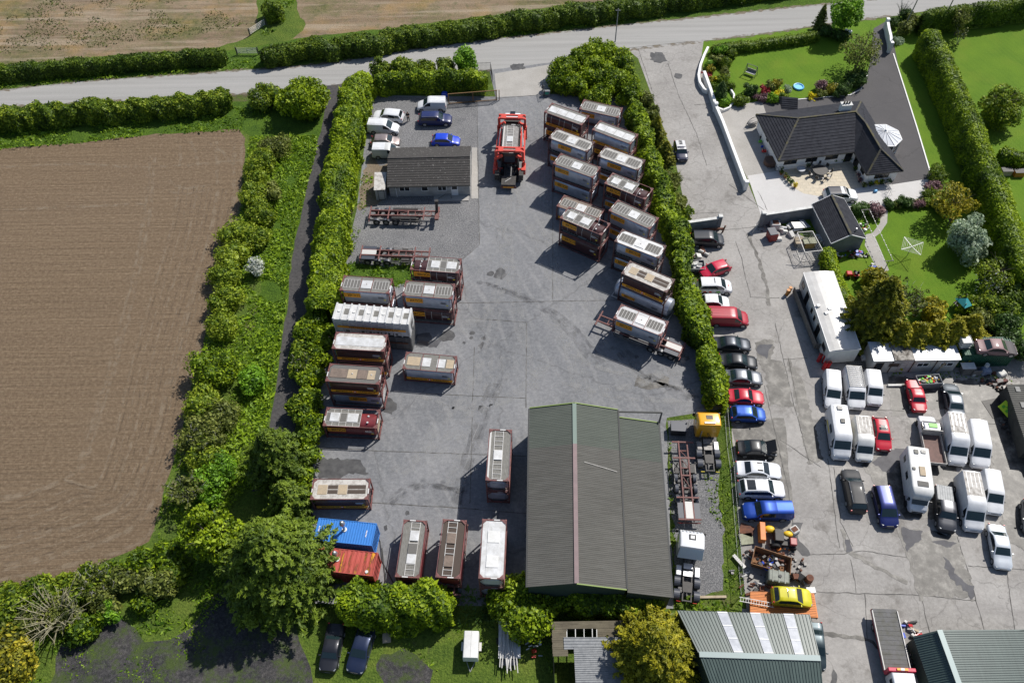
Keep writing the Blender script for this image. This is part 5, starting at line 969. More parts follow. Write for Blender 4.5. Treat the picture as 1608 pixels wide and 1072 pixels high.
# ---------------------------------------------------------------- vehicles
def lerp(a,b,t): return a + (b - a) * t
TYPES = {  # L, W, H, belt, top profile (t from nose, z), windscreen t0,t1, side glass t0,t1, rear glass t0,t1, plan taper
'hatch': (4.0,1.72,1.48,.93,[(0,.50),(.02,.66),(.10,.80),(.25,.96),(.43,1.44),(.60,1.48),(.84,1.42),(.955,.95),(.985,.80),(1,.5)],(.262,.42),(.33,.86),(.86,.945)),
'saloon': (4.65,1.80,1.44,.92,[(0,.48),(.02,.62),(.10,.76),(.27,.93),(.43,1.38),(.56,1.44),(.68,1.38),(.82,.98),(.97,.93),(.99,.78),(1,.5)],(.282,.42),(.34,.78),(.695,.81)),
'coupe': (4.5,1.78,1.36,.88,[(0,.46),(.02,.60),(.12,.74),(.32,.90),(.47,1.30),(.58,1.36),(.70,1.28),(.84,.96),(.97,.90),(.99,.75),(1,.5)],(.335,.46),(.40,.76),(.71,.83)),
'oldsaloon': (4.5,1.70,1.42,.92,[(0,.60),(.015,.84),(.24,.93),(.36,1.36),(.45,1.42),(.62,1.38),(.73,.97),(.985,.92),(1,.6)],(.255,.352),(.31,.70),(.63,.722)),
'suv': (4.75,1.90,1.72,1.08,[(0,.62),(.02,.85),(.10,1.0),(.25,1.12),(.39,1.66),(.52,1.72),(.88,1.66),(.965,1.15),(.985,.95),(1,.6)],(.258,.38),(.31,.90),(.89,.958)),
'mpv': (4.8,1.92,1.74,1.05,[(0,.58),(.02,.78),(.09,.93),(.19,1.08),(.36,1.66),(.48,1.74),(.92,1.68),(.975,1.1),(1,.6)],(.20,.35),(.26,.94),(.925,.97)),
'mini': (3.7,1.68,1.42,.92,[(0,.52),(.02,.72),(.10,.86),(.26,.95),(.38,1.37),(.5,1.42),(.88,1.36),(.97,.95),(.985,.8),(1,.5)],(.27,.37),(.31,.90),(.885,.96)),
'smallvan': (4.4,1.80,1.84,1.05,[(0,.56),(.02,.76),(.10,.94),(.21,1.10),(.38,1.74),(.45,1.84),(.97,1.80),(.99,1.1),(1,.6)],(.22,.37),(.27,.47),None),
'van': (5.3,2.0,2.1,1.15,[(0,.6),(.02,.85),(.08,1.02),(.17,1.18),(.32,1.92),(.38,2.08),(.98,2.05),(.992,1.2),(1,.6)],(.178,.31),(.22,.37),None),
'highvan': (5.9,2.05,2.62,1.18,[(0,.6),(.02,.88),(.07,1.06),(.14,1.22),(.27,2.0),(.34,2.5),(.40,2.62),(.98,2.58),(.993,1.3),(1,.6)],(.148,.262),(.19,.31),None),
'camper': (6.0,2.05,2.55,1.2,[(0,.6),(.02,.9),(.06,1.1),(.13,1.3),(.25,2.1),(.30,2.45),(.36,2.55),(.98,2.5),(.993,1.3),(1,.6)],(.138,.245),(.17,.29),None),
'pickup': (5.2,1.85,1.76,1.05,[(0,.66),(.02,.9),(.10,1.03),(.24,1.12),(.34,1.70),(.42,1.76),(.59,1.70),(.635,1.12),(.99,1.10),(1,.7)],(.248,.335),(.29,.61),(.598,.63)),
'canopy': (5.2,1.85,1.78,1.05,[(0,.66),(.02,.9),(.10,1.03),(.24,1.12),(.34,1.70),(.42,1.78),(.62,1.74),(.64,1.76),(.96,1.74),(.985,1.15),(1,.7)],(.248,.335),(.29,.61),(.962,.984)),
}
def interp(prof,t):
 for (a,za),(b,zb) in zip(prof[:-1],prof[1:]):
  if t <= b: return za + (zb - za) * (t - a) / max(b - a,1e-6)
 return prof[-1][1]
mk('headlight',(.22,.24,.26),.35,0); mk('interior',(.03,.03,.032),.8)
def vehicle(label,kind,rear,front,col,cat,group=None,L=None,W=None,H=None,rails=False,sunroof=None,glass='glass_tint',z0=0.,wheels=True,roofcol=None,metal=.0,rough=.3,hoodopen=False,zpix=.75,name=None,bonnetcol=None,extra=None):
 T = TYPES[kind]; A,B = G(*rear,zpix),G(*front,zpix); d = B - A; rz = math.atan2(d.y,d.x); c = (A + B) / 2
 L0,W0,H0,belt,prof,ws,sg,rg = T; Lp = d.length; L = L or min(max(Lp,L0 * .93),L0 * 1.07); W = W or W0; H = H or H0; kz = H / H0
 t = thing(name or {'smallvan': 'van','highvan': 'van','oldsaloon': 'car','hatch': 'car','saloon': 'car','coupe': 'car','mini': 'car','mpv': 'car','suv': 'suv','canopy': 'pickup_truck','pickup': 'pickup_truck'}.get(kind,kind),label,cat,(c.x,c.y,z0),rz,group)
 pm = paint(col,metal=metal,rough=rough)
 X = lambda q: L / 2 - q * L; belt *= kz; boxy = kind in ('smallvan','van','highvan','camper')
 wr = .33 if L < 5 else .36
 def ring(q):
  zt = interp(prof,q) * kz; tap = 1 - .22 * max(0,1 - q / .10) ** 2 - (.05 if boxy else .14) * max(0,(q - .92) / .08) ** 2
  hw = W / 2 * tap; f = max(0,(zt - belt) / (H - belt)); wt = hw * (1 - (.06 if boxy else .17) * f) - (.02 if f else .05)
  zb = min(belt,zt - .07); zlow = .22 if .04 < q < .97 else .30
  s = [(hw * .93,zlow),(hw,zlow + .14),(hw,max(lerp(zlow,zb,.65),.5 * zt)),(hw - .015,zb),(wt,zt - .055),(wt - .09,zt - .006),(wt * .45,zt + .012)]
  return s
 qs = sorted(set([p[0] for p in prof] + [.05,.15,.20,.5,.65,.75,.9] + [ws[0],ws[1]])); rings = []
 for q in qs:
  s = ring(q); rings.append([(X(q),y,z) for y,z in s] + [(X(q),-y,z) for y,z in s[::-1]])
 b = MB(); b.loft(rings,cap=True); b.build('body',pm,t,smooth=38)
 def topq(q,e=.01):
  s = ring(q); return s[5][0],s[5][1] + .012
 def strip(q0,q1,n,inset,name,m):
  b = MB(); P = []
  for i in range(n + 1):
   q = lerp(q0,q1,i / n); s = ring(q); w = s[4][0] - inset; z = s[5][1]; P.append([(X(q) ,-w,z + .004),(X(q),-w * .5,z + .026),(X(q),w * .5,z + .026),(X(q),w,z + .004)])
  for a,c2 in zip(P[:-1],P[1:]):
   for k in range(3): b.face([c2[k],a[k],a[k + 1],c2[k + 1]])
  o = b.build(name,m,t,smooth=60); return o
 strip(ws[0],ws[1],3,.10,'windscreen',glass)
 if rg: strip(rg[0],rg[1],2,.12,'rear_window',glass)
 for s in (-1,1):
  b = MB(); q0,q1 = sg; n = 8; P = []
  for i in range(n + 1):
   q = lerp(q0,q1,i / n); r = ring(q); (y3,z3),(y4,z4) = r[3],r[4]; lo,hi = .10,.90; hgt = z4 - z3
   if hgt < .06: hi = .2
   P.append(((X(q),s * (lerp(y3,y4,lo) + .012),lerp(z3,z4,lo)),(X(q),s * (lerp(y3,y4,hi) + .012),lerp(z3,z4,hi))))
  for i in range(n):
   f = [P[i][0],P[i + 1][0],P[i + 1][1],P[i][1]]; b.face(f if s < 0 else f[::-1])
  b.build('side_window','glass_dark',t)
 b = MB()
 for s in (-1,1):
  for q in ((.30,.50,.70) if not boxy else (.20,.36,.58)):
   r = ring(q); b.bar((X(q),s * (r[1][0] + .001),r[1][1] + .1),(X(q),s * (r[3][0] + .004),r[3][1]),.012,.012)
 b.build('door_seam','black',t)
 b = MB()
 for s in (-1,1): b.bx(X(.78),X(.22),s * W / 2 * .985 - .03,s * W / 2 * .985 + .02,.2,.30)
 b.bx(X(0) - .1,X(0) + .012,-W * .33,W * .33,.25,.42); b.bx(X(1) - .012,X(1) + .1,-W * .36,W * .36,.28,.45); b.build('bumper','plastic_dark',t,bevel=.01)
 b = MB(); b.bx(X(.006),X(.006) + .03,-.26,.26,.34,.45); b.build('number_plate','white',t)
 b = MB(); b.bx(X(.02) - .03,X(.006) + .022,-.36,.36,.50,.58 if H < 1.6 else .70); b.build('grille','black',t)
 for s in (-1,1):
  b = MB(); r = ring(.045); b.box((X(.045),s * (r[2][0] - .16),interp(prof,.04) * kz - .06),(.26,.20,.10),rz=-s * .5); b.build('headlight','headlight',t,bevel=.04)
  b = MB(); r = ring(.975); b.box((X(.985),s * (r[2][0] - .10),min(belt - .02,.95)),(.10,.16,.2 if not boxy else .36)); b.build('tail_light','lamp_red',t,bevel=.02)
  b = MB(); q = ws[0] + .05; r = ring(q); b.box((X(q) - .02,s * (W / 2 + .09),belt + .06),(.12,.2,.14)); b.build('wing_mirror','plastic_dark' if boxy else pm,t,bevel=.03)
 if wheels:
  for qx in (.17 if not boxy else .15,.80 if L < 5.1 else .78):
   for s in (-1,1):
    x,y = X(qx),s * (W / 2 - .10)
    b = MB(); b.tube((x,y - .12,wr),(x,y + .12,wr),wr,18); w = b.build('wheel','rubber',t,smooth=40,bevel=.02)
    b = MB(); yy = y + s * .121; b.tube((x,yy,wr),(x,yy + s * .015,wr),wr * .66,14); b.tube((x,yy,wr),(x,yy + s * .03,wr),wr * .2,8); b.build('rim','steel',w)
    b = MB(); n = 12
    yo = s * (W / 2 + .004)
    pts = [(x + (wr + .06) * math.cos(math.pi * k / n),(wr + .06) * math.sin(math.pi * k / n) + wr - .03) for k in range(n + 1)]; pi_ = [(x + (wr - .0) * math.cos(math.pi * k / n),(wr) * math.sin(math.pi * k / n) + wr - .03) for k in range(n + 1)]
    for k in range(n): f = [(pts[k][0],yo,pts[k][1]),(pts[k + 1][0],yo,pts[k + 1][1]),(pi_[k + 1][0],yo,pi_[k + 1][1]),(pi_[k][0],yo,pi_[k][1])]; b.face(f if s > 0 else f[::-1])
    b.build('wheel_arch','black',t)
 if roofcol:
  rm = paint(roofcol) if not isinstance(roofcol,str) else MATS[roofcol]; strip(ws[1] + .012,(rg[0] if rg else .975) - .01,3,.03,'roof_panel',rm)
 if bonnetcol: strip(.03,ws[0] - .01,4,-.06,'bonnet',paint(bonnetcol))
 if sunroof: strip(sunroof[0],sunroof[1],2,.17,'sunroof','glass_dark')
 if rails:
  b = MB()
  for s in (-1,1):
   q0,q1 = ws[1] + .03,(rg[0] if rg else .95) - .03; r0,r1 = ring(q0),ring(q1); b.tube((X(q0),s * (r0[5][0] + .01),r0[5][1] + .055),(X(q1),s * (r1[5][0] + .01),r1[5][1] + .055),.018,6)
   for q in (q0,(q0 + q1) / 2,q1): r = ring(q); b.tube((X(q),s * (r[5][0] + .01),r[5][1]),(X(q),s * (r[5][0] + .01),r[5][1] + .055),.018,5)
  b.build('roof_rail','steel',t)
 if boxy:
  b = MB(); r = ring(.7)
  for k in range(4 if kind != 'smallvan' else 2):
   y = -W * .3 + k * W * .6 / (3 if kind != 'smallvan' else 1); b.box((X(.70),y,ring(.7)[5][1] + .02),(L * .5,.035,.016))
  b.build('roof_rib',roofcol and pm or pm,t)
 if hoodopen:
  b = MB(); w = W * .44; z = belt; b.face([(X(.26),-w,z + .02),(X(.26),w,z + .02),(X(.06),w * .9,z + .75),(X(.06),-w * .9,z + .75)]); b.face([(X(.065),-w * .9,z + .72),(X(.065),w * .9,z + .72),(X(.265),w,z - .01),(X(.265),-w,z - .01)]); b.build('open_bonnet',pm,t)
  b = MB(); b.bx(X(.22),X(.05),-w * .8,w * .8,z - .16,z + .015); b.build('engine','rubber',t)
 if extra: extra(t,L,W,H,X,ring)
 return t
WHT,SLV,BLK,NAVY,RED = (.66,.67,.69),(.42,.44,.46),(.012,.013,.016),(.012,.022,.10),(.45,.012,.025)
GP = 'vehicles parked on the gravel'; GD = 'vehicles parked along the driveway hedge'; GY = 'vehicles in the dealer yard'
V = vehicle
V('small white panel van facing left under the car park hedge','smallvan',(701,164.5),(655,165),WHT,'van',GP)
V('navy estate-style suv facing right in the car park','suv',(656.3,186.9),(709.9,186.9),NAVY,'suv',GP,rails=True)
V('white suv facing left beside the standing person','suv',(633.4,184),(586.3,180.3),WHT,'suv',GP,H=1.65,glass='glass_dark')
V('white panel van facing right against the tall laurel hedge','smallvan',(577.9,198.5),(626.8,201.5),WHT,'van',GP)
V('silvery brown hatchback between two white vans','hatch',(582.2,220.4),(628.3,221),(.30,.25,.24),'car',GP,metal=.5)
V('small silver-white van half hidden behind the office roof','smallvan',(584.9,238),(632,238.5),(.55,.55,.54),'van',GP,roofcol=WHT)
V('bright blue hatchback parked behind the office building','hatch',(676.3,219),(724,220.4),(.005,.05,.55),'car',GP,L=4.2)
V('small navy car with a white-edged roof alone on the driveway','mini',(1066,222),(1072.3,250.5),(.01,.014,.05),'car',None,roofcol=(.6,.6,.6),sunroof=(.40,.86))
V('black people carrier beside the concrete wall','mpv',(1084.6,375),(1136.9,376),(.02,.024,.032),'car',GD)
V('cherry red hatchback parked askew facing the hedge','hatch',(1145.8,414.6),(1099.6,429.5),(.52,.012,.05),'car',GD,L=4.1)
def stickers(t,L,W,H,X,ring):
 for x,w,m in ((-1.35,.35,'red_sign'),(-.65,.32,'red_sign'),(.35,.5,'sticker_green')):
  b = MB(); b.bx(x - w / 2,x + w / 2,-W / 2 - .012,-W / 2 - .004,.55,.8); b.build('sticker',m,t)
 b = MB(); b.bx(1.35,1.75,-.2,.05,ring(.12)[5][1] + .03,ring(.12)[5][1] + .035); b.build('sticker','red_sign',t)
 b = MB(); b.bx(-.2,-.12,-.3,.5,H + .01,H + .05); b.build('roof_bar','black',t)
mk('sticker_green',(.12,.45,.03),.5)
V('white car-derived van with red and green stickers on its side','mpv',(1096.6,449),(1148,449.5),WHT,'van',GD,L=4.4,H=1.75,W=1.82,extra=stickers)
V('small white hatchback between the stickered van and the red van','hatch',(1101,473),(1144.3,474),WHT,'car',GD,roofcol=WHT)
V('dark red panel van parked along the driveway hedge','van',(1110.9,498),(1175,500),(.36,.012,.03),'van',GD,H=1.95,L=5.1)
V('black coupe with a red tail lamp, just below the red van','saloon',(1119.1,538.5),(1179.6,540),(.03,.035,.045),'car',GD,metal=.6)
V('glossy black saloon, second below the red van','saloon',(1128.8,565),(1190,568.5),(.018,.02,.024),'car',GD,metal=.5)
V('graphite grey saloon, third below the red van','saloon',(1134.8,590.5),(1197.8,593),(.14,.15,.17),'car',GD,metal=.6)
V('red two-door coupe touching the end of the hedge','coupe',(1144,621),(1199.4,623),(.5,.012,.035),'car',GD,L=4.2)
V('blue hatchback with a black tail, below the red coupe','hatch',(1149.3,648.5),(1200.5,650),(.02,.09,.42),'car',GD,L=4.05,metal=.3)
V('black saloon with its bonnet propped open','saloon',(1156.8,702.3),(1219.8,704.5),(.016,.017,.02),'car',GD,hoodopen=True,metal=.4)
V('white saloon with dark rear window and sunroof','saloon',(1155.2,735),(1227.4,739),(.66,.68,.72),'car',GD,L=4.95,sunroof=(.44,.56),H=1.46,glass='glass_dark')
V('white suv with black roof panels, above the blue pickup','suv',(1158.5,766.5),(1232.4,768),(.66,.67,.69),'suv',GD,L=5.0,sunroof=(.66,.84),rails=True)
V('metallic blue pickup with a matching hard canopy facing the fence','canopy',(1245.7,801.5),(1164.6,802),(.008,.05,.30),'pickup truck',GD,metal=.5,L=5.3)
V('white van nose-down at the top left of the dealer yard','smallvan',(1304.5,584),(1308,642),WHT,'van',GY,L=4.7)
def rack(t,L,W,H,X,ring):
 b = MB()
 for k in range(11): x = X(.42 + .055 * k); b.bx(x - .04,x + .04,-W * .44,W * .44,H + .06,H + .10)
 for s in (-1,1): b.bx(X(.985),X(.40),s * W * .42 - .03,s * W * .42 + .03,H + .015,H + .06)
 b.build('roof_rack','frame_white',t)
V('white van carrying a full-length roof rack','van',(1335,583),(1345.7,640.5),WHT,'van',GY,extra=rack,L=5.1,H=2.0)
V('small white van right of the one with the roof rack','smallvan',(1367,588),(1374,633),WHT,'van',GY,L=4.3)
V('old bright red boxy saloon','oldsaloon',(1433.5,601),(1444.5,641.5),(.48,.012,.03),'car',GY,glass='glass_dark')
V('grey silver saloon with a raised bonnet near the rubbish bin','saloon',(1503.5,655),(1491.5,600),(.17,.19,.21),'car',GY,metal=.5,hoodopen=False,L=4.7)
def camper_bits(t,L,W,H,X,ring):
 b = MB(); b.box((X(.62),.1,H + .08),(.55,.5,.12)); b.build('roof_vent','cladding_grey',t,bevel=.03); b = MB(); b.box((X(.9),.0,H + .06),(.5,.6,.12)); b.build('roof_vent','frame_white',t,bevel=.03)
 for s in (-1,1):
  b = MB(); b.bx(X(.78),X(.5),s * (W / 2 + .003) - .005,s * (W / 2 + .003) + .005,.9,1.15); b.build('side_stripe','yellow_mark',t)
  b = MB(); b.bx(X(.62),X(.45),s * (W / 2 - .02) - .012,s * (W / 2 - .02) + .012,1.4,1.9); b.build('side_window','glass_dark',t)
V('tall white camper van with a yellow side stripe','camper',(1311,645),(1322.5,718),WHT,'camper van',GY,extra=camper_bits,zpix=1.0,L=6.0)
V('cream-roofed white van parked right of the camper van','highvan',(1350,662),(1358.8,719),(.68,.68,.66),'van',GY,roofcol='weathered_white',L=5.0,H=2.2,W=1.9,zpix=1.0)
V('red hatchback with a sunroof in the middle of the dealer yard','hatch',(1380.4,658),(1388.8,703),(.48,.01,.03),'car',GY,sunroof=(.5,.66),L=4.2)
V('tall white van with a chalky cream roof beside the flatbed','highvan',(1493,660),(1504.5,724),WHT,'van',GY,roofcol='weathered_white',zpix=1.0,L=5.7)
V('white van with a clean white roof, right of the cream-roofed one','van',(1529.5,668),(1541,730),WHT,'van',GY,zpix=1.0,L=5.3,H=2.3)
V('black suv with silver roof rails facing away, lower left of the dealer yard','suv',(1347.5,801),(1334.5,739),(.02,.021,.024),'suv',GY,rails=True,L=5.1,rough=.6)
V('blue people carrier nose-down beside the black suv','mpv',(1383,764),(1398.3,825),(.012,.022,.13),'car',GY,L=4.6,H=1.62,metal=.4)
def bedcover(t,L,W,H,X,ring):
 b = MB(); b.bx(X(.985),X(.65),-W * .44,W * .44,1.13,1.17); b.build('bed_cover','galv',t)
 b = MB()
 for k in range(7): y = -W * .4 + k * W * .8 / 6; b.bx(X(.98),X(.655),y - .02,y + .02,1.171,1.19)
 b.build('cover_rib','galv',t)
V('dark grey pickup with a ribbed silver bed cover','pickup',(1480.5,764),(1487.6,834),(.045,.048,.058),'pickup truck',GY,extra=bedcover,metal=.4,L=5.2)
V('large white high-roof van with grimy panelled roof','highvan',(1515.5,750),(1531,830),WHT,'van',GY,roofcol='weathered_white',zpix=1.0,L=6.1)
V('compact white van right of the large grimy-roofed van','smallvan',(1551.5,746),(1561.8,803),WHT,'van',GY,L=4.8,H=1.95)
V('pale silver saloon at the bottom right of the dealer yard','saloon',(1563.8,826),(1577,890),(.58,.62,.66),'car',GY,L=4.8,metal=.3)
V('grey car cut off by the right edge of the picture','hatch',(1618,786),(1622,836),(.32,.32,.31),'car',None,metal=.4)
V('dull white van cut off at the right edge beside the shed','smallvan',(1626,690),(1630,745),(.5,.5,.48),'van',None)
V('dark car poking out behind the green-roofed shed','saloon',(1277,982),(1283,1044),(.03,.05,.06),'car',None,metal=.4,L=4.5)
V('black saloon parked on grass, left of the pair below the hedge','oldsaloon',(527.5,984),(514.5,1048),(.018,.02,.028),'car',None,L=4.5,W=1.74,metal=.3)
V('navy saloon parked on grass, right of the pair below the hedge','saloon',(577,985),(557.5,1048),(.02,.032,.075),'car',None,L=4.7,metal=.4)
V('suv with dark roof and white bonnet between the patio and the outbuilding','suv',(1293.7,306),(1346,306),(.70,.71,.72),'suv',None,roofcol=(.03,.03,.04),L=4.6)
# --- coachbuilt motorhome
A,B_ = G(1434,718,1.3),G(1443.5,792,1.3); c = (A + B_) / 2; rz = math.atan2((B_ - A).y,(B_ - A).x)
t = thing('motorhome','white coachbuilt motorhome with roof lights and a solar panel','motorhome',(c.x,c.y,0),rz,GY)
def rr_ring(x,w,z0,z1,r=.18,n=4):
 o = []
 for cx,cy,a0 in ((w - r,z1 - r,0),(-w + r,z1 - r,90),(-w + r * .4,z0 + r * .4,180),(w - r * .4,z0 + r * .4,270)):
  rad = r if a0 < 180 else r * .4
  for k in range(n): a = R(a0 + 90 * k / (n - 1)); o.append((x,cx + rad * math.cos(a),cy + rad * math.sin(a)))
 return o
L = 6.6; b = MB(); b.loft([rr_ring(-L / 2,1.0,.5,2.75),rr_ring(-L / 2 + .08,1.12,.4,2.86),rr_ring(1.5,1.12,.4,2.86),rr_ring(2.0,1.08,1.2,2.82),rr_ring(2.35,.95,1.6,2.55),rr_ring(2.5,.85,1.75,2.3)]); b.build('body','white',t,smooth=40)
b = MB(); b.loft([rr_ring(1.4,.98,.35,2.0,.1),rr_ring(2.35,.98,.35,1.75,.1),rr_ring(2.75,.95,.35,1.25,.1),rr_ring(3.2,.88,.35,1.05,.1),rr_ring(3.35,.75,.4,.8,.1)]); b.build('cab',paint(WHT),t,smooth=40)
b = MB(); b.face([(2.42,-.82,1.78),(2.82,-.78,1.28),(2.82,.78,1.28),(2.42,.82,1.78)][::-1]); b.build('windscreen','glass_dark',t).location = (.03,0,.03)
for x,y,w,l,m in ((-2.6,-.3,.45,.5,'cladding_grey'),(-2.7,.45,.5,.4,'frame_white'),(-.3,.1,.6,1.1,'panel_beige'),(-.5,-.75,.3,.3,'cladding_grey')): b = MB(); b.box((x,y,2.92),(l,w,.1)); b.build('rooflight',m,t,bevel=.02)
b = MB(); b.box((1.2,0,2.90),(.6,1.1,.04)); b.build('solar_panel','grating',t)
for s in (-1,1):
 for x,w in ((-2.2,.7),(-.2,.9)): b = MB(); b.bx(x - w / 2,x + w / 2,s * 1.125 - .01,s * 1.125 + .01,1.5,2.1); b.build('side_window','glass_dark',t,bevel=.02)
 b = MB(); b.bx(2.0,2.5,s * .985 - .008,s * .985 + .008,1.15,1.6); b.build('cab_window','glass_dark',t)
 for x in (-1.9,2.4): b = MB(); b.tube((x,s * .85,.36),(x,s * 1.08,.36),.36,16); w = b.build('wheel','rubber',t,smooth=40)
 b = MB(); b.box((3.22,s * .62,.82),(.2,.25,.18)); b.build('headlight','headlight',t,bevel=.03); b = MB(); b.box((2.45,s * 1.15,1.45),(.12,.22,.25)); b.build('wing_mirror','plastic_dark',t,bevel=.02)
b = MB(); b.bx(3.25,3.39,-.55,.55,.5,.68); b.build('grille','black',t)
# --- white flatbed pickup
A,B_ = G(1469.7,733,.8),G(1452.5,651,.8); c = (A + B_) / 2; rz = math.atan2((B_ - A).y,(B_ - A).x)
t = thing('flatbed_truck','white flatbed truck with a brown open load bed','truck',(c.x,c.y,0),rz,GY)
b = MB(); b.loft([rr_ring(3.1,.72,.4,.85,.1),rr_ring(2.9,.88,.35,1.02,.1),rr_ring(2.2,.92,.35,1.2,.1),rr_ring(1.6,.84,.35,1.85,.12),rr_ring(1.1,.84,.35,1.92,.12),rr_ring(.75,.86,.35,1.85,.12)]); b.build('cab',paint(WHT),t,smooth=40)
b = MB(); b.face([(2.17,-.76,1.26),(1.66,-.7,1.86),(1.66,.7,1.86),(2.17,.76,1.26)][::-1]); b.build('windscreen','glass_dark',t).location = (.03,0,.02)
for s in (-1,1): b = MB(); b.bx(.95,1.7,s * .9 - .01,s * .9 + .01,1.25,1.7); b.build('side_window','glass_dark',t)
b = MB(); b.box((1.25,-.1,1.95),(.5,.9,.05)); b.build('light_bar','sticker_green',t)
b = MB(); b.bx(-3.05,.6,-1.0,1.0,.85,.95); b.build('load_bed','bed_brown' if 'bed_brown' in MATS else mk('bed_brown',(.17,.10,.085),.8,c2=(.12,.075,.065),scale=2),t)
for n_,q in (('side_board',(-3.05,.6,-1.06,-1.0)),('side_board',(-3.05,.6,1.0,1.06)),('tail_board',(-3.11,-3.05,-1.06,1.06)),('headboard',(.6,.68,-1.06,1.06))):
 b = MB(); b.bx(*q,.82,1.95 if n_ == 'headboard' else 1.3); b.build(n_,'frame_white',t)
b = MB(); b.bx(-3.0,1.,-.35,.35,.5,.8); b.build('chassis','black',t)
for x in (-2.1,2.35):
 for s in (-1,1): b = MB(); b.tube((x,s * .68,.35),(x,s * .92,.35),.35,16); b.build('wheel','rubber',t,smooth=40)
# ---------------------------------------------------------------- buildings
def local(t,P): return [Vector((p.x - t.location.x,p.y - t.location.y,p.z)) for p in P]
def corr(b,A,B,C,D,n,d=.05):
 """ribbed sheet: A-B along the eave, D-C along the ridge, ribs run from eave to ridge"""
 N = (B - A).cross(D - A).normalized(); N = N if N.z > 0 else -N
 flip = (B - A).cross(D - A).z < 0
 L = []
 for k in range(n):
  for f,h in ((0,0),(.55,0),(.68,d),(.87,d)): q = (k + f) / n; L.append((A.lerp(B,q) + N * h,D.lerp(C,q) + N * h))
 L.append((B,C))
 for (a,e),(c,g) in zip(L[:-1],L[1:]): f = [a,c,g,e]; b.face(f[::-1] if flip else f)
def tiled(b,A,B,C,D,n,lift=.05):
 """overlapping tile courses between eave A-B and ridge D-C"""
 N = (B - A).cross(D - A)
 if N.length < 1e-6: N = (B - A).cross(C - A)
 flip = N.z < 0; N.normalize(); N = -N if flip else N
 for k in range(n):
  a,c = A.lerp(D,k / n),B.lerp(C,k / n); e,g = A.lerp(D,(k + 1) / n),B.lerp(C,(k + 1) / n)
  a2,c2 = a + N * lift,c + N * lift; f = [a2,c2,g,e]; r = [a,c,c2,a2]; b.face(f[::-1] if flip else f); b.face(r[::-1] if flip else r)
def slab(b,P,th):
 """thin plate: top face P (upwards), thickness th"""
 Q = [Vector(p) - Vector((0,0,th)) for p in P]; i = len(b.v); n = len(P); N = (Vector(P[1]) - Vector(P[0])).cross(Vector(P[2]) - Vector(P[0]))
 if N.z < 0: P = P[::-1]; Q = Q[::-1]
 b.v += [tuple(p) for p in P] + [tuple(p) for p in Q]; b.f.append(tuple(range(i,i + n))); b.f.append(tuple(range(i + 2 * n - 1,i + n - 1,-1)))
 for k in range(n): b.f.append((i + n + k,i + n + (k + 1) % n,i + (k + 1) % n,i + k))
def walls(b,pts,z0,z1s):
 n = len(pts); z1s = z1s if isinstance(z1s,(list,tuple)) else [z1s] * n
 for k in range(n):
  p,q = pts[k],pts[(k + 1) % n]; b.face([(p.x,p.y,z0),(q.x,q.y,z0),(q.x,q.y,z1s[(k + 1) % n]),(p.x,p.y,z1s[k])])
def inset(P,d):
 c = sum((Vector((p.x,p.y,0)) for p in P),Vector()) / len(P); out = []
 n = len(P)
 for k in range(n):
  p,a,e = P[k],P[k - 1],P[(k + 1) % n]; u = Vector((p.x - a.x,p.y - a.y)).normalized(); v = Vector((e.x - p.x,e.y - p.y)).normalized(); nu,nv = Vector((-u.y,u.x)),Vector((-v.y,v.x)); m = (nu + nv); m = m / max(m.dot(nu),.3); out.append(Vector((p.x + m.x * d,p.y + m.y * d,0)))
 return out
def ccw(P):
 A = sum(P[k].x * P[(k + 1) % len(P)].y - P[(k + 1) % len(P)].x * P[k].y for k in range(len(P))); return P if A > 0 else P[::-1]
def window(t,a,b_,f,w,z0,z1,frame='win_frame',panes=2,name='window',glassm='glass_dark',out=.03,door=None):
 """opening on the wall a->b (outside is to the right of a->b when walls run counter-clockwise)"""
 d = Vector((b_.x - a.x,b_.y - a.y)); L = d.length; d.normalize(); n = Vector((d.y,-d.x)); c = Vector((a.x,a.y)) + d * L * f
 P = lambda s,o,z: (c.x + d.x * s + n.x * o,c.y + d.y * s + n.y * o,z)
 b = MB(); o0,o1 = -.02,out
 def bar(s0,s1,za,zb,o=o1):
  i = len(b.v); b.v += [P(s0,o0,za),P(s1,o0,za),P(s1,o,za),P(s0,o,za),P(s0,o0,zb),P(s1,o0,zb),P(s1,o,zb),P(s0,o,zb)]; b.f += [(i,i + 1,i + 2,i + 3),(i + 4,i + 7,i + 6,i + 5),(i,i + 4,i + 5,i + 1),(i + 1,i + 5,i + 6,i + 2),(i + 2,i + 6,i + 7,i + 3),(i + 3,i + 7,i + 4,i)]
 fw = .07; bar(-w / 2,w / 2,z0,z0 + fw); bar(-w / 2,w / 2,z1 - fw,z1)
 for k in range(panes + 1): s = -w / 2 + (w - fw) * k / panes; bar(s,s + fw,z0 + fw,z1 - fw)
 fr = b.build(name,frame,t)
 b = MB(); b.face([P(-w / 2 + .01,.012,z0 + .01),P(w / 2 - .01,.012,z0 + .01),P(w / 2 - .01,.012,z1 - .01),P(-w / 2 + .01,.012,z1 - .01)]); b.build('pane' if not door else 'door_leaf',glassm,fr)
 return fr
mk('win_frame',(.06,.035,.02),.6); mk('win_white',(.72,.72,.72),.5); mk('render_white',(.76,.76,.75),.8,c2=(.66,.66,.64),scale=.8,lo=.4,hi=.7)
mk('render_grey',(.36,.36,.35),.85,c2=(.26,.26,.25),scale=1.2,lo=.4,hi=.7); mk('conc_wall',(.20,.21,.22),.85,c2=(.13,.14,.145),scale=.8); mk('coping',(.62,.62,.60),.8,c2=(.45,.45,.43),scale=2)
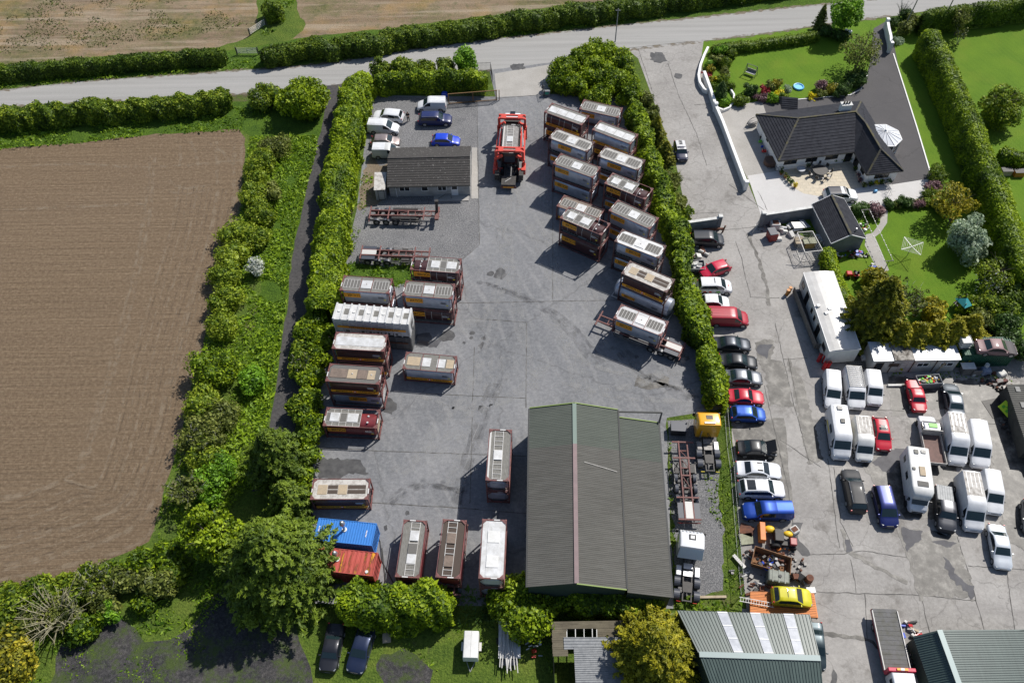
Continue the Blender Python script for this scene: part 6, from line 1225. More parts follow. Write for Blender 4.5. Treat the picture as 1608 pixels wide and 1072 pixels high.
mk('tile_dark',(.040,.042,.050),.9,spec=.15,c2=(.024,.025,.031),scale=1.5,bump=.1,bscale=12); mk('tile_brown',(.055,.05,.048),.8,c2=(.035,.032,.03),scale=2); mk('tile_ridge',(.05,.048,.045),.9,c2=(.09,.08,.035),scale=1.2,lo=.45,hi=.6)
def roofmats():
 g = GM('sheet_grey',.85); c = g.mix(.5,g.ramp(g.noise(.15,detail=6),[(.3,(.078,.076,.068)),(.7,(.105,.102,.092))]),g.ramp(g.noise(1.,g.vec(scale=(.5,5,1)),detail=6),[(.3,(.07,.068,.06)),(.7,(.14,.137,.125))]))
 c = g.mix(g.ramp(g.noise(2.2,detail=9,rough=.85),[(.66,0.),(.70,.6)]),c,(.42,.42,.40)); g.done(c)
 g = GM('sheet_green',.85); c = g.mix(.5,g.ramp(g.noise(.2,detail=6),[(.3,(.070,.074,.063)),(.7,(.092,.095,.082))]),g.ramp(g.noise(1.,g.vec(scale=(.5,5,1)),detail=6),[(.3,(.07,.085,.072)),(.7,(.12,.14,.12))])); g.done(c)
 g = GM('shed_green',.38); c = g.mix(.5,g.ramp(g.noise(.5,detail=6),[(.3,(.045,.07,.062)),(.7,(.06,.09,.08))]),g.ramp(g.noise(1.,g.vec(scale=(4,.3,1)),detail=6),[(.3,(.035,.055,.05)),(.7,(.075,.11,.10))])); g.done(c); g.p.inputs['Specular IOR Level'].default_value = .8
 g = GM('speckled_tile',.8); c = g.mix(.5,g.ramp(g.noise(.6,detail=6),[(.3,(.045,.042,.04)),(.7,(.065,.06,.056))]),(.05,.047,.045)); c = g.mix(g.ramp(g.noise(2.5,detail=9,rough=.9),[(.58,0.),(.62,.9)]),c,(.40,.39,.37)); g.done(c)
 g = GM('old_plank',.9); g.done(g.mix(.5,g.ramp(g.noise(1.,g.vec(scale=(.6,4,1)),detail=8,rough=.7),[(.3,(.06,.05,.035)),(.7,(.21,.18,.13))]),g.ramp(g.noise(.7,detail=8,rough=.7),[(.3,(.05,.045,.035)),(.7,(.18,.16,.11))])))
 g = GM('dirty_roof',.8); c = g.ramp(g.noise(1.1,detail=9,rough=.8),[(.42,(.06,.05,.04)),(.55,(.34,.32,.29))]); g.done(c)
 for m in bpy.data.materials: MATS.setdefault(m.name,m)
roofmats(); mk('trim_lime',(.20,.27,.08),.7); mk('ridge_pink',(.23,.165,.165),.7,c2=(.19,.14,.14),scale=1); mk('ridge_green',(.17,.22,.19),.7); mk('wall_green',(.03,.05,.04),.7); mk('gutter_dark',(.02,.022,.022),.6); mk('skylight',(.40,.42,.46),.35,c2=(.28,.30,.34),scale=2); mk('lead_grey',(.22,.27,.27),.5,.2)
# green-grey warehouse
c = G(940,780); t = thing('warehouse','large grey-green warehouse with two roof slopes and a long lean-to','warehouse',(c.x,c.y,0))
EZ,RZ = 5.2,6.3; Lt,Rt,Rb,Lb = local(t,[G(831.5,641.5,EZ),G(901.9,633.4,RZ),G(905.5,915.5,RZ),G(827.9,921.5,EZ)]); It,Ib = local(t,[G(969.7,643.9,EZ),G(983.7,925,EZ)])
Kt,Kt2,Kb,Kb2 = local(t,[G(971.5,655.8,EZ - .25),G(1033.9,664.2,EZ - .85),G(985.4,930,EZ - .25),G(1055.4,938,EZ - .85)])
F = .25
for q0,q1,m in ((0,F,'sheet_green'),(F,1,'sheet_grey')):
 n = 24 if q0 == 0 else 76
 for a,b_,c_,d in ((Lt,Lb,Rb,Rt),(It,Ib,Rb,Rt),(Kt2,Kb2,Kb,Kt)):
  b = MB(); corr(b,a.lerp(b_,q0),a.lerp(b_,q1),d.lerp(c_,q1),d.lerp(c_,q0),n,.022); b.build('roof_sheet',m,t)
for q0,q1,m in ((0,F,'ridge_green'),(F,1,'ridge_pink')): b = MB(); b.bar(Rt.lerp(Rb,q0) + Vector((0,0,.04)),Rt.lerp(Rb,q1) + Vector((0,0,.04)),.42,.07); b.build('ridge_cap',m,t)
b = MB(); up = Vector((0,0,.03))
for p,q in ((Lt,Rt),(Rt,It),(Rb,Ib),(Kt,Kt2)): b.bar(p + up + Vector((0,.06 if p.y > 0 else -.06,0)),q + up + Vector((0,.06 if p.y > 0 else -.06,0)),.10,.16)
b.build('verge_trim','trim_lime',t)
b = MB(); b.bar(It + Vector((.08,0,0)),Ib + Vector((.08,0,0)),.16,.12); b.bar(Kt2 + Vector((.08,0,-.05)),Kb2 + Vector((.08,0,-.05)),.16,.12); b.bar(Lt + Vector((-.08,0,-.05)),Lb + Vector((-.08,0,-.05)),.14,.12); b.build('gutter','gutter_dark',t)
b = MB(); W_ = [Lb,Ib,It,Lt]
def wallp(p,zz): return Vector((p.x,p.y,zz))
ins = .12
LB,IB,IT,LT = Lb + Vector((ins,ins,0)),Ib + Vector((-.02,ins,0)),It + Vector((-.02,-ins,0)),Lt + Vector((ins,-ins,0))
for a,b_,r in ((LB,IB,Rb),(IT,LT,Rt)):
 m = Vector((r.x,(a.y + b_.y) / 2,RZ - .06)); b.face([(a.x,a.y,0),(b_.x,b_.y,0),(b_.x,b_.y,EZ - .06),tuple(m),(a.x,a.y,EZ - .06)])
b.face([(IB.x,IB.y,0),(IT.x,IT.y,0),(IT.x,IT.y,EZ - .06),(IB.x,IB.y,EZ - .06)]); b.face([(LT.x,LT.y,0),(LB.x,LB.y,0),(LB.x,LB.y,EZ - .06),(LT.x,LT.y,EZ - .06)])
k = [Kb + Vector((.03,ins,0)),Kb2 + Vector((-ins,ins,0)),Kt2 + Vector((-ins,-ins,0)),Kt + Vector((.03,-ins,0))]; hz = [EZ - .32,EZ - .92,EZ - .92,EZ - .32]
for i in range(3): p,q = k[i],k[i + 1]; b.face([(p.x,p.y,0),(q.x,q.y,0),(q.x,q.y,hz[i + 1]),(p.x,p.y,hz[i])])
b.build('wall','wall_green',t)
b = MB(); f1,f2,f3 = local(t,[G(970.6,646.3,EZ + .0),G(1039.3,647.5,EZ + .0),G(1034,664,EZ - .7)]); b.bar(f1,f2,.14,.14); b.bar(f2,f3,.14,.14); b.bar(f2,(f2.x,f2.y,0),.14,.14); b.build('canopy_frame','gutter_dark',t)
b = MB(); b.bar(Rt.lerp(It,.2).lerp(Rb.lerp(Ib,.2),.35) + Vector((0,0,.1)),It.lerp(Rt,.08).lerp(Ib.lerp(Rb,.08),.38) + Vector((0,0,.1)),.03,.02); b.build('roof_cable','bar_light',t)
# site office
c = G(672,290); t = thing('site_office','grey rendered site office with a lichen-speckled dark roof and three windows','office building',(c.x,c.y,0))
A,B,C,D = local(t,[G(608,293.7,2.2),G(739.6,290.9,2.2),G(738.7,228.4,2.2),G(613.7,233,2.2)]); y0 = (A.y + B.y) / 2; y1 = (C.y + D.y) / 2; x0 = (A.x + D.x) / 2; x1 = (B.x + C.x) / 2; ym = (y0 + y1) / 2
E_ = [Vector((x0,y0,2.2)),Vector((x1,y0 + .1,2.2)),Vector((x1,y1,2.2)),Vector((x0,y1 - .1,2.2))]; RL,RR = Vector((x0,ym,3.8)),Vector((x1,ym + .1,3.8))
b = MB(); tiled(b,E_[0],E_[1],RR,RL,12,.045); b.build('roof_slope','speckled_tile',t); b = MB(); tiled(b,E_[3],E_[2],RR,RL,12,.045); b.build('roof_slope','speckled_tile',t)
b = MB(); b.bar(RL + up,RR + up,.3,.1); b.build('ridge_tile','tile_brown',t)
b = MB(); b.bar(E_[0] + Vector((0,-.06,-.06)),E_[1] + Vector((0,-.06,-.06)),.12,.12); b.build('gutter','gutter_dark',t)
w = [Vector((x0 + .2,y0 + .35,0)),Vector((x1 - .1,y0 + .35,0)),Vector((x1 - .1,y1 - .35,0)),Vector((x0 + .2,y1 - .35,0))]; b = MB(); walls(b,w,0,2.3)
for s in (0,1):
 a,e = (w[1],w[2]) if s else (w[3],w[0]); b.face([(a.x,a.y,2.3),(e.x,e.y,2.3),(a.x,(a.y + e.y) / 2,3.68)])
b.build('wall','render_grey',t)
for f,ww,z0,z1,pn in ((.19,1.5,1.0,1.95,2),(.44,.95,1.0,1.9,1),(.655,1.25,1.0,1.95,2)): window(t,w[0],w[1],f,ww,z0,z1,'win_white',pn)
window(t,w[0],w[1],.81,.95,.1,2.1,'win_white',1,name='door',glassm='win_white',door=1); b = MB(); q = w[0].lerp(w[1],.81); b.bx(q.x - .35,q.x + .35,q.y - .05,q.y - .04,1.25,1.95); b.build('door_window','glass_dark',t)
b = MB(); b.bx(x1 - 5.2,x1 - .3,y0 - .8,y0 + .33,0,.14); b.build('step','old_concrete',t)
for zz in (.75,): b = MB(); q = w[0].lerp(w[1],.72); b.tube((q.x - 1.4,q.y - .7,.1),(q.x - .3,q.y - .7,.95),.03); b.tube((q.x - .3,q.y - .7,.95),(q.x + .5,q.y - .7,.95),.03); b.tube((q.x + .5,q.y - .7,.95),(q.x + .5,q.y - .7,.1),.03); b.build('handrail','gutter_dark',t)
b = MB(); b.tube((x0 + 1.15,y0 + .28,0),(x0 + 1.1,y0 + .26,2.1),.05); b.build('downpipe','win_white',t)
c = G(600,300); t = thing('lean_to_shed','small shed with a dirty white flat roof against the left end of the office','shed',(c.x,c.y,0)); ox,oy = -16.9,0
P = local(t,[G(587,299,2.0),G(607.5,298,2.0),G(607.5,272,2.0),G(588.5,272,2.0)]); P[1].x = P[2].x = min(P[1].x,P[2].x); b = MB(); slab(b,[p + Vector((0,0,.03 if i < 2 else .2)) for i,p in enumerate(P)],.06); b.build('roof','weathered_white',t)
b = MB(); W2 = inset(ccw(P),.1); walls(b,W2,0,2.0); b.build('wall','render_grey',t); window(t,W2[0],W2[1],.6,.9,.05,1.85,'gutter_dark',1,name='door',glassm='render_grey',door=1)
# bungalow
c = G(1310,240); t = thing('bungalow','white rendered L-shaped bungalow with a dark tiled hipped roof','house',(c.x,c.y,0)); EZ2 = 2.25
A,B,Vv,W1,W2_,C2 = local(t,[G(1187,179.9,EZ2),G(1222.9,252.8,EZ2),G(1341.6,238.6,EZ2),G(1361.2,274.6,EZ2),G(1418.8,268,EZ2),G(1352.5,158.5,EZ2)])
R1,R2,R3,R4 = local(t,[G(1254,186,4.5),G(1344,175.5,4.5),G(1359,192.5,4.4),G(1383.5,234,4.4)])
def slope(pts,n): b = MB(); tiled(b,*pts,n,.05); b.build('roof_slope','tile_dark',t)
slope((A,B,R1,R1),13); slope((B,Vv,R2,R1),13); slope((A,C2,R2,R1),13); slope((Vv,W1,R4,R3),11); slope((W1,W2_,R4,R4),11); slope((C2,W2_,R4,R3),12)
b = MB(); b.face([Vv,R3,R2]); b.face([C2,R2,R3][::-1]) ; b.build('roof_infill','tile_dark',t)
b = MB(); s = Vector((0,0,.05))
for p,q in ((A,R1),(B,R1),(R1,R2),(R2,R3),(R3,R4),(R4,W1),(R4,W2_),(C2,R2)): b.bar(p + s,q + s,.26,.09)
b.build('ridge_tile','tile_ridge',t)
b = MB()
for p,q in ((A,B),(B,Vv),(Vv,W1),(W1,W2_),(W2_,C2),(C2,A)): b.bar(p + Vector((0,0,-.08)),q + Vector((0,0,-.08)),.14,.14)
b.build('fascia','gutter_dark',t)
foot = inset([A,B,Vv,W1,W2_,C2],.42); b = MB(); walls(b,foot,0,EZ2 - .02); b.build('wall','render_white',t)
for f,ww in ((.15,1.9),(.43,1.7),(.70,1.9)): window(t,foot[1],foot[2],f,ww,.95,2.0,'win_frame',2)
window(t,foot[1],foot[2],.93,1.1,.1,2.0,'win_frame',1,name='patio_door'); window(t,foot[3],foot[4],.5,2.1,.9,1.95,'win_frame',3); window(t,foot[0],foot[1],.45,.7,1.1,1.9,'win_frame',1); window(t,foot[2],foot[3],.25,1.3,.1,2.,'win_frame',2,name='door'); window(t,foot[2],foot[3],.7,1.2,.9,1.9,'win_frame',1)
p = local(t,[G(1328.5,166,4.9)])[0]; b = MB(); b.box((p.x,p.y,4.55),(1.45,.8,1.3),rz=.1); ch = b.build('chimney','render_white',t); b = MB(); b.box((p.x,p.y,5.23),(1.6,.95,.1),rz=.1); b.build('chimney_cap','coping',ch)
for dx in (-.4,0,.4): b = MB(); b.tube((p.x + dx,p.y + dx * .1,5.25),(p.x + dx,p.y + dx * .1,5.65),.13,10); b.build('chimney_pot','tile_ridge' if dx < .3 else 'black',ch)
pa,pb,pc,pd = local(t,[G(1226,166,2.7),G(1252,175,2.7),G(1258,162,2.9),G(1233,160,2.7)]); pr = local(t,[G(1256,161,3.5)])[0]
b = MB(); q0,q1 = local(t,[G(1227,172,2.3),G(1252.5,174,2.3)]); q2,q3 = q1 + Vector((.2,3.,0)),q0 + Vector((.2,3.,0)); rr0,rr1 = (q0 + q3) / 2 + Vector((0,0,1.1)),(q1 + q2) / 2 + Vector((0,0,1.1)); tiled(b,q0,q1,rr1,rr0,6); tiled(b,q3,q2,rr1,rr0,6); b.face([q0,rr0,q3]); b.face([q1,q2,rr1]); b.build('porch_roof','tile_dark',t)
# conservatory
ct = G(1388,212,2.6); t = thing('conservatory','octagonal conservatory with a pale glazed roof on white posts','conservatory',(ct.x,ct.y,0)); Rr = 2.55; b = MB(); fb = MB()
for k in range(8):
 a0,a1 = R(22.5 + 45 * k),R(67.5 + 45 * k); p,q = Vector((Rr * math.cos(a0),Rr * math.sin(a0),2.5)),Vector((Rr * math.cos(a1),Rr * math.sin(a1),2.5)); ap = Vector((0,0,3.4)); b.face([p,q,ap]); fb.bar(p + up,ap + up,.07,.06); fb.bar(p,q,.1,.1); fb.tube((p.x * .96,p.y * .96,0),(p.x * .96,p.y * .96,2.5),.09,8); fb.bar(p.lerp(q,.5) + up,ap + up,.05,.05)
b.build('glass_roof','glazed_pale' if 'glazed_pale' in MATS else mk('glazed_pale',(.62,.64,.68),.2,0,spec=.8),t); fb.ball((0,0,3.45),.16,8,5); fb.build('frame','win_white',t)
b = MB()
for k in range(8):
 a0,a1 = R(22.5 + 45 * k),R(67.5 + 45 * k); r = Rr * .95
 b.face([(r * math.cos(a0),r * math.sin(a0),0),(r * math.cos(a1),r * math.sin(a1),0),(r * math.cos(a1),r * math.sin(a1),.6),(r * math.cos(a0),r * math.sin(a0),.6)]); 
b.build('dwarf_wall','render_white',t)
b = MB()
for k in range(8):
 a0,a1 = R(22.5 + 45 * k),R(67.5 + 45 * k); r = Rr * .94; b.face([(r * math.cos(a0),r * math.sin(a0),.6),(r * math.cos(a1),r * math.sin(a1),.6),(r * math.cos(a1),r * math.sin(a1),2.45),(r * math.cos(a0),r * math.sin(a0),2.45)])
b.build('glazing','glass_tint',t)
# outbuilding (garage)
c = G(1318,365); t = thing('outbuilding','small grey outbuilding with a dark tiled pitched roof and white verge','outbuilding',(c.x,c.y,0))
a0,a1,r0,r1,e0,e1 = local(t,[G(1274.5,320.8,2.3),G(1305.4,382.5,2.3),G(1306,306.1,3.6),G(1336.7,368.8,3.6),G(1325,312,2.3),G(1360.6,374.8,2.3)])
b = MB(); tiled(b,a0,a1,r1,r0,11); b.build('roof_slope','tile_dark',t); b = MB(); tiled(b,e0,e1,r1,r0,11); b.build('roof_slope','tile_dark',t)
b = MB(); b.bar(r0 + up,r1 + up,.3,.1); b.build('ridge_tile','tile_ridge',t)
b = MB()
for p,q in ((a1,r1),(r1,e1),(e0,e1),(a0,a1),(a0,r0),(r0,e0)): b.bar(p + Vector((0,0,-.02)),q + Vector((0,0,-.02)),.09,.12)
b.build('verge_board','win_white',t)
f = inset(ccw([a0,a1,e1,e0]),.2); b = MB(); walls(b,f,0,2.25)
for p,q,r in ((f[1],f[2],r1),(f[3],f[0],r0)): m = (p + q) / 2; b.face([(p.x,p.y,2.25),(q.x,q.y,2.25),(m.x,m.y,3.5)])
b.build('wall','conc_wall',t)
s = (r1 + e1) / 2; b = MB(); b.tube((s.x - .3,s.y + .8,2.6),(s.x - .3,s.y + .8,3.7),.09,8); b.build('flue_pipe','steel',t)
# mobile home
c = G(1308,510); t = thing('mobile_home','long cream mobile home with a glossy pale roof beside a timber deck','mobile home',(c.x,c.y,0)); HZ = 2.9
P = local(t,[G(1302.9,551.6,HZ),G(1352.2,548.1,HZ),G(1308.7,425.9,HZ),G(1261.7,428.2,HZ)])
mk('cream_roof',(.56,.55,.53),.28,c2=(.45,.44,.42),scale=.9,spec=.7); mk('cream_wall',(.58,.59,.56),.6,c2=(.48,.50,.47),scale=2)
b = MB(); n = 6; rings = []
for i in range(n + 1): q = i / n; z = .22 * (1 - (2 * q - 1) ** 2); rings.append((P[0].lerp(P[1],q) + Vector((0,0,z)),P[3].lerp(P[2],q) + Vector((0,0,z))))
for (a,d),(b1,c1) in zip(rings[:-1],rings[1:]): b.face([a,b1,c1,d])
b.build('roof','cream_roof',t,smooth=60); W_ = inset(P,.06); b = MB(); walls(b,W_,.35,HZ)
for s in ((0,1),(2,3)):
 p,q = W_[s[0]],W_[s[1]]; b.face([(p.x,p.y,HZ),(q.x,q.y,HZ)] + [(p.x + (q.x - p.x) * u,p.y + (q.y - p.y) * u,HZ + .2 * (1 - (2 * u - 1) ** 2)) for u in (.75,.5,.25)])
b.build('wall','cream_wall',t); b = MB()
for k in range(4): p,q = P[k],P[(k + 1) % 4]; b.bar(p + Vector((0,0,-.03)),q + Vector((0,0,-.03)),.06,.1)
b.build('roof_edge','win_white',t); b = MB(); walls(b,inset(P,.2),0,.35); b.build('skirt','black',t)
for f,ww in ((.08,.9),(.28,.0),(.42,.5),(.52,.5),(.62,0),(.88,1.1)): 
 if ww: window(t,W_[3],W_[0],f,ww,1.3,2.1,'win_frame',1)
for f in (.24,.66): window(t,W_[3],W_[0],f,1.0,.5,2.3,'win_frame',1,name='door')
for q,e in ((.35,.52),(.3,.67),(.25,.35)): p = P[0].lerp(P[1],e - .25).lerp(P[3].lerp(P[2],e - .25),1 - q - .2); b = MB(); b.box((p.x,p.y,HZ + .24),(.4,.4,.12),rz=.3); b.build('roof_vent','white',t,bevel=.02)
c = G(1262,500); t = thing('timber_deck','raised timber deck with a slatted fence along the mobile home','deck',(c.x,c.y,0)); D_ = local(t,[G(1279,546,.5),G(1299,548,.5),G(1262,455,.5),G(1245,458,.5)])
b = MB(); n = 40
for k in range(n): q0,q1 = k / n,(k + .85) / n; slab(b,[D_[0].lerp(D_[3],q0),D_[1].lerp(D_[2],q0),D_[1].lerp(D_[2],q1),D_[0].lerp(D_[3],q1)],.05)
b.build('deck_board','wood_dark' if 'wood_dark' in MATS else mk('wood_dark',(.07,.065,.06),.85,c2=(.04,.036,.033),scale=3),t)
b = MB(); n = 75
for p,q,n in ((D_[3],D_[0],75),(D_[0],D_[1],14)):
 for k in range(n + 1): s_ = p.lerp(q,k / n); b.box((s_.x,s_.y,.85),(.05,.08,.95),rz=.3)
 b.bar(p + Vector((0,0,.85)),q + Vector((0,0,.85)),.06,.08); b.bar(p + Vector((0,0,.15)),q + Vector((0,0,.15)),.06,.08)
b.build('slat_fence','wood_grey' if 'wood_grey' in MATS else mk('wood_grey',(.20,.19,.17),.85,c2=(.12,.11,.10),scale=3),t)
# pale cabins
c = G(1440,575); t = thing('portable_cabin','row of joined pale portable cabins with a dirty middle roof under the leylandii','cabin',(c.x,c.y,0)); CZ = 2.55
P = local(t,[G(1372.2,566.9,CZ),G(1509.7,564.5,CZ),G(1500.3,539,CZ),G(1362.8,536.3,CZ)])
for q0,q1,m,dz in ((0,.24,'cabin_roof',0),(.24,.47,'dirty_roof',.12),(.47,1,'cabin_roof',0)):
 b = MB(); slab(b,[P[0].lerp(P[1],q0) + Vector((0,0,dz)),P[0].lerp(P[1],q1) + Vector((0,0,dz)),P[3].lerp(P[2],q1) + Vector((0,0,dz)),P[3].lerp(P[2],q0) + Vector((0,0,dz))],.1); b.build('roof',m if m in MATS else mk(m,(.50,.52,.56),.35,c2=(.38,.40,.43),scale=.8),t)
W_ = inset(P,.07); b = MB(); walls(b,W_,.1,CZ - .1); b.build('wall','cabin_wall' if 'cabin_wall' in MATS else mk('cabin_wall',(.46,.45,.42),.7,c2=(.34,.33,.30),scale=1.5),t)
window(t,W_[0],W_[1],.09,.95,.15,2.1,'win_frame',1,name='door'); window(t,W_[0],W_[1],.27,1.5,1.2,2.0,'frame_white',1,glassm='grating_brown'); window(t,W_[0],W_[1],.37,.95,.15,2.1,'frame_white',1,name='door',glassm='cabin_wall',door=1); window(t,W_[0],W_[1],.60,1.4,1.2,1.9,'win_white',2); window(t,W_[0],W_[1],.88,1.5,1.2,1.9,'win_white',2)
b = MB()
for f in (.235,.48,.745): q = W_[0].lerp(W_[1],f); b.bx(q.x - .05,q.x + .05,q.y - .06,q.y - .01,.1,2.4)
b.build('wall_joint','win_frame',t)
# sheds along the bottom edge
def shed(name,label,cat,E0,E1,r0,r1,F0,F1,mat,wallm='wall_green',n=60,trim=True,d=.06):
 c = (E0 + E1 + F0 + F1) / 4; t = thing(name,label,cat,(c.x,c.y,0)); E0,E1,r0,r1,F0,F1 = local(t,[E0,E1,r0,r1,F0,F1])
 for a,b_,in ((E0,E1),(F0,F1)): b = MB(); corr(b,a,b_,r1,r0,n,d); b.build('roof_sheet',mat,t)
 b = MB(); b.bar(r0 + Vector((0,0,.06)),r1 + Vector((0,0,.06)),.5,.06); b.build('ridge_cap','lead_grey',t)
 f = inset(ccw([E0,E1,F1,F0]),.1); b = MB(); walls(b,f,0,E0.z - .05)
 for p,q in ((f[0],f[1]),(f[1],f[2]),(f[2],f[3]),(f[3],f[0])):
  m = (p + q) / 2
  for r in (r0,r1):
   if (Vector((m.x,m.y)) - Vector((r.x,r.y))).length < .8: b.face([(p.x,p.y,p.z + E0.z - .05),(q.x,q.y,E0.z - .05),(m.x,m.y,r.z - .08)])
 b.build('wall',wallm,t); return t,(E0,E1,r0,r1)
r0,r1 = G(1098,1027,3.9),G(1288,1033,3.9); e0,e1 = G(1063.8,957.9,3.0),G(1272,964.4,3.0)
off0 = Vector((2 * r0.x - e0.x,2 * r0.y - e0.y,3.0)); off1 = Vector((2 * r1.x - e1.x,2 * r1.y - e1.y,3.0))
t,(E0,E1,q0,q1) = shed('metal_shed','green corrugated metal shed with pale skylight strips at the bottom edge','shed',e0,e1,r0,r1,off0,off1,'shed_green',n=38)
N = (E1 - E0).cross(q0 - E0).normalized(); N = N if N.z > 0 else -N
for f in (.335,.585,.835):
 b = MB(); o = N * .065; w_ = .038; b.face([x + o for x in (E0.lerp(E1,f - w_),E0.lerp(E1,f + w_),q0.lerp(q1,f + w_),q0.lerp(q1,f - w_))]); ob = b.build('skylight','skylight',t)
 if ob.data.polygons[0].normal.z < 0: ob.data.flip_normals()
 b = MB()
 for g_ in (.03,.33,.62,.92): b.bar(E0.lerp(E1,f - w_).lerp(q0.lerp(q1,f - w_),g_) + N * .09,E0.lerp(E1,f + w_).lerp(q0.lerp(q1,f + w_),g_) + N * .09,.08,.03)
 b.build('skylight_strap','win_white',ob)
r0,r1 = G(1475,988.6,3.7),G(1530,1140,3.7); e0 = G(1442,1016,2.6); d = r1 - r0; e1 = e0 + d; g0 = Vector((2 * r0.x - e0.x,2 * r0.y - e0.y,2.6)); r0b = r0
n_ = Vector((d.y,-d.x,0)).normalized(); e0 = Vector((*(r0 + n_ * 1.9).to_2d(),2.2)); e1 = e0 + d; g0 = Vector((*(r0 - n_ * 9).to_2d(),2.0)); g1 = g0 + d
t,_ = shed('metal_shed','dark green corrugated shed with a pale lit slope in the bottom right corner','shed',e0,e1,r0,r1,g0,g1,'shed_green',n=40)
# old plank shed
c = G(925,1020); t = thing('plank_shed','derelict shed with a holed plank roof and loose grey corrugated sheets','shed',(c.x,c.y,0))
P = local(t,[G(867,975,2.5),G(1000,972,2.5),G(1000,1015,2.2),G(937,1012,2.2),G(899,1031,2.2),G(881,1031,2.2),G(881,1024,2.2),G(868,1024,2.2)])
n = 14
x0,x1 = P[0].x,P[1].x
def rows(b,xa,xb,ya,yb,za,zb,n,mat=None):
 for k in range(n): q0,q1 = k / n,(k + .94) / n; slab(b,[Vector((xa + rnd.uniform(-.04,.04),lerp(ya,yb,q0),lerp(za,zb,q0))),Vector((xb + rnd.uniform(-.04,.04),lerp(ya,yb,q0),lerp(za,zb,q0))),Vector((xb,lerp(ya,yb,q1),lerp(za,zb,q1))),Vector((xa,lerp(ya,yb,q1),lerp(za,zb,q1)))],.04)
X_ = lambda u,v,z=2.4: local(t,[G(u,v,z)])[0]
p0,p1,p2 = X_(866,976,2.6),X_(866,1030,2.4),X_(1000,976,2.6); h0,h1 = X_(890,988),X_(937,1000)
b = MB(); rows(b,p0.x,p2.x,p0.y,h0.y,2.7,2.62,5); rows(b,p0.x,h0.x,h0.y,p1.y,2.6,2.4,12); rows(b,h1.x,p2.x,h0.y,h1.y,2.6,2.5,4); b.build('plank_roof','old_plank',t)
b = MB()
for u in (890,903.5,917,930,937): q = X_(u,988); e = X_(u,1001); b.bar((q.x,q.y + .2,2.55),(e.x,e.y - .2,2.5),.07,.1)
b.build('rafter','coping',t)
q0_,q1_,q2_,q3_ = X_(885,1000,2.55),X_(975,1000,2.55),X_(975,1090,2.2),X_(902,1090,2.2)
b = MB(); corr(b,Vector((q0_.x,q1_.y - 1.0,2.5)),Vector((q0_.x,q0_.y,2.6)),Vector((q1_.x,q1_.y,2.6)),Vector((q1_.x,q1_.y - 1.0,2.5)),4,.04); b.build('corrugated_sheet','galv',t)
b = MB(); corr(b,Vector((q0_.x + .9,q2_.y,2.3)),Vector((q0_.x + .9,q0_.y - .9,2.52)),Vector((q1_.x,q0_.y - .9,2.52)),Vector((q1_.x,q2_.y,2.3)),22,.05); b.build('corrugated_sheet','galv',t)
b = MB(); y_b = q2_.y; walls(b,[Vector((p0.x + .1,y_b,0)),Vector((q1_.x - .1,y_b,0)),Vector((p2.x - .1,p0.y - .1,0)),Vector((p0.x + .1,p0.y - .1,0))],0,2.3); b.build('wall','old_plank',t)
# corrugated shed on the right edge
K = [G(1597,576,2.2),G(1580,603,2.2)]; d = (G(1614,705,2.2) - K[1]); A = K[1]; B = A + d * 1.0; n_ = Vector((-d.y,d.x,0)).normalized(); n_ = n_ if n_.x > 0 else -n_
C_ = B + n_ * 7 + Vector((0,0,.8)); D2 = A + n_ * 7 + Vector((0,0,.8)); c = (A + B + C_ + D2) / 4; t = thing('corrugated_shed','dark corrugated shed with small pale skylights at the right edge','shed',(c.x,c.y,0)); A,B,C_,D2 = local(t,[A,B,C_,D2])
b = MB(); corr(b,A,B,C_,D2,30,.05); b.build('roof_sheet','shed_dark' if 'shed_dark' in MATS else mk('shed_dark',(.075,.075,.065),.7,c2=(.045,.045,.04),scale=1.5),t)
b = MB(); walls(b,inset(ccw([A,B,C_,D2]),.1),0,2.15); b.build('wall','shed_dark',t)
for f in (.05,.30,.55,.80): b = MB(); p = A.lerp(B,f).lerp(D2.lerp(C_,f),.09); q = A.lerp(B,f + .07).lerp(D2.lerp(C_,f + .07),.2); b.box(((p.x + q.x) / 2,(p.y + q.y) / 2,(p.z + q.z) / 2 + .06),(.7,.5,.03),rz=math.atan2(d.y,d.x)); b.build('skylight','dusty_pane' if 'dusty_pane' in MATS else mk('dusty_pane',(.2,.2,.19),.7),t)
# walls, fences, gates, poles
def wall_run(label,px,h,w,mat='render_white',cope='coping',pillars=(),name='garden_wall',cat='wall',ph=.35,pw=.5):
 P = [G(u,v,h) for u,v in px]; c = P[0]; t = thing(name,label,cat,(c.x,c.y,0)); P = local(t,P); b = MB()
 for p,q in zip(P[:-1],P[1:]): b.bar((p.x,p.y,h / 2),(q.x,q.y,h / 2),w,h)
 b.build('wall',mat,t)
 if cope:
  b = MB()
  for p,q in zip(P[:-1],P[1:]): b.bar((p.x,p.y,h + .04),(q.x,q.y,h + .04),w + .12,.08)
  b.build('coping',cope,t)
 for k in pillars: p = P[k]; b = MB(); b.box((p.x,p.y,(h + ph) / 2),(pw,pw,h + ph)); o = b.build('pillar',mat,t); b = MB(); b.box((p.x,p.y,h + ph + .05),(pw + .14,pw + .14,.1),tx=.8,ty=.8); b.build('pillar_cap',cope or 'coping',o)
 return t
wall_run('long white garden wall running down beside the shared driveway',[(1106,112),(1116,140),(1124,165),(1135,190),(1172,288)],1.15,.3,cope='render_white',pillars=(2,4))
wall_run('curved low white wall with niches at the top of the garden',[(1112,74),(1106,86),(1100,102),(1097,118),(1099,129),(1106,140),(1112,142)],.7,.25,cope='render_white')
wall_run('curved white edging wall around the conical yew bed',[(1126,168),(1136,172),(1146,168),(1152,158),(1153,148),(1148,140)],.45,.25,cope=None,name='edging_wall')
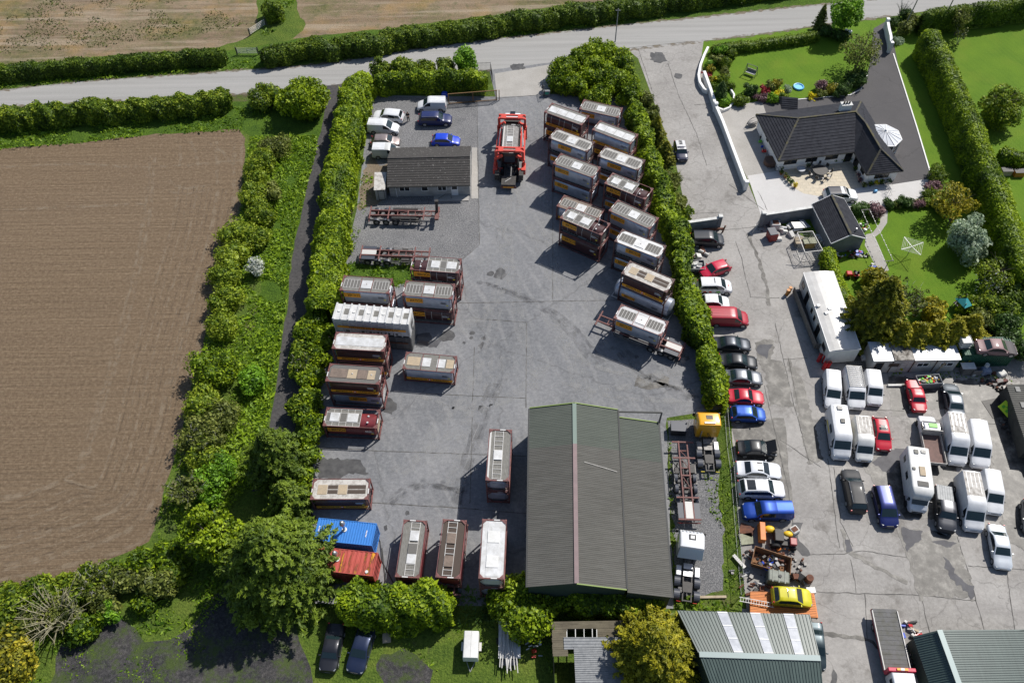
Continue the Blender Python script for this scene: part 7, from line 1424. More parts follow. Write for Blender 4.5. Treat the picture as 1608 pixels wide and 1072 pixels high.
wall_run('short white edging wall at the lawn side of the shrub bed',[(1145,114),(1140,121),(1138,125)],.5,.22,cope=None,name='edging_wall')
wall_run('dark concrete wall with white coping and corner pillars above the people carrier',[(1070,350.5),(1131,342)],2.2,.3,mat='conc_wall',cope='coping',pillars=(0,1))
wall_run('dark concrete wall with a white end pillar behind the scrap corner',[(1199,337),(1240,331),(1283,324)],2.2,.3,mat='conc_wall',cope='coping',pillars=(0,))
wall_run('white entrance wall stepping down beside the bungalow gateway',[(1394,33),(1396,45),(1399,57),(1400,70)],1.5,.3,cope='render_white',pillars=(0,3))
wall_run('short white wall stub on the lawn side of the bungalow gateway',[(1328,46),(1334,52)],1.3,.3,cope='render_white',pillars=(1,))
def fence_run(label,px,h,step,mat,name='fence',cat='fence',style='bars',post=.05,r=.012,bar_step=.12,rails=(.1,.95)):
 P = [G(u,v,h) for u,v in px]; t = thing(name,label,cat,(P[0].x,P[0].y,0)); P = local(t,P); pb,bb = MB(),MB()
 for p,q in zip(P[:-1],P[1:]):
  L = (q - p).to_2d().length; n = max(int(L / step),1)
  for k in range(n + 1): s = p.lerp(q,k / n); pb.box((s.x,s.y,h / 2),(post,post,h))
  for f in rails: bb.bar((p.x,p.y,h * f),(q.x,q.y,h * f),.035,.035)
  if style == 'bars':
   m = int(L / bar_step)
   for k in range(m + 1): s = p.lerp(q,k / m); bb.tube((s.x,s.y,.08),(s.x,s.y,h + .05),r,4)
  if style == 'mesh':
   m = int(L / .25)
   for k in range(m): s = p.lerp(q,k / m); e = p.lerp(q,min((k + 1.0 * h / .25 * .25) / m,1)); bb.bar((s.x,s.y,.05),(e.x,e.y,h),.012,.012); bb.bar((s.x,s.y,h),(e.x,e.y,.05),.012,.012)
 pb.build('fence_post',mat,t); bb.build('railing',mat,t); return t
fence_run('galvanised mesh fence between the haulage yard and the parked cars, hedge end',[(1097,480),(1110,515),(1122,555),(1131,590),(1140,630)],1.9,2.4,'galv',style='mesh')
fence_run('galvanised mesh fence beside the black saloon with its bonnet up',[(1143,640),(1147,690),(1153,730),(1157,780),(1163,850),(1170,925)],1.9,2.4,'galv',style='mesh')
fence_run('black roadside railings left of the yard entrance',[(744,99),(770,98),(773,115)],1.6,2,'black',name='railing_fence',bar_step=.2,r=.02)
fence_run('black railings in the hedge right of the yard entrance',[(855,142),(852,130),(864,128)],1.6,2,'black',name='railing_fence',bar_step=.2,r=.02)
fence_run('rusty railings along the driveway side of the laurel clump',[(980,72),(988,92),(994,108)],1.6,2,'rust',name='railing_fence',bar_step=.22,r=.02)
p,q = G(705,164),G(781,158); t = thing('sliding_gate','long brown barred sliding gate standing open in front of the hedge','gate',(p.x,p.y,0)); p,q = local(t,[p,q]); b = MB()
for z in (.15,1.9): b.bar((p.x,p.y,z),(q.x,q.y,z),.1,.1)
for f in (0,.5,.98,1.04): s = p.lerp(q,f); b.box((s.x,s.y,1.0),(.12,.12,1.85))
b.build('gate_frame','gate_brown' if 'gate_brown' in MATS else mk('gate_brown',(.22,.12,.04),.6,c2=(.15,.08,.03),scale=3),t); b = MB()
for k in range(48): s = p.lerp(q,(k + .5) / 48); b.tube((s.x,s.y,.18),(s.x,s.y,1.88),.022,4)
b.build('gate_bar','black',t)
def farm_gate(label,a,c):
 p,q = G(*a,1.2),G(*c,1.2); t = thing('farm_gate',label,'gate',(p.x,p.y,0)); p,q = local(t,[p,q]); b = MB()
 for z in (.3,.5,.72,.95,1.2): b.tube((p.x,p.y,z),(q.x,q.y,z),.035,6)
 for f in (0,.5,1): s = p.lerp(q,f); b.tube((s.x,s.y,.25),(s.x,s.y,1.22),.035,6)
 b.tube((p.x,p.y,.3),(q.x,q.y,1.2),.03,6); b.build('gate_frame','bar_light',t)
 for s in (p,q): b = MB(); s2 = s + (s - (p + q) / 2).normalized() * .15; b.tube((s2.x,s2.y,0),(s2.x,s2.y,1.4),.1,8); b.build('gate_post','wood_dark',t)
farm_gate('pale tubular farm gate at the corner of the stubble field',(391,46),(414,31)); farm_gate('pale tubular farm gate beside the roadside hedge end',(371,76),(402,76))
def pole(label,base,top,h,arm=True,mat='galv',r=.12,cat='pole',name='utility_pole'):
 p = G(*base); t = thing(name,label,cat,(p.x,p.y,0)); q = G(*top,h) - p; b = MB(); b.tube((0,0,-.1),(q.x,q.y,h),r,10,r * .7); b.build('post',mat,t,smooth=50)
 if arm: b = MB(); b.bar((q.x - .4,q.y,h - .3),(q.x + .4,q.y,h - .3),.08,.1); b.build('cross_arm',mat,t)
pole('slim grey pole standing in the laurels by the yard entrance',(966,66),(971,14),5.5,r=.1); pole('leaning grey pole in the bushes by the bungalow entrance',(1419,45),(1441,0),7.5,arm=False); pole('grey pole at the head of the tall leylandii hedge',(1480,34),(1497,0),7.,arm=False)
# ---------------------------------------------------------------- trailers and trucks
mk('lorry_yellow',(.75,.36,.01),.35,coat=.5); mk('lorry_white',(.74,.75,.77),.3,coat=.5); mk('lifter_red',(.62,.07,.045),.45,c2=(.48,.05,.035),scale=2); mk('grease_black',(.022,.02,.02),.6,c2=(.05,.045,.04),scale=3)
mk('mudguard',(.05,.055,.07),.45,coat=.3); mk('dusty_metal',(.28,.27,.26),.6,.3,c2=(.18,.17,.16),scale=3)
def heading(rear,front,z):
 A,B = G(*rear,z),G(*front,z); d = B - A; return (A + B) / 2,math.atan2(d.y,d.x),d.length
def wheelpair(t,x,y,r=.48,w=.28,guard=False):
 for s in (-1,1):
  b = MB(); b.tube((x,s * y - w / 2,r),(x,s * y + w / 2,r),r,18); o = b.build('wheel','rubber',t,smooth=40,bevel=.03)
  b = MB(); b.tube((x,s * (y + w / 2),r),(x,s * (y + w / 2 + .02),r),r * .5,12); b.build('rim','dusty_metal',o)
  if guard:
   b = MB(); n = 8
   for k in range(n):
    a0,a1 = math.pi * (.12 + .76 * k / n),math.pi * (.12 + .76 * (k + 1) / n); R_ = r + .09
    b.face([(x + R_ * math.cos(a0),s * y - w / 2 - .04,r + R_ * math.sin(a0)),(x + R_ * math.cos(a1),s * y - w / 2 - .04,r + R_ * math.sin(a1)),(x + R_ * math.cos(a1),s * y + w / 2 + .04,r + R_ * math.sin(a1)),(x + R_ * math.cos(a0),s * y + w / 2 + .04,r + R_ * math.sin(a0))][::-1])
   b.build('mudguard','mudguard',t,smooth=60)
def skeletal(label,rear,front,axles=3,L=None,goose=True,ax0=1.0,arm=False,group='skeletal container trailers',rails=None,deckrear=False,deckw=2.4,tank=False):
 c,rz,Lp = heading(rear,front,1.2); L = L or Lp; t = thing('container_trailer',label,'trailer',(c.x,c.y,0),rz,group); b = MB(); h = L / 2
 for s in (-1,1): b.bx(-h,h - 2.2,s * .46 - .07,s * .46 + .07,.95,1.3); b.bx(h - 2.2,h,s * .46 - .07,s * .46 + .07,1.12,1.3)
 for x in (-h + .1,-h * .45,h * .1,h * .55,h - .15): b.bx(x - .08,x + .08,-1.18 if x in (-h + .1,h - .15,-h * .45,h * .55) else -.42,1.18 if x in (-h + .1,h - .15,-h * .45,h * .55) else .42,1.18,1.315)
 for x in (-h * .2,h * .3,-h * .75,h * .75): b.bx(x - .05,x + .05,-.4,.4,1.0,1.2)
 for x0,x1 in ((h * .3,h * .55),(h * .55,h * .75),(-h * .2,h * .1)): b.bar((x0,-.4,1.22),(x1,.4,1.22),.06)
 b.build('main_frame','chassis_red',t)
 b = MB()
 for s in (-1,1):
  for z in (.6,.9): b.bx(-h * .1,h * .45,s * 1.18 - .02,s * 1.18 + .02,z,z + .08)
  for x in (-h * .1,h * .18,h * .45): b.bx(x - .03,x + .03,s * 1.16 - .03,s * 1.16 + .03,.55,1.2)
 b.build('side_guard','dusty_metal',t)
 b = MB(); b.tube((-h * .1,.2,1.05),(h * .5,.2,1.05),.1,8); b.tube((-h * .3,-.2,1.0),(h * .2,-.2,1.0),.08,8); b.box((h * .3,-.8,.85),(1.0,.5,.5)); b.box((h * .25,.85,.85),(.7,.45,.45)); b.build('air_tank','grease_black',t,smooth=40)
 for k in range(axles): wheelpair(t,-h + ax0 + k * 1.3,1.0,guard=True); b = MB(); b.tube((-h + ax0 + k * 1.3,-.9,.48),(-h + ax0 + k * 1.3,.9,.48),.08,8); b.build('axle','grease_black',t)
 b = MB(); b.bx(-h - .05,-h + .02,-1.2,1.2,.55,.75); b.build('rear_bumper','chassis_red',t)
 for s in (-1,1): b = MB(); b.bx(-h - .07,-h - .05,s * .85 - .2,s * .85 + .2,.58,.72); b.build('tail_light','lamp_red',t)
 b = MB()
 for s in (-1,1): b.bx(h - 2.6,h - 2.5,s * .7 - .06,s * .7 + .06,0,1.0)
 b.build('landing_leg','dusty_metal',t)
 if arm: b = MB(); b.bar((h - .4,.1,1.3),(h - .3,.2,3.3),.3,.25); b.bar((h - .6,-.3,1.3),(h - .35,.15,2.6),.12); b.box((h - .3,.22,3.35),(.5,.4,.25)); b.build('lifting_arm','grease_black',t); b = MB(); b.box((h - .35,0,1.25),(.5,2.3,.3)); b.build('outrigger','chassis_red',t)
 if tank:
  for s in (-1,1): b = MB(); b.tube((-h * .35,s * .85,1.0),(h * .35,s * .85,1.0),.28,12); b.build('side_tank','grease_black',t,smooth=40)
 if deckrear: b = MB(); b.bx(-h + .2,-h + 2.1,-.38,.38,1.317,1.33); b.build('deck_plate','bar_light',t); b = MB(); [b.bx(-h + .25,-h + 2.0,s * .85 - .3,s * .85 + .3,1.19,1.22) for s in (-1,1)]; b.build('mud_board','mudguard',t)
 return t
skeletal('red-brown container trailer with an upright black lifting arm, in front of the office',(577,334),(694,336),axles=3,arm=True,L=9.6,tank=True)
skeletal('red-brown container trailer with pale rear deck plates beside the grass patch',(563,396),(679,400),axles=3,deckrear=True,L=9.2)
skeletal('long red-brown container trailer parked beside the warehouse lean-to',(1083,812),(1072,697),axles=3,deckrear=True,L=9.4,ax0=2.6)
# trailer under the tank container by the hedge
c0,rz0 = place((976.3,477.2),(1049.7,505.4),(1037.8,526.8),(964.1,499.1),CH + 1.3)
tc = tank_container('silver tank container with a bright white hatch riding on a red-brown trailer',c0,rz0,1.32,seed=3,cover='cladding_pale' if 'cladding_pale' in MATS else (mk('cladding_pale',(.42,.42,.43),.4,.3,c2=(.33,.33,.34),scale=2) and 'cladding_pale'))
d = Vector((math.cos(rz0),math.sin(rz0),0)); cc = Vector((c0[0],c0[1],0)) + d * .15; h = 5.2
t = skeletal('red-brown container trailer carrying the silver tank, goose-neck towards the yard',(1000,500),(960,490),axles=3,L=11,deckrear=True); t.location = (cc.x,cc.y,0); t.rotation_euler = (0,0,rz0 + math.pi)
t = skeletal('low trailer frame beneath the brown tank container with two beige hatches',(705,900),(715,820),axles=3,L=7.6); t.location = (CH3[0][0],CH3[0][1],-.15); t.rotation_euler = (0,0,CH3[1] if abs(math.sin(CH3[1])) > .5 else R(85))
def cab_body(t,x0,x1,H,mat,w=1.22,sleeper=True,name='cab'):
 b = MB(); b.loft([rr_ring(x0,w,.95,H - .35,.15),rr_ring(x0 + .05,w,.8,H - .1,.2),rr_ring(x0 + .5,w,.6,H,.25),rr_ring(x1 - .75,w,.5,H - .12,.25),rr_ring(x1 - .25,w * .98,.45,H - .75,.2),rr_ring(x1 - .03,w * .94,.42,2.35,.18),rr_ring(x1,w * .88,.5,1.9,.15)]); b.build(name,mat,t,smooth=40)
 b = MB(); b.face([(x1 - .0,-w * .85,1.75),(x1 - .0,w * .85,1.75),(x1 - .2,w * .82,2.65),(x1 - .2,-w * .82,2.65)]); b.build('windscreen','glass_dark',t).location = (.06,0,0)
 for s in (-1,1):
  b = MB(); b.bx(x1 - 1.25,x1 - .35,s * w - .012,s * w + .012,1.7,2.4); b.build('side_window','glass_dark',t); b = MB(); b.box((x1 - .1,s * (w + .18),2.1),(.15,.22,.6)); b.build('wing_mirror','plastic_dark',t,bevel=.02)
  b = MB(); b.box((x1 + .0,s * w * .7,.75),(.1,.4,.2)); b.build('headlight','headlight',t,bevel=.02)
 b = MB(); b.bx(x1 - .02,x1 + .03,-w * .7,w * .7,.9,1.55); b.build('grille','black',t)
def tractor(label,rear,front,mat,axles,guard,H=3.5,L=6.3,white=False,zr=1.0):
 c,rz,_ = heading(rear,front,zr); t = thing('tractor_unit',label,'lorry',(c.x,c.y,0),rz); h = L / 2
 cab_body(t,h - 2.3,h,H,mat); b = MB()
 for s in (-1,1): b.bx(-h,h - 1.0,s * .42 - .06,s * .42 + .06,.75,1.0)
 for x in (-h + .1,-h + 1.3,-h + 2.6): b.bx(x - .06,x + .06,-.36,.36,.8,.98)
 b.build('chassis','grease_black',t)
 b = MB(); b.prism([(-h + .9,-.45),(-h + .9,.45),(-h + 1.9,.5),(-h + 2.0,0),(-h + 1.9,-.5)],1.08,1.16); b.build('fifth_wheel','grease_black',t)
 b = MB(); b.bx(-h + 2.55,-h + 3.1,-.45,.45,1.0,1.12); b.bx(-h + 3.3,-h + 3.9,-.45,.45,1.0,1.12); b.build('catwalk','dusty_metal' if not white else 'steel',t)
 for s in (-1,1): b = MB(); b.box((-h + 3.1,s * .92,.82),(1.1,.55,.6)); b.build('fuel_tank','steel' if white or s < 0 else 'dusty_metal',t,bevel=.08)
 for x in axles: wheelpair(t,-h + x,.98,.5,.5,guard=guard)
 wheelpair(t,h - 1.4,1.02,.5,.3)
 for s in (-1,1): b = MB(); b.bx(-h - .04,-h,s * .8 - .2,s * .8 + .2,.8,.95); b.build('tail_light','lamp_red' if white else 'yellow_mark',t)
 b = MB(); b.tube((h - 2.45,.75,1.0),(h - 2.45,.75,2.4),.07,8); b.build('exhaust','steel',t); b = MB(); b.tube((h - 2.6,-.5,1.1),(h - 2.45,0,2.0),.03,6); b.tube((h - 2.6,-.2,1.1),(h - 2.45,.1,2.0),.03,6); b.build('air_line','black',t)
 return t,h
t,h = tractor('yellow articulated tractor unit without a trailer near the fence',(1116,742),(1106,655),'lorry_yellow',(1.1,2.35),True,L=6.6)
b = MB(); b.box((h - 1.3,0,3.46),(.5,.7,.06)); b.build('roof_hatch','grille_brown' if 'grille_brown' in MATS else mk('grille_brown',(.05,.04,.03),.5),t); b = MB(); b.bx(h - 2.1,h - 1.9,-.6,.6,3.505,3.52); b.build('roof_sign','ink_white',t)
t,h = tractor('white articulated tractor unit with roof lights and ribbed mudguards',(1078.5,939),(1082,846),'lorry_white',(.75,2.1),True,L=6.9,white=True)
b = MB(); b.box((h - 1.2,0,3.46),(.6,.7,.05)); b.build('roof_hatch','black',t); b = MB(); b.box((h - 1.2,0,3.50),(.35,.4,.04)); b.build('hatch_panel','white',t)
for k in range(6): b = MB(); b.ball((h - .55,-.9 + k * .36,3.2),.12,8,5); b.build('roof_lamp','lamp_clear',t,smooth=True)
b = MB(); b.face([(h - 2.35,-1.15,3.3),(h - 2.35,1.15,3.3),(h - 2.9,1.25,2.0),(h - 2.9,-1.25,2.0)][::-1]); b.build('wind_deflector','lorry_white',t)
# red side-lifter lorry
c,rz,L = heading((798,292),(806,188),1.2); t = thing('side_lifter','red side-lifter lorry with a white cab straddling a tank container','lorry',(c.x,c.y,0),rz); h = 6.9
cab_body(t,h - 1.9,h,3.3,'lorry_white'); b = MB(); b.box((h - .75,0,3.30),(.5,.75,.05)); b.build('roof_hatch','glass_dark',t)
b = MB(); b.bx(h - 2.3,h - 1.95,-1.1,1.1,.9,2.9); b.build('cab_rear_panel','grease_black',t); b = MB()
for s in (-1,1): b.bx(-h,h - 2.2,s * .5 - .08,s * .5 + .08,.85,1.2)
b.build('chassis','grease_black',t)
for s in (-1,1):
 b = MB(); b.bar((-2.9,s * 2.0,2.3),(3.7,s * 1.9,2.3),.26,.3); b.bar((-2.9,s * 1.55,3.1),(3.3,s * 1.45,3.1),.2,.2); b.build('side_rail','lifter_red',t)
 b = MB(); b.tube((-1.8,s * 1.75,1.9),(2.4,s * 1.6,3.3),.09,8); b.tube((-.2,s * 1.85,2.5),(3.4,s * 1.5,3.3),.07,8); b.build('hydraulic_ram','steel',t,smooth=40)
for x,nm in ((3.9,'front'),(-3.2,'rear')):
 b = MB()
 for s in (-1,1): b.bar((x,s * 2.0,.5),(x - .1,s * 2.0,2.7),.38,.4); b.bar((x - .1,s * 2.0,2.7),(x - .2,s * 1.0,3.45),.38,.34); b.box((x,s * 1.6,.55),(.6,1.2,.35))
 b.bar((x - .15,-1.9,4.15),(x - .15,1.9,4.15),.34,.26); b.bar((x + .7,-1.9,4.05),(x + .7,1.9,4.05),.26,.22); [b.bar((x - .15,s * 1.9,2.6),(x - .15,s * 1.9,4.15),.3,.3) for s in (-1,1)]; [b.bar((x + .7,s * 1.85,2.6),(x + .7,s * 1.85,4.05),.24,.24) for s in (-1,1)]; b.build('lifting_frame','lifter_red',t,bevel=.03)
 b = MB()
 for s in (-1,1): b.box((x - .1,s * 1.2,4.3),(.7,.7,.25)); b.tube((x - .45,s * 2.0,.8),(x - .45,s * 2.0,2.6),.1,8)
 b.build('lift_joint','lifter_red',t); b = MB(); b.tube((x - .3,-1.6,4.32),(x - .3,1.6,4.32),.04,6); b.build('hydraulic_hose','black',t)
b = MB()
for s in (-1,1): b.box((-3.7,s * 2.0,1.3),(1.5,.6,.9)); b.box((4.4,s * 1.8,1.9),(.6,.5,1.4))
b.build('outrigger','lifter_red',t,bevel=.03); b = MB()
for s in (-1,1): b.box((-4.7,s * 1.7,1.1),(1.4,.6,1.0)); b.box((.5,s * 1.5,1.0),(4.2,.4,.5))
b.build('hydraulic_valve_box','grease_black',t,bevel=.03)
for k in range(3): wheelpair(t,-4.9 + k * 1.3,1.05,.48,.5)
wheelpair(t,h - 1.2,1.05,.5,.3); wheelpair(t,h - 3.4,1.05,.5,.5)
b = MB(); b.bx(-h - .05,-5.2,-1.0,1.0,1.0,1.22); b.build('rear_deck','grease_black',t); b = MB(); b.bx(-h - .09,-h - .05,-1.1,1.1,.55,1.0); b.build('rear_bumper','chassis_red',t); b = MB(); b.bx(-h - .11,-h - .09,-.75,.75,.7,.88); b.build('hazard_board','orange_sign',t)
b = MB(); b.tube((-5.6,-.3,1.26),(-6.4,.5,1.26),.04,6); b.build('loose_bar','bar_light',t)
loc = c; xy = (c.x - math.cos(rz) * .2,c.y - math.sin(rz) * .2)
tank_container('tank container held inside the red frames of the side-lifter lorry',xy,rz,1.22,tank='tank_brown',frame='grease_black',top='ladder',seed=1,sign=None,L=6.2,endmat='mudguard',cover='dusty_metal')
# recovery lorry
TLc,TRc,BRc,BLc = (G(*p,1.25) for p in ((1370.4,955.3),(1406.5,955.3),(1429,1050.8),(1390.5,1054))); m0,m1 = (TLc + TRc) / 2,(BLc + BRc) / 2; d = m1 - m0; rz = math.atan2(d.y,d.x); c = (m0 + m1) / 2; h = d.length / 2
t = thing('recovery_truck','recovery truck with a long grey sliding deck, red headboard and white cab','lorry',(c.x,c.y,0),rz)
mk('deck_steel',(.10,.10,.105),.7,0,c2=(.065,.065,.05),scale=1.3,bump=.15,bscale=5); b = MB(); b.bx(-h,h,-1.15,1.15,1.1,1.22); b.build('deck','deck_steel',t)
b = MB()
for k in range(12): x = -h + .3 + k * (2 * h - .5) / 12; b.bx(x,x + .05,-1.1,1.1,1.221,1.24)
b.build('deck_rib','deck_steel',t); b = MB()
for s in (-1,1): b.bx(-h + .2,h,s * 1.2 - .04,s * 1.2 + .04,1.1,1.32)
b.build('deck_rail','bar_light',t); b = MB()
for s in (-1,1): b.bx(-h,h,s * 1.16 - .03,s * 1.16 + .03,.75,1.09)
b.build('side_panel',paint((.3,.02,.03)),t); b = MB(); b.bx(h,h + .35,-1.25,1.25,1.0,2.3); b.build('headboard',paint((.5,.01,.05)),t,bevel=.05); b = MB(); b.box((h + .18,0,2.36),(.2,1.0,.12)); b.build('light_bar','orange_sign',t); b = MB(); b.box((h + .18,0,2.365),(.21,.35,.13)); b.build('light_bar_centre','white',t)
b = MB(); b.loft([rr_ring(h + .4,1.0,.6,2.1,.12),rr_ring(h + .5,1.02,.5,2.3,.15),rr_ring(h + 1.6,1.02,.5,2.3,.15),rr_ring(h + 2.1,1.0,.5,1.5,.12),rr_ring(h + 2.3,.95,.5,1.1,.1)]); b.build('cab','lorry_white',t,smooth=40)
for s in (-1,1): b = MB(); b.bx(h + .9,h + 1.6,s * 1.02 - .015,s * 1.02 + .015,1.4,2.0); b.build('side_window','glass_dark',t)
wheelpair(t,-h + 1.6,.95,.42,.4); wheelpair(t,h + 1.5,.95,.42,.28); b = MB(); b.bx(-h + .3,h + 1,-.45,.45,.6,1.0); b.build('chassis','grease_black',t)
# ---------------------------------------------------------------- scrap and small things in the dealer yard
def boxy_pile(t,name,n,r,zmax,mats,seed=1,smin=.12,smax=.4,z0=0.,ry=None):
 q = random.Random(seed)
 for i in range(n):
  a,rr_ = q.uniform(0,6.28),math.sqrt(q.random()); x,y = r * rr_ * math.cos(a),(ry or r) * rr_ * math.sin(a); s = q.uniform(smin,smax); b = MB(); z = z0 + (1 - rr_) * zmax * q.random() + s * .3; k = q.random()
  if k < .45: b.box((x,y,z),(s,s * q.uniform(.4,1),s * q.uniform(.3,.8)),rz=q.uniform(0,3),tilt=q.uniform(-.5,.5))
  elif k < .75: b.tube((x - s * .6,y,z),(x + s * .6,y + q.uniform(-s,s),z + q.uniform(-.1,.2)),s * .22,8)
  else: b.ball((x,y,z),s * .4,8,5,(1,q.uniform(.6,1),.7))
  b.build(name,mats[i % len(mats)],t,smooth=40 if k > .45 else False)
mk('scrap_alu',(.4,.4,.4),.5,.6); mk('scrap_blue',(.02,.06,.4),.4); mk('scrap_yellow',(.7,.45,.02),.5); mk('scrap_orange',(.65,.20,.03),.5,c2=(.5,.14,.02),scale=2); mk('tarp_white',(.6,.6,.58),.7,c2=(.45,.44,.41),scale=3); mk('olive_paint',(.16,.18,.15),.5,c2=(.10,.11,.09),scale=2); mk('body_yellow',(.55,.52,.01),.35,c2=(.4,.38,.01),scale=2); mk('mouldy_board',(.30,.31,.22),.8,c2=(.2,.2,.14),scale=3)
# skip with engine parts
Pq = [G(*p,1.25) for p in ((1185.7,856.2),(1243.5,874.9),(1241.6,901.9),(1179.2,884.2))]; c = sum(Pq,Vector()) / 4; t = thing('skip','rusty steel skip full of engine parts beside the mesh fence','skip',(c.x,c.y,0)); Pl = local(t,Pq); mk('skip_rust',(.24,.12,.045),.8,c2=(.13,.06,.03),scale=2)
b = MB(); I = inset(ccw(Pl),.07); O = ccw(Pl); Bt = inset(ccw(Pl),.25)
for k in range(4):
 k2 = (k + 1) % 4; b.face([(Bt[k].x,Bt[k].y,.05),(Bt[k2].x,Bt[k2].y,.05),(O[k2].x,O[k2].y,1.25),(O[k].x,O[k].y,1.25)]); b.face([(O[k].x,O[k].y,1.25),(O[k2].x,O[k2].y,1.25),(I[k2].x,I[k2].y,1.25),(I[k].x,I[k].y,1.25)]); b.face([(I[k2].x,I[k2].y,1.25),(Bt[k2].x,Bt[k2].y,.3),(Bt[k].x,Bt[k].y,.3),(I[k].x,I[k].y,1.25)])
b.face([(p.x,p.y,.3) for p in Bt]); b.build('skip_body','skip_rust',t)
boxy_pile(t,'engine_part',46,1.55,.25,['grease_black','scrap_alu','rubber','rust','scrap_blue','dusty_metal','grease_black'],3,.15,.5,z0=.65,ry=.75)
# orange flat trailer bearing a yellow car shell
Pq = [G(*p,1.1) for p in ((1178.2,928),(1277,930.8),(1283.6,969),(1178,962))]; c = sum(Pq,Vector()) / 4; t = thing('flat_trailer','orange flat-bed trailer lying along the shed with a yellow car shell on it','trailer',(c.x,c.y,0)); Pl = local(t,Pq)
mk('orange_deck',(.70,.22,.03),.6,c2=(.48,.15,.03),scale=2,stretch=(1,6,1)); b = MB(); slab(b,Pl,.35); b.build('deck','orange_deck',t); b = MB()
for k in range(14): p,q = Pl[0].lerp(Pl[3],(k + .5) / 14),Pl[1].lerp(Pl[2],(k + .5) / 14); b.bar(p + Vector((0,0,.005)),q + Vector((0,0,.005)),.03,.015)
b.build('deck_seam','rust',t)
for f in (.28,.42): p = Pl[3].lerp(Pl[2],f); b = MB(); b.tube((p.x,p.y + .2,.45),(p.x,p.y - .2,.45),.45,16); w = b.build('wheel','rubber',t,smooth=40); b = MB(); b.tube((p.x,p.y - .2,.45),(p.x,p.y - .22,.45),.25,12); b.build('rim','dusty_metal',w)
p,q = Pl[1],Pl[2]; b = MB(); b.bar(p + Vector((.05,0,-.3)),q + Vector((.05,0,-.3)),.1,.5); b.build('end_board','orange_deck',t)
ysh = vehicle('bright yellow car shell with a glass roof resting on the orange trailer','hatch',(1216,934),(1272,938),(.55,.50,.01),'car shell',None,L=3.9,W=1.75,H=1.5,z0=1.0,zpix=1.8,wheels=False,sunroof=(.40,.90),glass='glass_dark')
c = G(1190,946,1.3); t = thing('ladder','aluminium ladder lying across the orange trailer and out over the grass','ladder',(c.x,c.y,1.3)); p,q = local(t,[G(1161,940,1.3),G(1215,950,1.3)]); p.z = q.z = 0; d = (q - p).normalized(); n_ = Vector((-d.y,d.x,0)); b = MB()
for s in (-1,1): b.bar(p + n_ * s * .2,q + n_ * s * .2,.06,.08)
for k in range(13): s = p.lerp(q,(k + .5) / 13); b.bar(s - n_ * .2,s + n_ * .2,.035)
b.build('ladder_frame','bar_light',t)
def item(name,label,cat,u,v,z,parts,rz=0.,group=None):
 p = G(u,v,z); t = thing(name,label,cat,(p.x,p.y,z),rz,group)
 for nm,mat,fn,*rest in parts: b = MB(); fn(b); b.build(nm,mat,t,**(rest[0] if rest else {}))
 return t
BX = lambda *a,**k: (lambda b: b.box(*a,**k))
TB = lambda *a: (lambda b: b.tube(*a))
BL = lambda *a: (lambda b: b.ball(*a))
S40 = dict(smooth=40)
item('fuel_tank','olive-grey ribbed oil tank between the skip and the yellow car shell','tank',1218,912,0,[('tank_body','olive_paint',BX((0,0,.75),(2.1,1.25,1.3)),dict(bevel=.15)),('tank_rib','olive_paint',lambda b: [b.bx(x - .06,x + .06,-.66,.66,.2,1.43) for x in (-.6,0,.6)]),('filler_cap','black',TB((.1,0,1.4),(.1,0,1.5),.16,10))],rz=R(-12))
t = thing('engine_block','greasy black engine with a rusty drum end beside the oil tank','engine',tuple(G(1252,912))); boxy_pile(t,'engine_part',16,.9,.8,['grease_black','rubber','rust','dusty_metal'],8,.3,.8); b = MB(); b.tube((.95,-.1,.5),(.95,-.1,1.2),.42,14,.36); b.build('drum','rust',t,smooth=40)
t = thing('garden_tractor','rusty red garden tractor with an orange hopper and yellow covers','tractor',tuple(G(1218,848)),R(-8)); 
b = MB(); b.box((-1.55,.35,.75),(.7,2.0,.9),tx=.8); b.build('hopper','scrap_orange',t,bevel=.05); b = MB(); b.ball((-.75,.8,.8),.5,10,6,(1.2,.8,.6)); b.ball((1.1,.5,.8),.42,10,6,(1.2,.8,.6)); b.build('engine_cover','scrap_yellow',t,smooth=40)
b = MB(); b.box((.1,.1,.8),(.9,1.3,.9)); b.box((.3,-.5,.5),(2.2,.5,.35)); b.build('tractor_frame','grease_black',t,bevel=.05); b = MB(); b.box((1.55,-.35,.85),(.7,.8,.45)); b.build('bonnet',paint((.3,.05,.05)),t,bevel=.08)
for x,y,r in ((-.2,-.9,.5),(-.2,.9,.5),(1.6,-.85,.35),(1.6,.3,.35)): b = MB(); b.tube((x,y - .12,r),(x,y + .12,r),r,14); b.build('wheel','rubber',t,smooth=40)
item('bulk_bag','white sack of rubble beside the garden tractor','bag',1247,832,.3,[('bag','tarp_white',BX((0,0,-.02),(1.1,1.0,.6),tx=.8,ty=.8),dict(bevel=.15)),('rubble','rust',BX((0,0,.25),(.6,.5,.12)))],rz=.5)
for u,v,m,lab in ((1172,832,'rust','rusty flat panel against the mesh fence'),(1172,846,'mouldy_board','mouldy pale board below the rusty panel')): item('loose_board',lab,'board',u,v,.1,[('sheet',m,BX((0,0,.05),(1.4,1.2,.1)))],rz=-.4 if m == 'rust' else .1)
t = thing('scrap_pile','heap of pipes and loose metal between the fence and the skip','scrap',tuple(G(1180,905))); boxy_pile(t,'scrap_piece',26,2.0,.4,['rust','dusty_metal','grease_black','mudguard','tarp_white'],5,.15,.5)
b = MB(); b.bar((-1.5,2.2,.3),(-.6,.8,.4),.35,.1); b.build('metal_sheet','bar_light',t)
t = thing('scrap_pile','loose pipes and rods off the right end of the rusty skip','scrap',tuple(G(1252,885))); boxy_pile(t,'scrap_piece',12,.8,.2,['rust','dusty_metal','grease_black'],6,.1,.4)
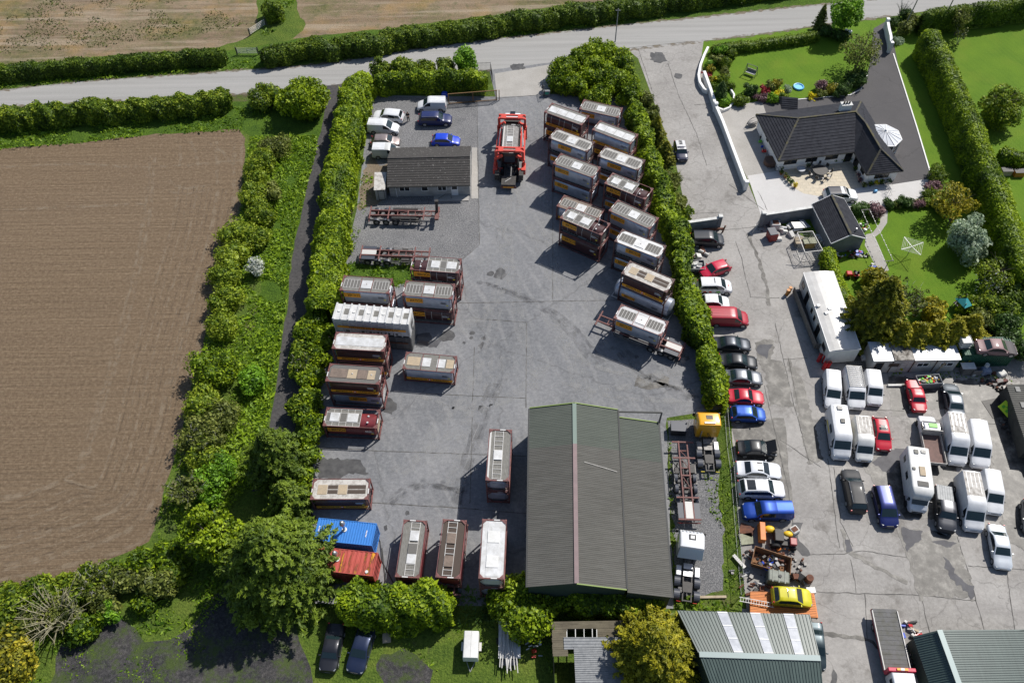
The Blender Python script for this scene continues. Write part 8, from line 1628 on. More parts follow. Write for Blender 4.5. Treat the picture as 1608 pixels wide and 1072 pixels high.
item('plastic_box','white crate standing behind the orange trailer end','crate',1272,928,.4,[('crate','white',BX((0,0,0),(.9,.6,.8)),dict(bevel=.03))])
# by the hedge
t = thing('car_trailer','small grey trailer loaded with white sacks beside the askew red hatchback','trailer',tuple(G(1092,418,.6).to_2d()) + (0,),R(-2)); b = MB(); b.bx(-1.3,1.1,-.75,.75,.45,.55); [b.bx(*q) for q in ((-1.3,1.1,-.8,-.75,.45,.95),(-1.3,1.1,.75,.8,.45,.95),(1.1,1.15,-.8,.8,.45,.95),(-1.35,-1.3,-.8,.8,.45,.95))]; b.build('trailer_body','galv',t)
for s in (-1,1): b = MB(); b.tube((0,s * .85,.33),(0,s * 1.0,.33),.33,14); b.build('wheel','rubber',t,smooth=40)
b = MB(); b.bar((1.1,.5,.45),(2.1,0,.45),.07); b.bar((1.1,-.5,.45),(2.1,0,.45),.07); b.build('drawbar','galv',t); boxy_pile(t,'sack',12,.8,.3,['tarp_white','white'],9,.4,.7,z0=.6,ry=.45)
t = thing('sack_heap','heap of white rubble sacks behind the little grey trailer','sacks',tuple(G(1098,402))); boxy_pile(t,'sack',12,1.1,.5,['tarp_white','tarp_white','rust'],10,.5,.9)
t = thing('rusty_frame','rusty frame leaning against the dark concrete wall','frame',tuple(G(1124,366))); b = MB(); b.bar((-1.8,0,.7),(1.,.1,.7),.2,.3); b.bar((.9,.1,0),(1.1,.2,1.2),.15); b.build('frame','rust',t)
# scrap corner by the outbuilding
t = item('red_bin','dark red lidded bin in the scrap corner','bin',1213,368,.8,[('bin_body','bin_red' if 'bin_red' in MATS else mk('bin_red',(.25,.02,.02),.5),BX((0,0,-.15),(1.1,1.3,1.2)),dict(bevel=.05)),('lid','mudguard',BX((-.05,.1,.5),(1.2,1.35,.12),tx=.9),dict(bevel=.03))],rz=R(10))
item('bulk_bag','white bulk bag standing behind the dark red bin','bag',1217,353,.5,[('bag','tarp_white',BX((0,0,0),(1.2,1.1,1.0),tx=1.1),dict(bevel=.2)),('contents','rust',BX((0,0,.48),(.8,.7,.1)))])
item('bulk_bag','small slumped white bag to the right of the red bin','bag',1223,375,.2,[('bag','tarp_white',BX((0,0,0),(.9,.8,.5),tx=.8,ty=.7),dict(bevel=.15))])
t = thing('scrap_pile','white sheets and plastic heaped between bulk bag and wire cage','scrap',tuple(G(1242,362))); boxy_pile(t,'scrap_piece',20,1.7,.5,['white','tarp_white','white','panel_white','dusty_metal'],12,.3,.9,ry=1.0); b = MB(); b.box((.9,.3,.75),(1.8,1.2,.06),rz=.2,tilt=.15); b.build('white_sheet','white',t)
t = thing('scrap_pile','dark oddments strewn along the wall behind the bins','scrap',tuple(G(1205,358))); boxy_pile(t,'scrap_piece',22,1.6,.3,['grease_black','rubber','rust','dusty_metal','wood_pale'],13,.1,.4,ry=1.2)
item('bath_panel','pale blue-grey oval panel leaning in the wall corner','panel',1264,351,.6,[('panel','skylight',BX((0,0,0),(.9,1.6,.07),tilt=.35),dict(bevel=.03))],rz=.45)
item('crate','yellowish wooden crate inside the wire cage','crate',1271,382,.5,[('crate','wood_yellow' if 'wood_yellow' in MATS else mk('wood_yellow',(.45,.32,.10),.8,c2=(.35,.22,.06),scale=3),BX((0,0,0),(1.3,1.0,1.0))),('lid','mouldy_board',BX((-.1,0,.53),(1.7,1.1,.05)))],rz=.05)
item('crate','grey board crate at the left end of the wire cage','crate',1255,381,.4,[('crate','wood_grey',BX((0,0,0),(1.2,1.1,.8))),('lid','wood_pale',BX((0,0,.42),(1.3,1.2,.05)))])
t = thing('wire_cage','open-topped wire cage in front of the outbuilding wall','cage',tuple(G(1280,392)));  P = local(t,[G(1264,396,1.9),G(1292,393,1.9),G(1276,363,1.9),G(1252,365,1.9)]); b = MB()
for k in range(4): p,q = P[k],P[(k + 1) % 4]; b.bar(p,q,.07); b.bar((p.x,p.y,0),p,.06); b.bar((p.x,p.y,.1),(q.x,q.y,.1),.05)
b.build('cage_frame','bar_light',t); b = MB()
for k in range(4):
 p,q = P[k],P[(k + 1) % 4]
 for j in range(14): s = p.lerp(q,j / 14); b.bar((s.x,s.y,.1),(s.x,s.y,1.9),.012)
 for z in (.5,.9,1.3,1.6): b.bar((p.x,p.y,z),(q.x,q.y,z),.012)
b.build('cage_mesh','galv',t)
t = thing('wire_fence_panel','leaning wire panel frame in front of the cage','panel',tuple(G(1262,412))); P = local(t,[G(1245,400,1.2),G(1262,418,.1),G(1280,416,.1),G(1268,398,1.4)]); b = MB()
for k in range(4): b.bar(P[k],P[(k + 1) % 4],.05)
b.bar(P[0],P[2],.03); b.bar(P[1],P[3],.03); b.build('panel_frame','galv',t)
item('plastic_crates','stack of four white trays against the outbuilding wall','trays',1292,377,.3,[('tray','bar_light',(lambda k: (lambda b: b.box((k * .25 - .5,-k * .45 + .7,0),(.7,.4,.5))))(k),dict(bevel=.02)) for k in range(4)])
t = thing('railing_gate','white metal railing gate standing by the wall\'s end pillar','gate',tuple(G(1191,352))); P = local(t,[G(1185,355,1.4),G(1198,339,1.4)]); b = MB()
for k in range(9): s = P[0].lerp(P[1],k / 8); b.bar((s.x,s.y,.1),(s.x,s.y,1.4),.03)
for z in (.15,1.4): b.bar((P[0].x,P[0].y,z),(P[1].x,P[1].y,z),.05)
b.build('gate_frame','bar_light',t)
item('gas_bottle','orange-brown gas bottles standing at the top of the deck','gas bottle',1237,459,.5,[('bottle','gas_orange' if 'gas_orange' in MATS else mk('gas_orange',(.45,.18,.03),.5),TB((x,y,-.5),(x,y,.5),.22,12),S40) for x,y in ((0,0),(.35,.4))])
for i,(u,v,lab) in enumerate([(1287,562,'red gas bottle at the left of the group by the mobile home'),(1295,564,'red gas bottle at the back of the group by the mobile home'),(1295,574,'red gas bottle at the front, nearest the white vans'),(1301,574,'red gas bottle furthest right, touching the front one')]):
 item('gas_bottle',lab,'gas bottle',u,v,.6,[('bottle','lamp_red',TB((0,0,-.6),(0,0,.5),.24,14),S40),('shoulder','lamp_red',TB((0,0,.5),(0,0,.72),.24,14),S40),('valve_guard','rust',TB((0,0,.70),(0,0,.85),.1,10))],group='red gas bottles by the mobile home')
item('step_box','small white box on the slatted pallet beside the mobile home','box',1358,562,.5,[('box','white',BX((0,0,0),(.8,.6,.5)),dict(bevel=.03))])
t = thing('pallet_fence','grey slatted pallet between the mobile home and the cabins','pallet',tuple(G(1348,572))); b = MB()
for k in range(9): b.box((-1 + k * .25,0,.4),(.1,1.4,.05),tilt=.0)
b.build('slat','wood_grey',t); b = MB(); b.bx(-1.1,1.1,-.6,-.5,.1,.37); b.bx(-1.1,1.1,.5,.6,.1,.37); b.build('bearer','wood_grey',t)
# rubbish skip with bottles
c,rz,_ = heading((1444,597),(1474,595),1.0); t = thing('rubbish_bin','long grey open bin heaped with bottles between the red and grey saloons','bin',(c.x,c.y,0),rz); b = MB()
for q in ((-1.4,1.4,-.65,-.58,.1,1.1),(-1.4,1.4,.58,.65,.1,1.1),(-1.4,-1.33,-.58,.58,.1,1.1),(1.33,1.4,-.58,.58,.1,1.1),(-1.33,1.33,-.58,.58,.1,.7)): b.bx(*q)
b.build('bin_body','lead_grey' if False else 'conc_wall',t); boxy_pile(t,'bottle',40,1.2,.35,['tarp_white','sticker_green','scrap_yellow','white','panel_beige','lamp_red','skylight'],14,.12,.35,z0=.85,ry=.5)
item('timber_post','upright timber plank leaning on the cabin wall','plank',1477,577,1.,[('plank','wood_pale',BX((0,0,0),(.18,.12,1.9),tilt=.15))])
item('old_cabinet','grey-brown cabinet at the right end of the cabins','cabinet',1519,580,.6,[('cabinet_body','wood_grey',BX((0,0,0),(1.3,.9,1.2))),('top_board','white',BX((-.1,.1,.63),(1.6,.9,.06))),('door_panel','dusty_metal',BX((.9,-.6,0),(1.0,.06,1.1)))])
t = thing('sack_heap','blue bag with a white drum in front of the green container','bag',tuple(G(1545,585))); b = MB(); b.box((0,0,.45),(1.3,1.1,.9),tx=.8,ty=.7); b.build('bag','blue_sack' if 'blue_sack' in MATS else mk('blue_sack',(.10,.15,.28),.6,c2=(.3,.33,.38),scale=4),t,bevel=.2); b = MB(); b.tube((0,.3,.8),(0,.3,1.3),.25,12); b.build('drum','white',t,smooth=40)
item('bulk_bag','crumpled grey bag right of the blue one','bag',1573,586,.3,[('bag','tarp_white',BX((0,0,0),(1.3,1.0,.5),tx=.7,ty=.7),dict(bevel=.15))],rz=.4)
item('water_can','white plastic can near the blue bag','can',1529,588,.25,[('can','white',BX((0,0,0),(.4,.3,.5)),dict(bevel=.08))])
p0,p1 = G(1516,557,CH),G(1597,554.5,CH); d = p1 - p0; rz = math.atan2(d.y,d.x); n_ = Vector((-d.y,d.x,0)).normalized(); c = (p0 + p1) / 2 + n_ * 1.22
box_container('dark green corrugated shipping container under the maroon car',(c.x,c.y),rz,0,'dark_green')
V('faded maroon saloon dumped on top of the green container','saloon',(1535,543),(1596,546),(.26,.16,.16),'car',None,z0=CH,zpix=CH + .75,L=4.6,bonnetcol=(.05,.04,.04),rough=.6)
q = p0 + n_ * 1.3 - d.normalized() * .0; t = thing('liquid_container','white caged plastic tank at the left end of the green container','tank',(q.x + .0,q.y + .1,CH),rz); b = MB(); b.box((.2,0,.6),(1.1,1.0,1.0)); b.build('plastic_tank','white',t,bevel=.08); b = MB()
for z in (.2,.55,.9,1.12):
 for a,e in (((-.38,-.54),(.78,-.54)),((.78,-.54),(.78,.54)),((.78,.54),(-.38,.54)),((-.38,.54),(-.38,-.54))): b.bar((*a,z),(*e,z),.03)
b.box((.2,0,.07),(1.2,1.15,.12)); b.build('cage','galv',t)
t = item('livery_panel','green and yellow chequered ambulance side panel leaning by the shed','panel',1588,640,1.0,[]); 
for name,m,pts in (('yellow_panel','hivis_yellow',[(-.9,-1.1),(.2,-1.3),(.0,1.0),(-1.1,.8)]),('yellow_strip','hivis_yellow',[(.55,1.0),(1.0,1.1),(1.15,-.6),(.8,-.6)])):
 MATS.get(m) or mk(m,(.55,.75,.03),.5); b = MB(); b.prism(pts,-.02,.02); o = b.build(name,m,t)
for i,(x,y) in enumerate(((-.6,.5),(-.25,.2),(-.6,-.1),(-.2,-.4),(-.55,-.7))): b = MB(); b.box((x,y,.035),(.34,.3,.02),rz=.1); b.build('green_square','sticker_green',t)
t.rotation_euler = (R(20),R(-25),R(20))
c = G(1566,640); b = MB(); b.box((c.x,c.y,.04),(2.6,2.4,.03),rz=.2); tag(b.build('rubber_mat','grease_black'),'dark rubber mat lying on the concrete beside the chequered panel','mat')
t = thing('scrap_pile','dark debris heaped along the foot of the corrugated shed','scrap',tuple(G(1592,672))); boxy_pile(t,'scrap_piece',30,1.6,.4,['grease_black','rust','dusty_metal','rubber'],21,.15,.6,ry=3.5)
t = thing('scrap_pile','twisted dark metal beyond the grey saloon','scrap',tuple(G(1582,612))); boxy_pile(t,'scrap_piece',26,1.4,.5,['grease_black','rust','dusty_metal'],22,.2,.7)
item('timber_baulk','white-painted baulk lying above the gap beside the small van','beam',1405,605,.15,[('beam','coping',BX((0,0,0),(1.6,.25,.25)))],rz=-.02)
# canisters beside the recovery truck
t = thing('scrap_pile','colourful cans and drums piled beside the recovery truck','drums',tuple(G(1428,992))); boxy_pile(t,'drum',18,1.0,.4,['white','panel_beige','lamp_red','scrap_blue','black','tarp_white'],31,.3,.6,ry=1.4)
t = thing('scrap_pile','black scrap between the recovery truck and the corner shed','scrap',tuple(G(1436,1024))); boxy_pile(t,'scrap_piece',34,1.0,.5,['grease_black','rubber','dusty_metal','scrap_yellow','grease_black'],32,.2,.6,ry=2.4)
# haulage yard
t = item('plastic_crate','dark grey lidded crate in front of the warehouse corner','crate',1065,673,.55,[('crate_body','plastic_dark',BX((0,0,0),(1.7,1.2,1.0)),dict(bevel=.05)),('lid','mudguard',BX((0,0,.55),(1.8,1.3,.1)),dict(bevel=.03))],rz=R(-5))
item('wheelie_bin','small dark bin with a green sign at the right gate post','bin',858,146,.5,[('bin_body','conc_wall',BX((0,0,0),(1.1,.5,.9)),dict(bevel=.04)),('sign','sign_green' if 'sign_green' in MATS else mk('sign_green',(.03,.3,.2),.5),BX((.05,-.27,.1),(.6,.03,.4)))])
item('folded_tarp','blue tarpaulin lump at the hedge behind the white van','tarpaulin',698,148,.4,[('tarpaulin','scrap_blue',BX((0,0,0),(1.2,.7,.7),tx=.6),dict(bevel=.12))])
item('concrete_kerb','timber sleeper laid across the end of the gravel strip','beam',1115,937,.12,[('beam','wood_pale',BX((0,0,0),(3.2,.25,.2)))])
for i,(path,lab) in enumerate((([(590,835),(597,850),(600,880),(610,900),(618,915)],'black hose trailing from the containers along the yard'),([(484,790),(488,806),(496,812),(486,822)],'black cable behind the blue container'),([(600,860),(604,900),(606,925)],'thin cable beside the red container'))):
 P = [G(u,v,.05) for u,v in path]; t = thing('hose',lab,'hose',tuple(P[0])); P = [p - P[0] for p in P]; b = MB(); [b.tube(p,q,.06,6) for p,q in zip(P[:-1],P[1:])]; b.build('hose_run','black',t)
# bottom clearing
c,rz,_ = heading((741,996),(739,1034),.9); t = thing('box_trailer','small white enclosed trailer with its drawbar towards the camera','trailer',(c.x,c.y,0),rz); b = MB(); b.loft([rr_ring(-1.25,.72,.45,1.75,.15),rr_ring(1.25,.72,.45,1.75,.15)]); b.build('body','white',t,smooth=30,bevel=.03)
b = MB(); b.bx(-1.2,1.2,-.01,.01,1.74,1.76); b.build('roof_seam','dusty_metal',t); b = MB(); b.bar((1.25,.4,.5),(2.2,0,.5),.06); b.bar((1.25,-.4,.5),(2.2,0,.5),.06); b.build('drawbar','galv',t)
for s in (-1,1): b = MB(); b.tube((-.1,s * .78,.3),(-.1,s * .93,.3),.3,14); b.build('wheel','rubber',t,smooth=40); b = MB(); b.bx(-.5,.3,s * .85 - .12,s * .85 + .12,.62,.66); b.build('mudguard','bar_light',t)
c,rz,_ = heading((800,980),(800,1028),.8); t = thing('flat_trailer','white flat trailer piled with long pale poles under the laurel','trailer',(c.x,c.y,0),rz); b = MB(); b.bx(-1.9,1.7,-1.05,1.05,.6,.72); b.build('deck','panel_white',t); b = MB(); b.bx(1.7,2.3,-.8,.8,.45,.55); b.build('tail_ramp','mudguard',t)
for s in (-1,1): b = MB(); b.tube((0,s * 1.1,.3),(0,s * 1.25,.3),.3,14); b.build('wheel','rubber',t,smooth=40)
q = random.Random(4)
for k in range(11): y = q.uniform(-.7,.4); b = MB(); b.tube((-2.0,y + q.uniform(-.3,.3),.80 + .05 * (k % 3)),(2.3 + q.uniform(-.2,.9),y + q.uniform(-.7,.7),.80 + .05 * (k % 3)),.05,6); b.build('pole','bar_light',t)
t = thing('rubbish_heap','white and red containers littering the grass by the plank shed','rubbish',tuple(G(838,1020))); boxy_pile(t,'container',8,.9,.1,['white','skylight','white','lamp_red'],41,.25,.45)
item('board','brown board propped at the foot of the laurel hedge','board',607,994,.3,[('board','wood_pale',BX((0,0,0),(.8,1.8,.06)),)],rz=.1)
# ---------------------------------------------------------------- bungalow garden things
t = thing('garden_swing','grey garden swing seat on the front lawn','swing seat',tuple(G(1178,118)),R(-35)); b = MB()
for s in (-1,1):
 b.tube((s * .95,-.6,0),(s * .85,0,1.8),.04,6); b.tube((s * .95,.6,0),(s * .85,0,1.8),.04,6); b.tube((s * .8,0,1.8),(s * .7,-.1,.55),.02,5)
b.tube((-.9,0,1.8),(.9,0,1.8),.05,6); b.build('swing_frame','dusty_metal',t); b = MB(); b.bx(-.75,.75,-.35,.2,.45,.53); b.build('seat','cladding_pale',t); b = MB(); b.bx(-.75,.75,.2,.27,.5,1.0); b.build('backrest','dusty_metal',t)
c = G(1253.6,137.7); t = thing('paddling_pool','round light blue paddling pool on the lawn','paddling pool',(c.x,c.y,0)); b = MB()
b.loft([[(r * math.cos(2 * math.pi * k / 24),r * math.sin(2 * math.pi * k / 24),z) for k in range(24)] for r,z in ((.82,.0),(.88,.16),(.80,.28),(.68,.26),(.66,.1))],cap=False); b.build('pool_wall','pool_blue' if 'pool_blue' in MATS else mk('pool_blue',(.12,.42,.75),.4),t,smooth=60); b = MB(); b.prism([(.7 * math.cos(2 * math.pi * k / 24),.7 * math.sin(2 * math.pi * k / 24)) for k in range(24)],.05,.14); b.build('pool_water','pool_water' if 'pool_water' in MATS else mk('pool_water',(.25,.60,.85),.1),t)
def table_set(label,u,v,r,chairs,m,name='patio_table'):
 t = thing(name,label,'table',tuple(G(u,v))); b = MB(); b.tube((0,0,.70),(0,0,.75),r,20); b.build('tabletop',m,t); b = MB(); b.tube((0,0,0),(0,0,.7),.06,8); [b.tube((0,0,.05),(r * .5 * math.cos(a),r * .5 * math.sin(a),.02),.03,5) for a in (0,1.57,3.14,4.71)]; b.build('leg',m,t)
 return t
table_set('dark oval dining table on the patio ringed by chairs',1286,273,1.05,8,'grease_black'); table_set('small round glass table near the bungalow wall',1256,271,.6,0,'skylight')
ch = None
for k in range(9):
 a = 2 * math.pi * k / 9; c = G(1286,273); x,y = c.x + 1.5 * math.cos(a),c.y + 1.5 * math.sin(a)
 if ch is None:
  ch = thing('garden_chair','dark metal garden chair drawn up round the patio dining table','chair',(x,y,0),a,'chairs round the patio table'); b = MB(); b.bx(-.22,.22,-.22,.22,.42,.46); b.build('seat','dusty_metal',ch); b = MB(); b.bx(.20,.24,-.22,.22,.46,.95); b.build('backrest','grease_black',ch)
  for sx in (-1,1):
   for sy in (-1,1): b = MB(); b.tube((sx * .2,sy * .2,0),(sx * .2,sy * .2,.42),.02,5); b.build('leg','grease_black',ch)
 else:
  r_ = ch.copy(); COL.link(r_); r_.location = (x,y,0); r_.rotation_euler = (0,0,a)
  for o in list(ch.children): o2 = o.copy(); COL.link(o2); o2.parent = r_
PT = [(1226,274,'terracotta','leaf_hedge'),(1233,279,'terracotta','leaf_olive'),(1237,284,'stone','leaf_hedge'),(1242,289,'stone','leaf_box'),(1248,294,'terracotta','leaf_yellow'),(1226,266,'dark','leaf_box'),(1268,262,'dark','leaf_box'),(1310,255,'dark','leaf_box'),(1322,254,'dark','leaf_hedge'),(1333,252,'dark','leaf_box'),(1342,268,'dark','leaf_hedge'),(1346,278,'stone','leaf_purple'),(1349,286,'dark','leaf_purple'),(1356,294,'dark','leaf_olive'),(1366,292,'dark','leaf_hedge'),(1375,291,'stone','leaf_yellow'),(1384,289,'dark','leaf_hedge'),(1394,288,'dark','leaf_box'),(1408,228,'terracotta','leaf_hedge'),(1404,226,'stone','leaf_olive')]
PN = ['at the top of the curved patio edge','second along the curved patio edge','in the middle of the curved patio edge','fourth along the curved patio edge, deep green','with yellow-orange blooms at the end of the curved patio edge','by the bungalow\'s front left corner','between two front windows','under the third front window','against the front wall right of the third window','beside the patio door','by the side door of the wing','with pinkish foliage along the wing','with purple foliage further down the wing','at the wing\'s front left corner','under the left of the wing\'s front window','with yellow blooms under the wing\'s front window','under the right of the wing\'s front window','at the right of the wing\'s front wall','beside the conservatory post','just behind the conservatory post']
mk('pot_terracotta',(.35,.12,.05),.8); mk('pot_stone',(.35,.33,.30),.85); mk('pot_dark',(.04,.04,.045),.6)
for (u,v,m,lf),nm in zip(PT,PN):
 t = thing('potted_plant','potted plant ' + nm,'plant pot',tuple(G(u,v)),0,'potted plants around the bungalow'); b = MB(); b.tube((0,0,0),(0,0,.38),.16,12,.24); b.build('pot','pot_' + m,t,smooth=40); crown('foliage',[(0,0,.55)],[.34],lf,t,dens=60,size=.1,core=.5)
t = thing('hammock','curved-frame hammock chair by the bungalow\'s back left corner','hammock',tuple(G(1181,197)),.3); b = MB(); n = 12
for k in range(n): a0,a1 = math.pi * k / n,math.pi * (k + 1) / n; b.tube((1.1 * math.cos(a0),0,1.5 * math.sin(a0)),(1.1 * math.cos(a1),0,1.5 * math.sin(a1)),.04,6)
b.build('hammock_frame','black',t); b = MB(); b.ball((0,0,.5),.8,12,6,(1.2,.6,.35)); b.build('hammock_bed','dusty_metal',t,smooth=60)
t = thing('trampoline_cover','round brown covered tub at the bungalow\'s left wall','tub',tuple(G(1209,257))); b = MB(); b.tube((0,0,0),(0,0,.7),.95,20); b.build('tub_cover','brown_cover' if 'brown_cover' in MATS else mk('brown_cover',(.09,.05,.035),.7),t,smooth=40,bevel=.05)
t = thing('bicycle','dark bicycle leaning beside the brown tub','bicycle',tuple(G(1213,267)),-.4); b = MB()
for x in (-.5,.5):
 for k in range(14): a0,a1 = 2 * math.pi * k / 14,2 * math.pi * (k + 1) / 14; b.tube((x + .33 * math.cos(a0),0,.34 + .33 * math.sin(a0)),(x + .33 * math.cos(a1),0,.34 + .33 * math.sin(a1)),.02,4)
b.build('wheel','rubber',t); b = MB(); b.tube((-.5,0,.34),(-.1,0,.8),.02); b.tube((-.1,0,.8),(.4,0,.85),.02); b.tube((.4,0,.85),(.5,0,.34),.02); b.tube((-.05,0,.3),(.4,0,.8),.02); b.tube((.4,-.25,1.),(.4,.25,1.),.015); b.build('bicycle_frame','black',t)
for u,v,m,s,lab,cat in ((1200,237,'lamp_red',.7,'red toy car by the bungalow\'s left wall','toy'),(1194,222,'sticker_green',.5,'green toy by the bungalow\'s left wall','toy'),(1197,230,'scrap_blue',.4,'blue toy box by the bungalow\'s left wall','toy'),(1204,245,'dusty_metal',.5,'grey scooter pile by the bungalow\'s left wall','toy'),(1375,300,'pool_blue',.5,'teal watering tub on the pale path','tub'),(1196,215,'black',.5,'black basket by the bungalow\'s left wall','basket')):
 item('toy' if cat == 'toy' else cat,lab,cat,u,v,.2,[('body',m,BX((0,0,0),(s,s * .6,.35),tx=.8),dict(bevel=.05)),('handle','black',TB((-s * .3,0,.15),(-s * .3,0,.5),.025,6))])
for u,v,lab in ((1391,296,'folding clothes horse on the pale path'),(1395,305,'second clothes horse just below the first')):
 t = thing('clothes_horse',lab,'clothes airer',tuple(G(u,v)),.4); b = MB()
 for s in (-1,1): b.tube((s * .35,-.4,0),(-s * .2,.0,.9),.02,5); b.tube((s * .35,.4,0),(-s * .2,.0,.9),.02,5)
 for k in range(6): b.tube((-.4 + k * .16,-.5,.9),(-.4 + k * .16,.5,.9),.012,4)
 for y in (-.5,.5): b.tube((-.4,y,.9),(.4,y,.9),.018,5)
 b.build('airer_frame','bar_light',t)
t = thing('rotary_airer','rotary clothes airer with a pale net square on the back lawn','clothes airer',tuple(G(1424,402)),.35); b = MB(); b.tube((0,0,0),(0,0,1.9),.04,8); b.build('post','dusty_metal',t); b = MB()
for a in range(4): b.bar((0,0,1.8),(1.7 * math.cos(a * 1.5708),1.7 * math.sin(a * 1.5708),1.95),.07 if a % 1 == 0 else .05,.04)
b.build('arm','white',t); b = MB()
for f in (.3,.5,.7,.85,1.):
 for a in range(4): p,q = (1.7 * f * math.cos(a * 1.5708),1.7 * f * math.sin(a * 1.5708),1.8 + .15 * f),(1.7 * f * math.cos((a + 1) * 1.5708),1.7 * f * math.sin((a + 1) * 1.5708),1.8 + .15 * f); b.bar(p,q,.02)
b.build('line','bar_light',t)
c0,c1 = G(1352,345),G(1388,425); t = thing('washing_line','twin washing line strung between two T posts across the garden','washing line',tuple(c0)); b = MB(); q = c1 - c0; d = Vector((-q.y,q.x,0)).normalized() * .6; b2 = MB()
for e in (Vector((0,0,0)),q): b.tube(e,e + Vector((0,0,1.9)),.05,8); b.bar(e + d + Vector((0,0,1.9)),e - d + Vector((0,0,1.9)),.08)
for s in (-.9,.9): b2.tube(d * s + Vector((0,0,1.9)),q + d * s + Vector((0,0,1.9)),.018,4); [b2.box(tuple((d * s).lerp(q + d * s,f) + Vector((0,0,1.88))),(.12,.12,.12)) for f in np.linspace(.05,.9,10)]
b.build('line_post','wood_grey',t); b2.build('line','bar_light',t)
t = thing('ride_on_mower','red ride-on mower parked on the small lawn','mower',tuple(G(1337,434)),R(175)); b = MB(); b.box((.45,0,.5),(.9,.7,.5),tx=.8); b.build('bonnet','lamp_red',t,bevel=.1); b = MB(); b.box((-.5,0,.45),(.7,.8,.25)); b.build('mower_deck','lamp_red',t,bevel=.05); b = MB(); b.box((-.45,0,.7),(.4,.45,.15)); b.box((-.68,0,.9),(.08,.45,.4)); b.build('seat','black',t,bevel=.03); b = MB(); b.tube((.05,0,.7),(-.1,0,1.0),.03,6); b.tube((-.12,0,1.0),(-.08,0,1.03),.18,12); b.build('steering_wheel','black',t)
for x,r in ((.55,.22),(-.5,.28)):
 for s in (-1,1): b = MB(); b.tube((x,s * .38,r),(x,s * .52,r),r,12); b.build('wheel','rubber',t,smooth=40)
t = thing('junk_heap','bicycles and toys heaped against the outbuilding\'s near end','junk',tuple(G(1335,400))); boxy_pile(t,'junk_piece',46,2.6,.6,['white','grease_black','scrap_blue','lamp_red','rubber','leaf_box' if False else 'olive_paint','bar_light','rust'],51,.15,.5,ry=.7)
t = thing('junk_heap','prams and blue bags beside the garden path','junk',tuple(G(1367,420))); boxy_pile(t,'junk_piece',14,.8,.4,['white','scrap_blue','dusty_metal','black'],52,.2,.5)
t = thing('junk_heap','pots and a green tub by the outbuilding side door','junk',tuple(G(1357,357))); boxy_pile(t,'junk_piece',12,.7,.3,['sticker_green','white','black','pot_terracotta'],53,.2,.45)
t = thing('playhouse','wooden climbing frame with a teal canopy and slide plank','climbing frame',tuple(G(1507,486)),.4); b = MB()
for x in (-.8,.8):
 for y in (-.8,.8): b.tube((x,y,0),(x * .7,y * .7,2.1),.06,6)
b.bx(-.8,.8,-.8,.8,.9,.98); b.bar((.8,0,1.0),(3.3,.3,.1),.5,.06); b.build('timber_frame','wood_grey',t); b = MB(); b.face([(-.9,-.9,1.7),(.2,-.9,1.75),(.0,0,2.3),(-.2,0,2.3)]); b.face([(-.9,-.9,1.7),(-.2,0,2.3),(-.9,.9,1.7)]); b.build('canopy','teal_cloth' if 'teal_cloth' in MATS else mk('teal_cloth',(.03,.28,.30),.7),t)
t = thing('bird_table','small peaked bird table on the back lawn','bird table',tuple(G(1487,356))); b = MB(); b.tube((0,0,0),(0,0,1.2),.04,6); b.bx(-.25,.25,-.25,.25,1.2,1.25); b.build('post','wood_grey',t); b = MB(); b.face([(-.35,-.3,1.5),(.35,-.3,1.5),(.35,0,1.8),(-.35,0,1.8)]); b.face([(-.35,.3,1.5),(-.35,0,1.8),(.35,0,1.8),(.35,.3,1.5)]); b.build('roof','wood_grey',t)
for u,v,lab in ((1600,272,'orange-sided hutch with a dark top on the far lawn'),(1580,270,'small pale hutch in the hedge corner on the far lawn')): item('hutch',lab,'hutch',u,v,.4,[('hutch_body','gas_orange' if u > 1590 else 'wood_pale',BX((0,0,0),(1.4,.8,.8))),('lid','black',BX((0,0,.43),(1.5,.9,.06)))])
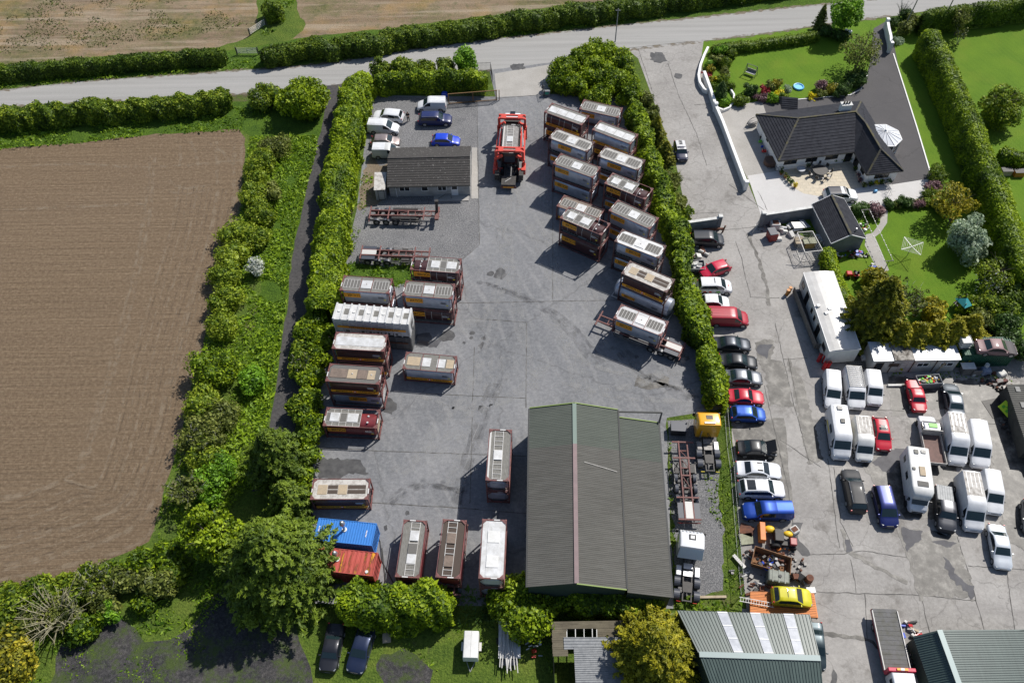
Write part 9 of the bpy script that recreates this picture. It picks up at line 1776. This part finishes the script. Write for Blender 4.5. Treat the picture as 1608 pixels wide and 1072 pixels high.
# ---------------------------------------------------------------- the person beside the white suv
def person2(label,u,v,rz):
 c = G(u,v); t = thing('person',label,'person',(c.x,c.y,0),rz); mk('dark_clothes',(.012,.012,.015),.8); mk('skin',(.45,.26,.18),.6); mk('hair_dark',(.03,.02,.015),.7); mk('shoe_white',(.6,.6,.6),.6)
 bpy_me = bpy.data.meshes.new('skeleton'); J = [(0,0,.93),(0,.01,1.15),(0,.01,1.38),(0,.03,1.50),(0,.07,1.60),(0,.08,1.68),(.10,0,.88),(.12,.03,.50),(.13,-.02,.10),(.13,.10,.05),(-.10,0,.88),(-.13,.02,.50),(-.14,-.02,.10),(-.14,.10,.05),(.19,0,1.40),(.26,.02,1.14),(.12,.27,1.13),(.05,.31,1.16),(-.19,0,1.40),(-.26,.02,1.14),(-.11,.27,1.13),(-.04,.31,1.16)]
 E_ = [(0,1),(1,2),(2,3),(3,4),(4,5),(0,6),(6,7),(7,8),(8,9),(0,10),(10,11),(11,12),(12,13),(2,14),(14,15),(15,16),(16,17),(2,18),(18,19),(19,20),(20,21)]
 Q = [.14,.13,.15,.055,.095,.085,.09,.065,.045,.04,.09,.065,.045,.04,.065,.048,.035,.03,.065,.048,.035,.03]
 bpy_me.from_pydata(J,E_,[]); o = bpy.data.objects.new('body',bpy_me); COL.link(o)
 o.modifiers.new('skin','SKIN'); sb = o.modifiers.new('sub','SUBSURF'); sb.levels = 2
 for sv,r in zip(bpy_me.skin_vertices[0].data,Q): sv.radius = (r * 1.35,r * 1.35)
 bpy_me.skin_vertices[0].data[0].use_root = True
 bpy.context.view_layer.update(); dg = bpy.context.evaluated_depsgraph_get(); me = bpy.data.meshes.new_from_object(o.evaluated_get(dg)); me.name = 'body'; bpy.data.objects.remove(o)
 me.materials.clear(); me.materials.append(MATS['skin']); me.materials.append(MATS['dark_clothes']); me.materials.append(MATS['shoe_white'])
 for p in me.polygons: z = p.center.z; y = p.center.y; p.material_index = 2 if z < .10 else (0 if z > 1.5 or (y > .22 and z > 1.0) else 1)
 me.shade_smooth(); o = bpy.data.objects.new('body',me); COL.link(o); o.parent = t
 b = MB(); b.ball((0,.05,1.70),.115,14,8,(1,1.05,.8)); b.build('hair','hair_dark',t,smooth=True)
 b = MB(); b.box((0,.35,1.18),(.08,.02,.15)); b.build('phone','white',t); return t
person2('person in dark clothes and white shoes looking down at a phone beside the white suv',641.5,190.5,R(180))
for u,v,r,sd,lab in ((1205,928,1.6,61,'greasy parts packed between the oil tank and the orange trailer'),(1187,872,1.3,62,'rusty offcuts between the boards and the skip'),(1262,965,1.0,63,'wheels and chains at the right end of the orange trailer'),(1230,868,1.2,64,'orange and black machine parts behind the garden tractor'),(1560,596,1.6,65,'flattened rubbish along the shade of the green container')):
 t = thing('scrap_pile',lab,'scrap',tuple(G(u,v))); boxy_pile(t,'scrap_piece',24,r,.5,['grease_black','rust','scrap_orange' if sd == 64 else 'rust','dusty_metal','rubber','chassis_red'],sd,.15,.55,ry=r * .6)
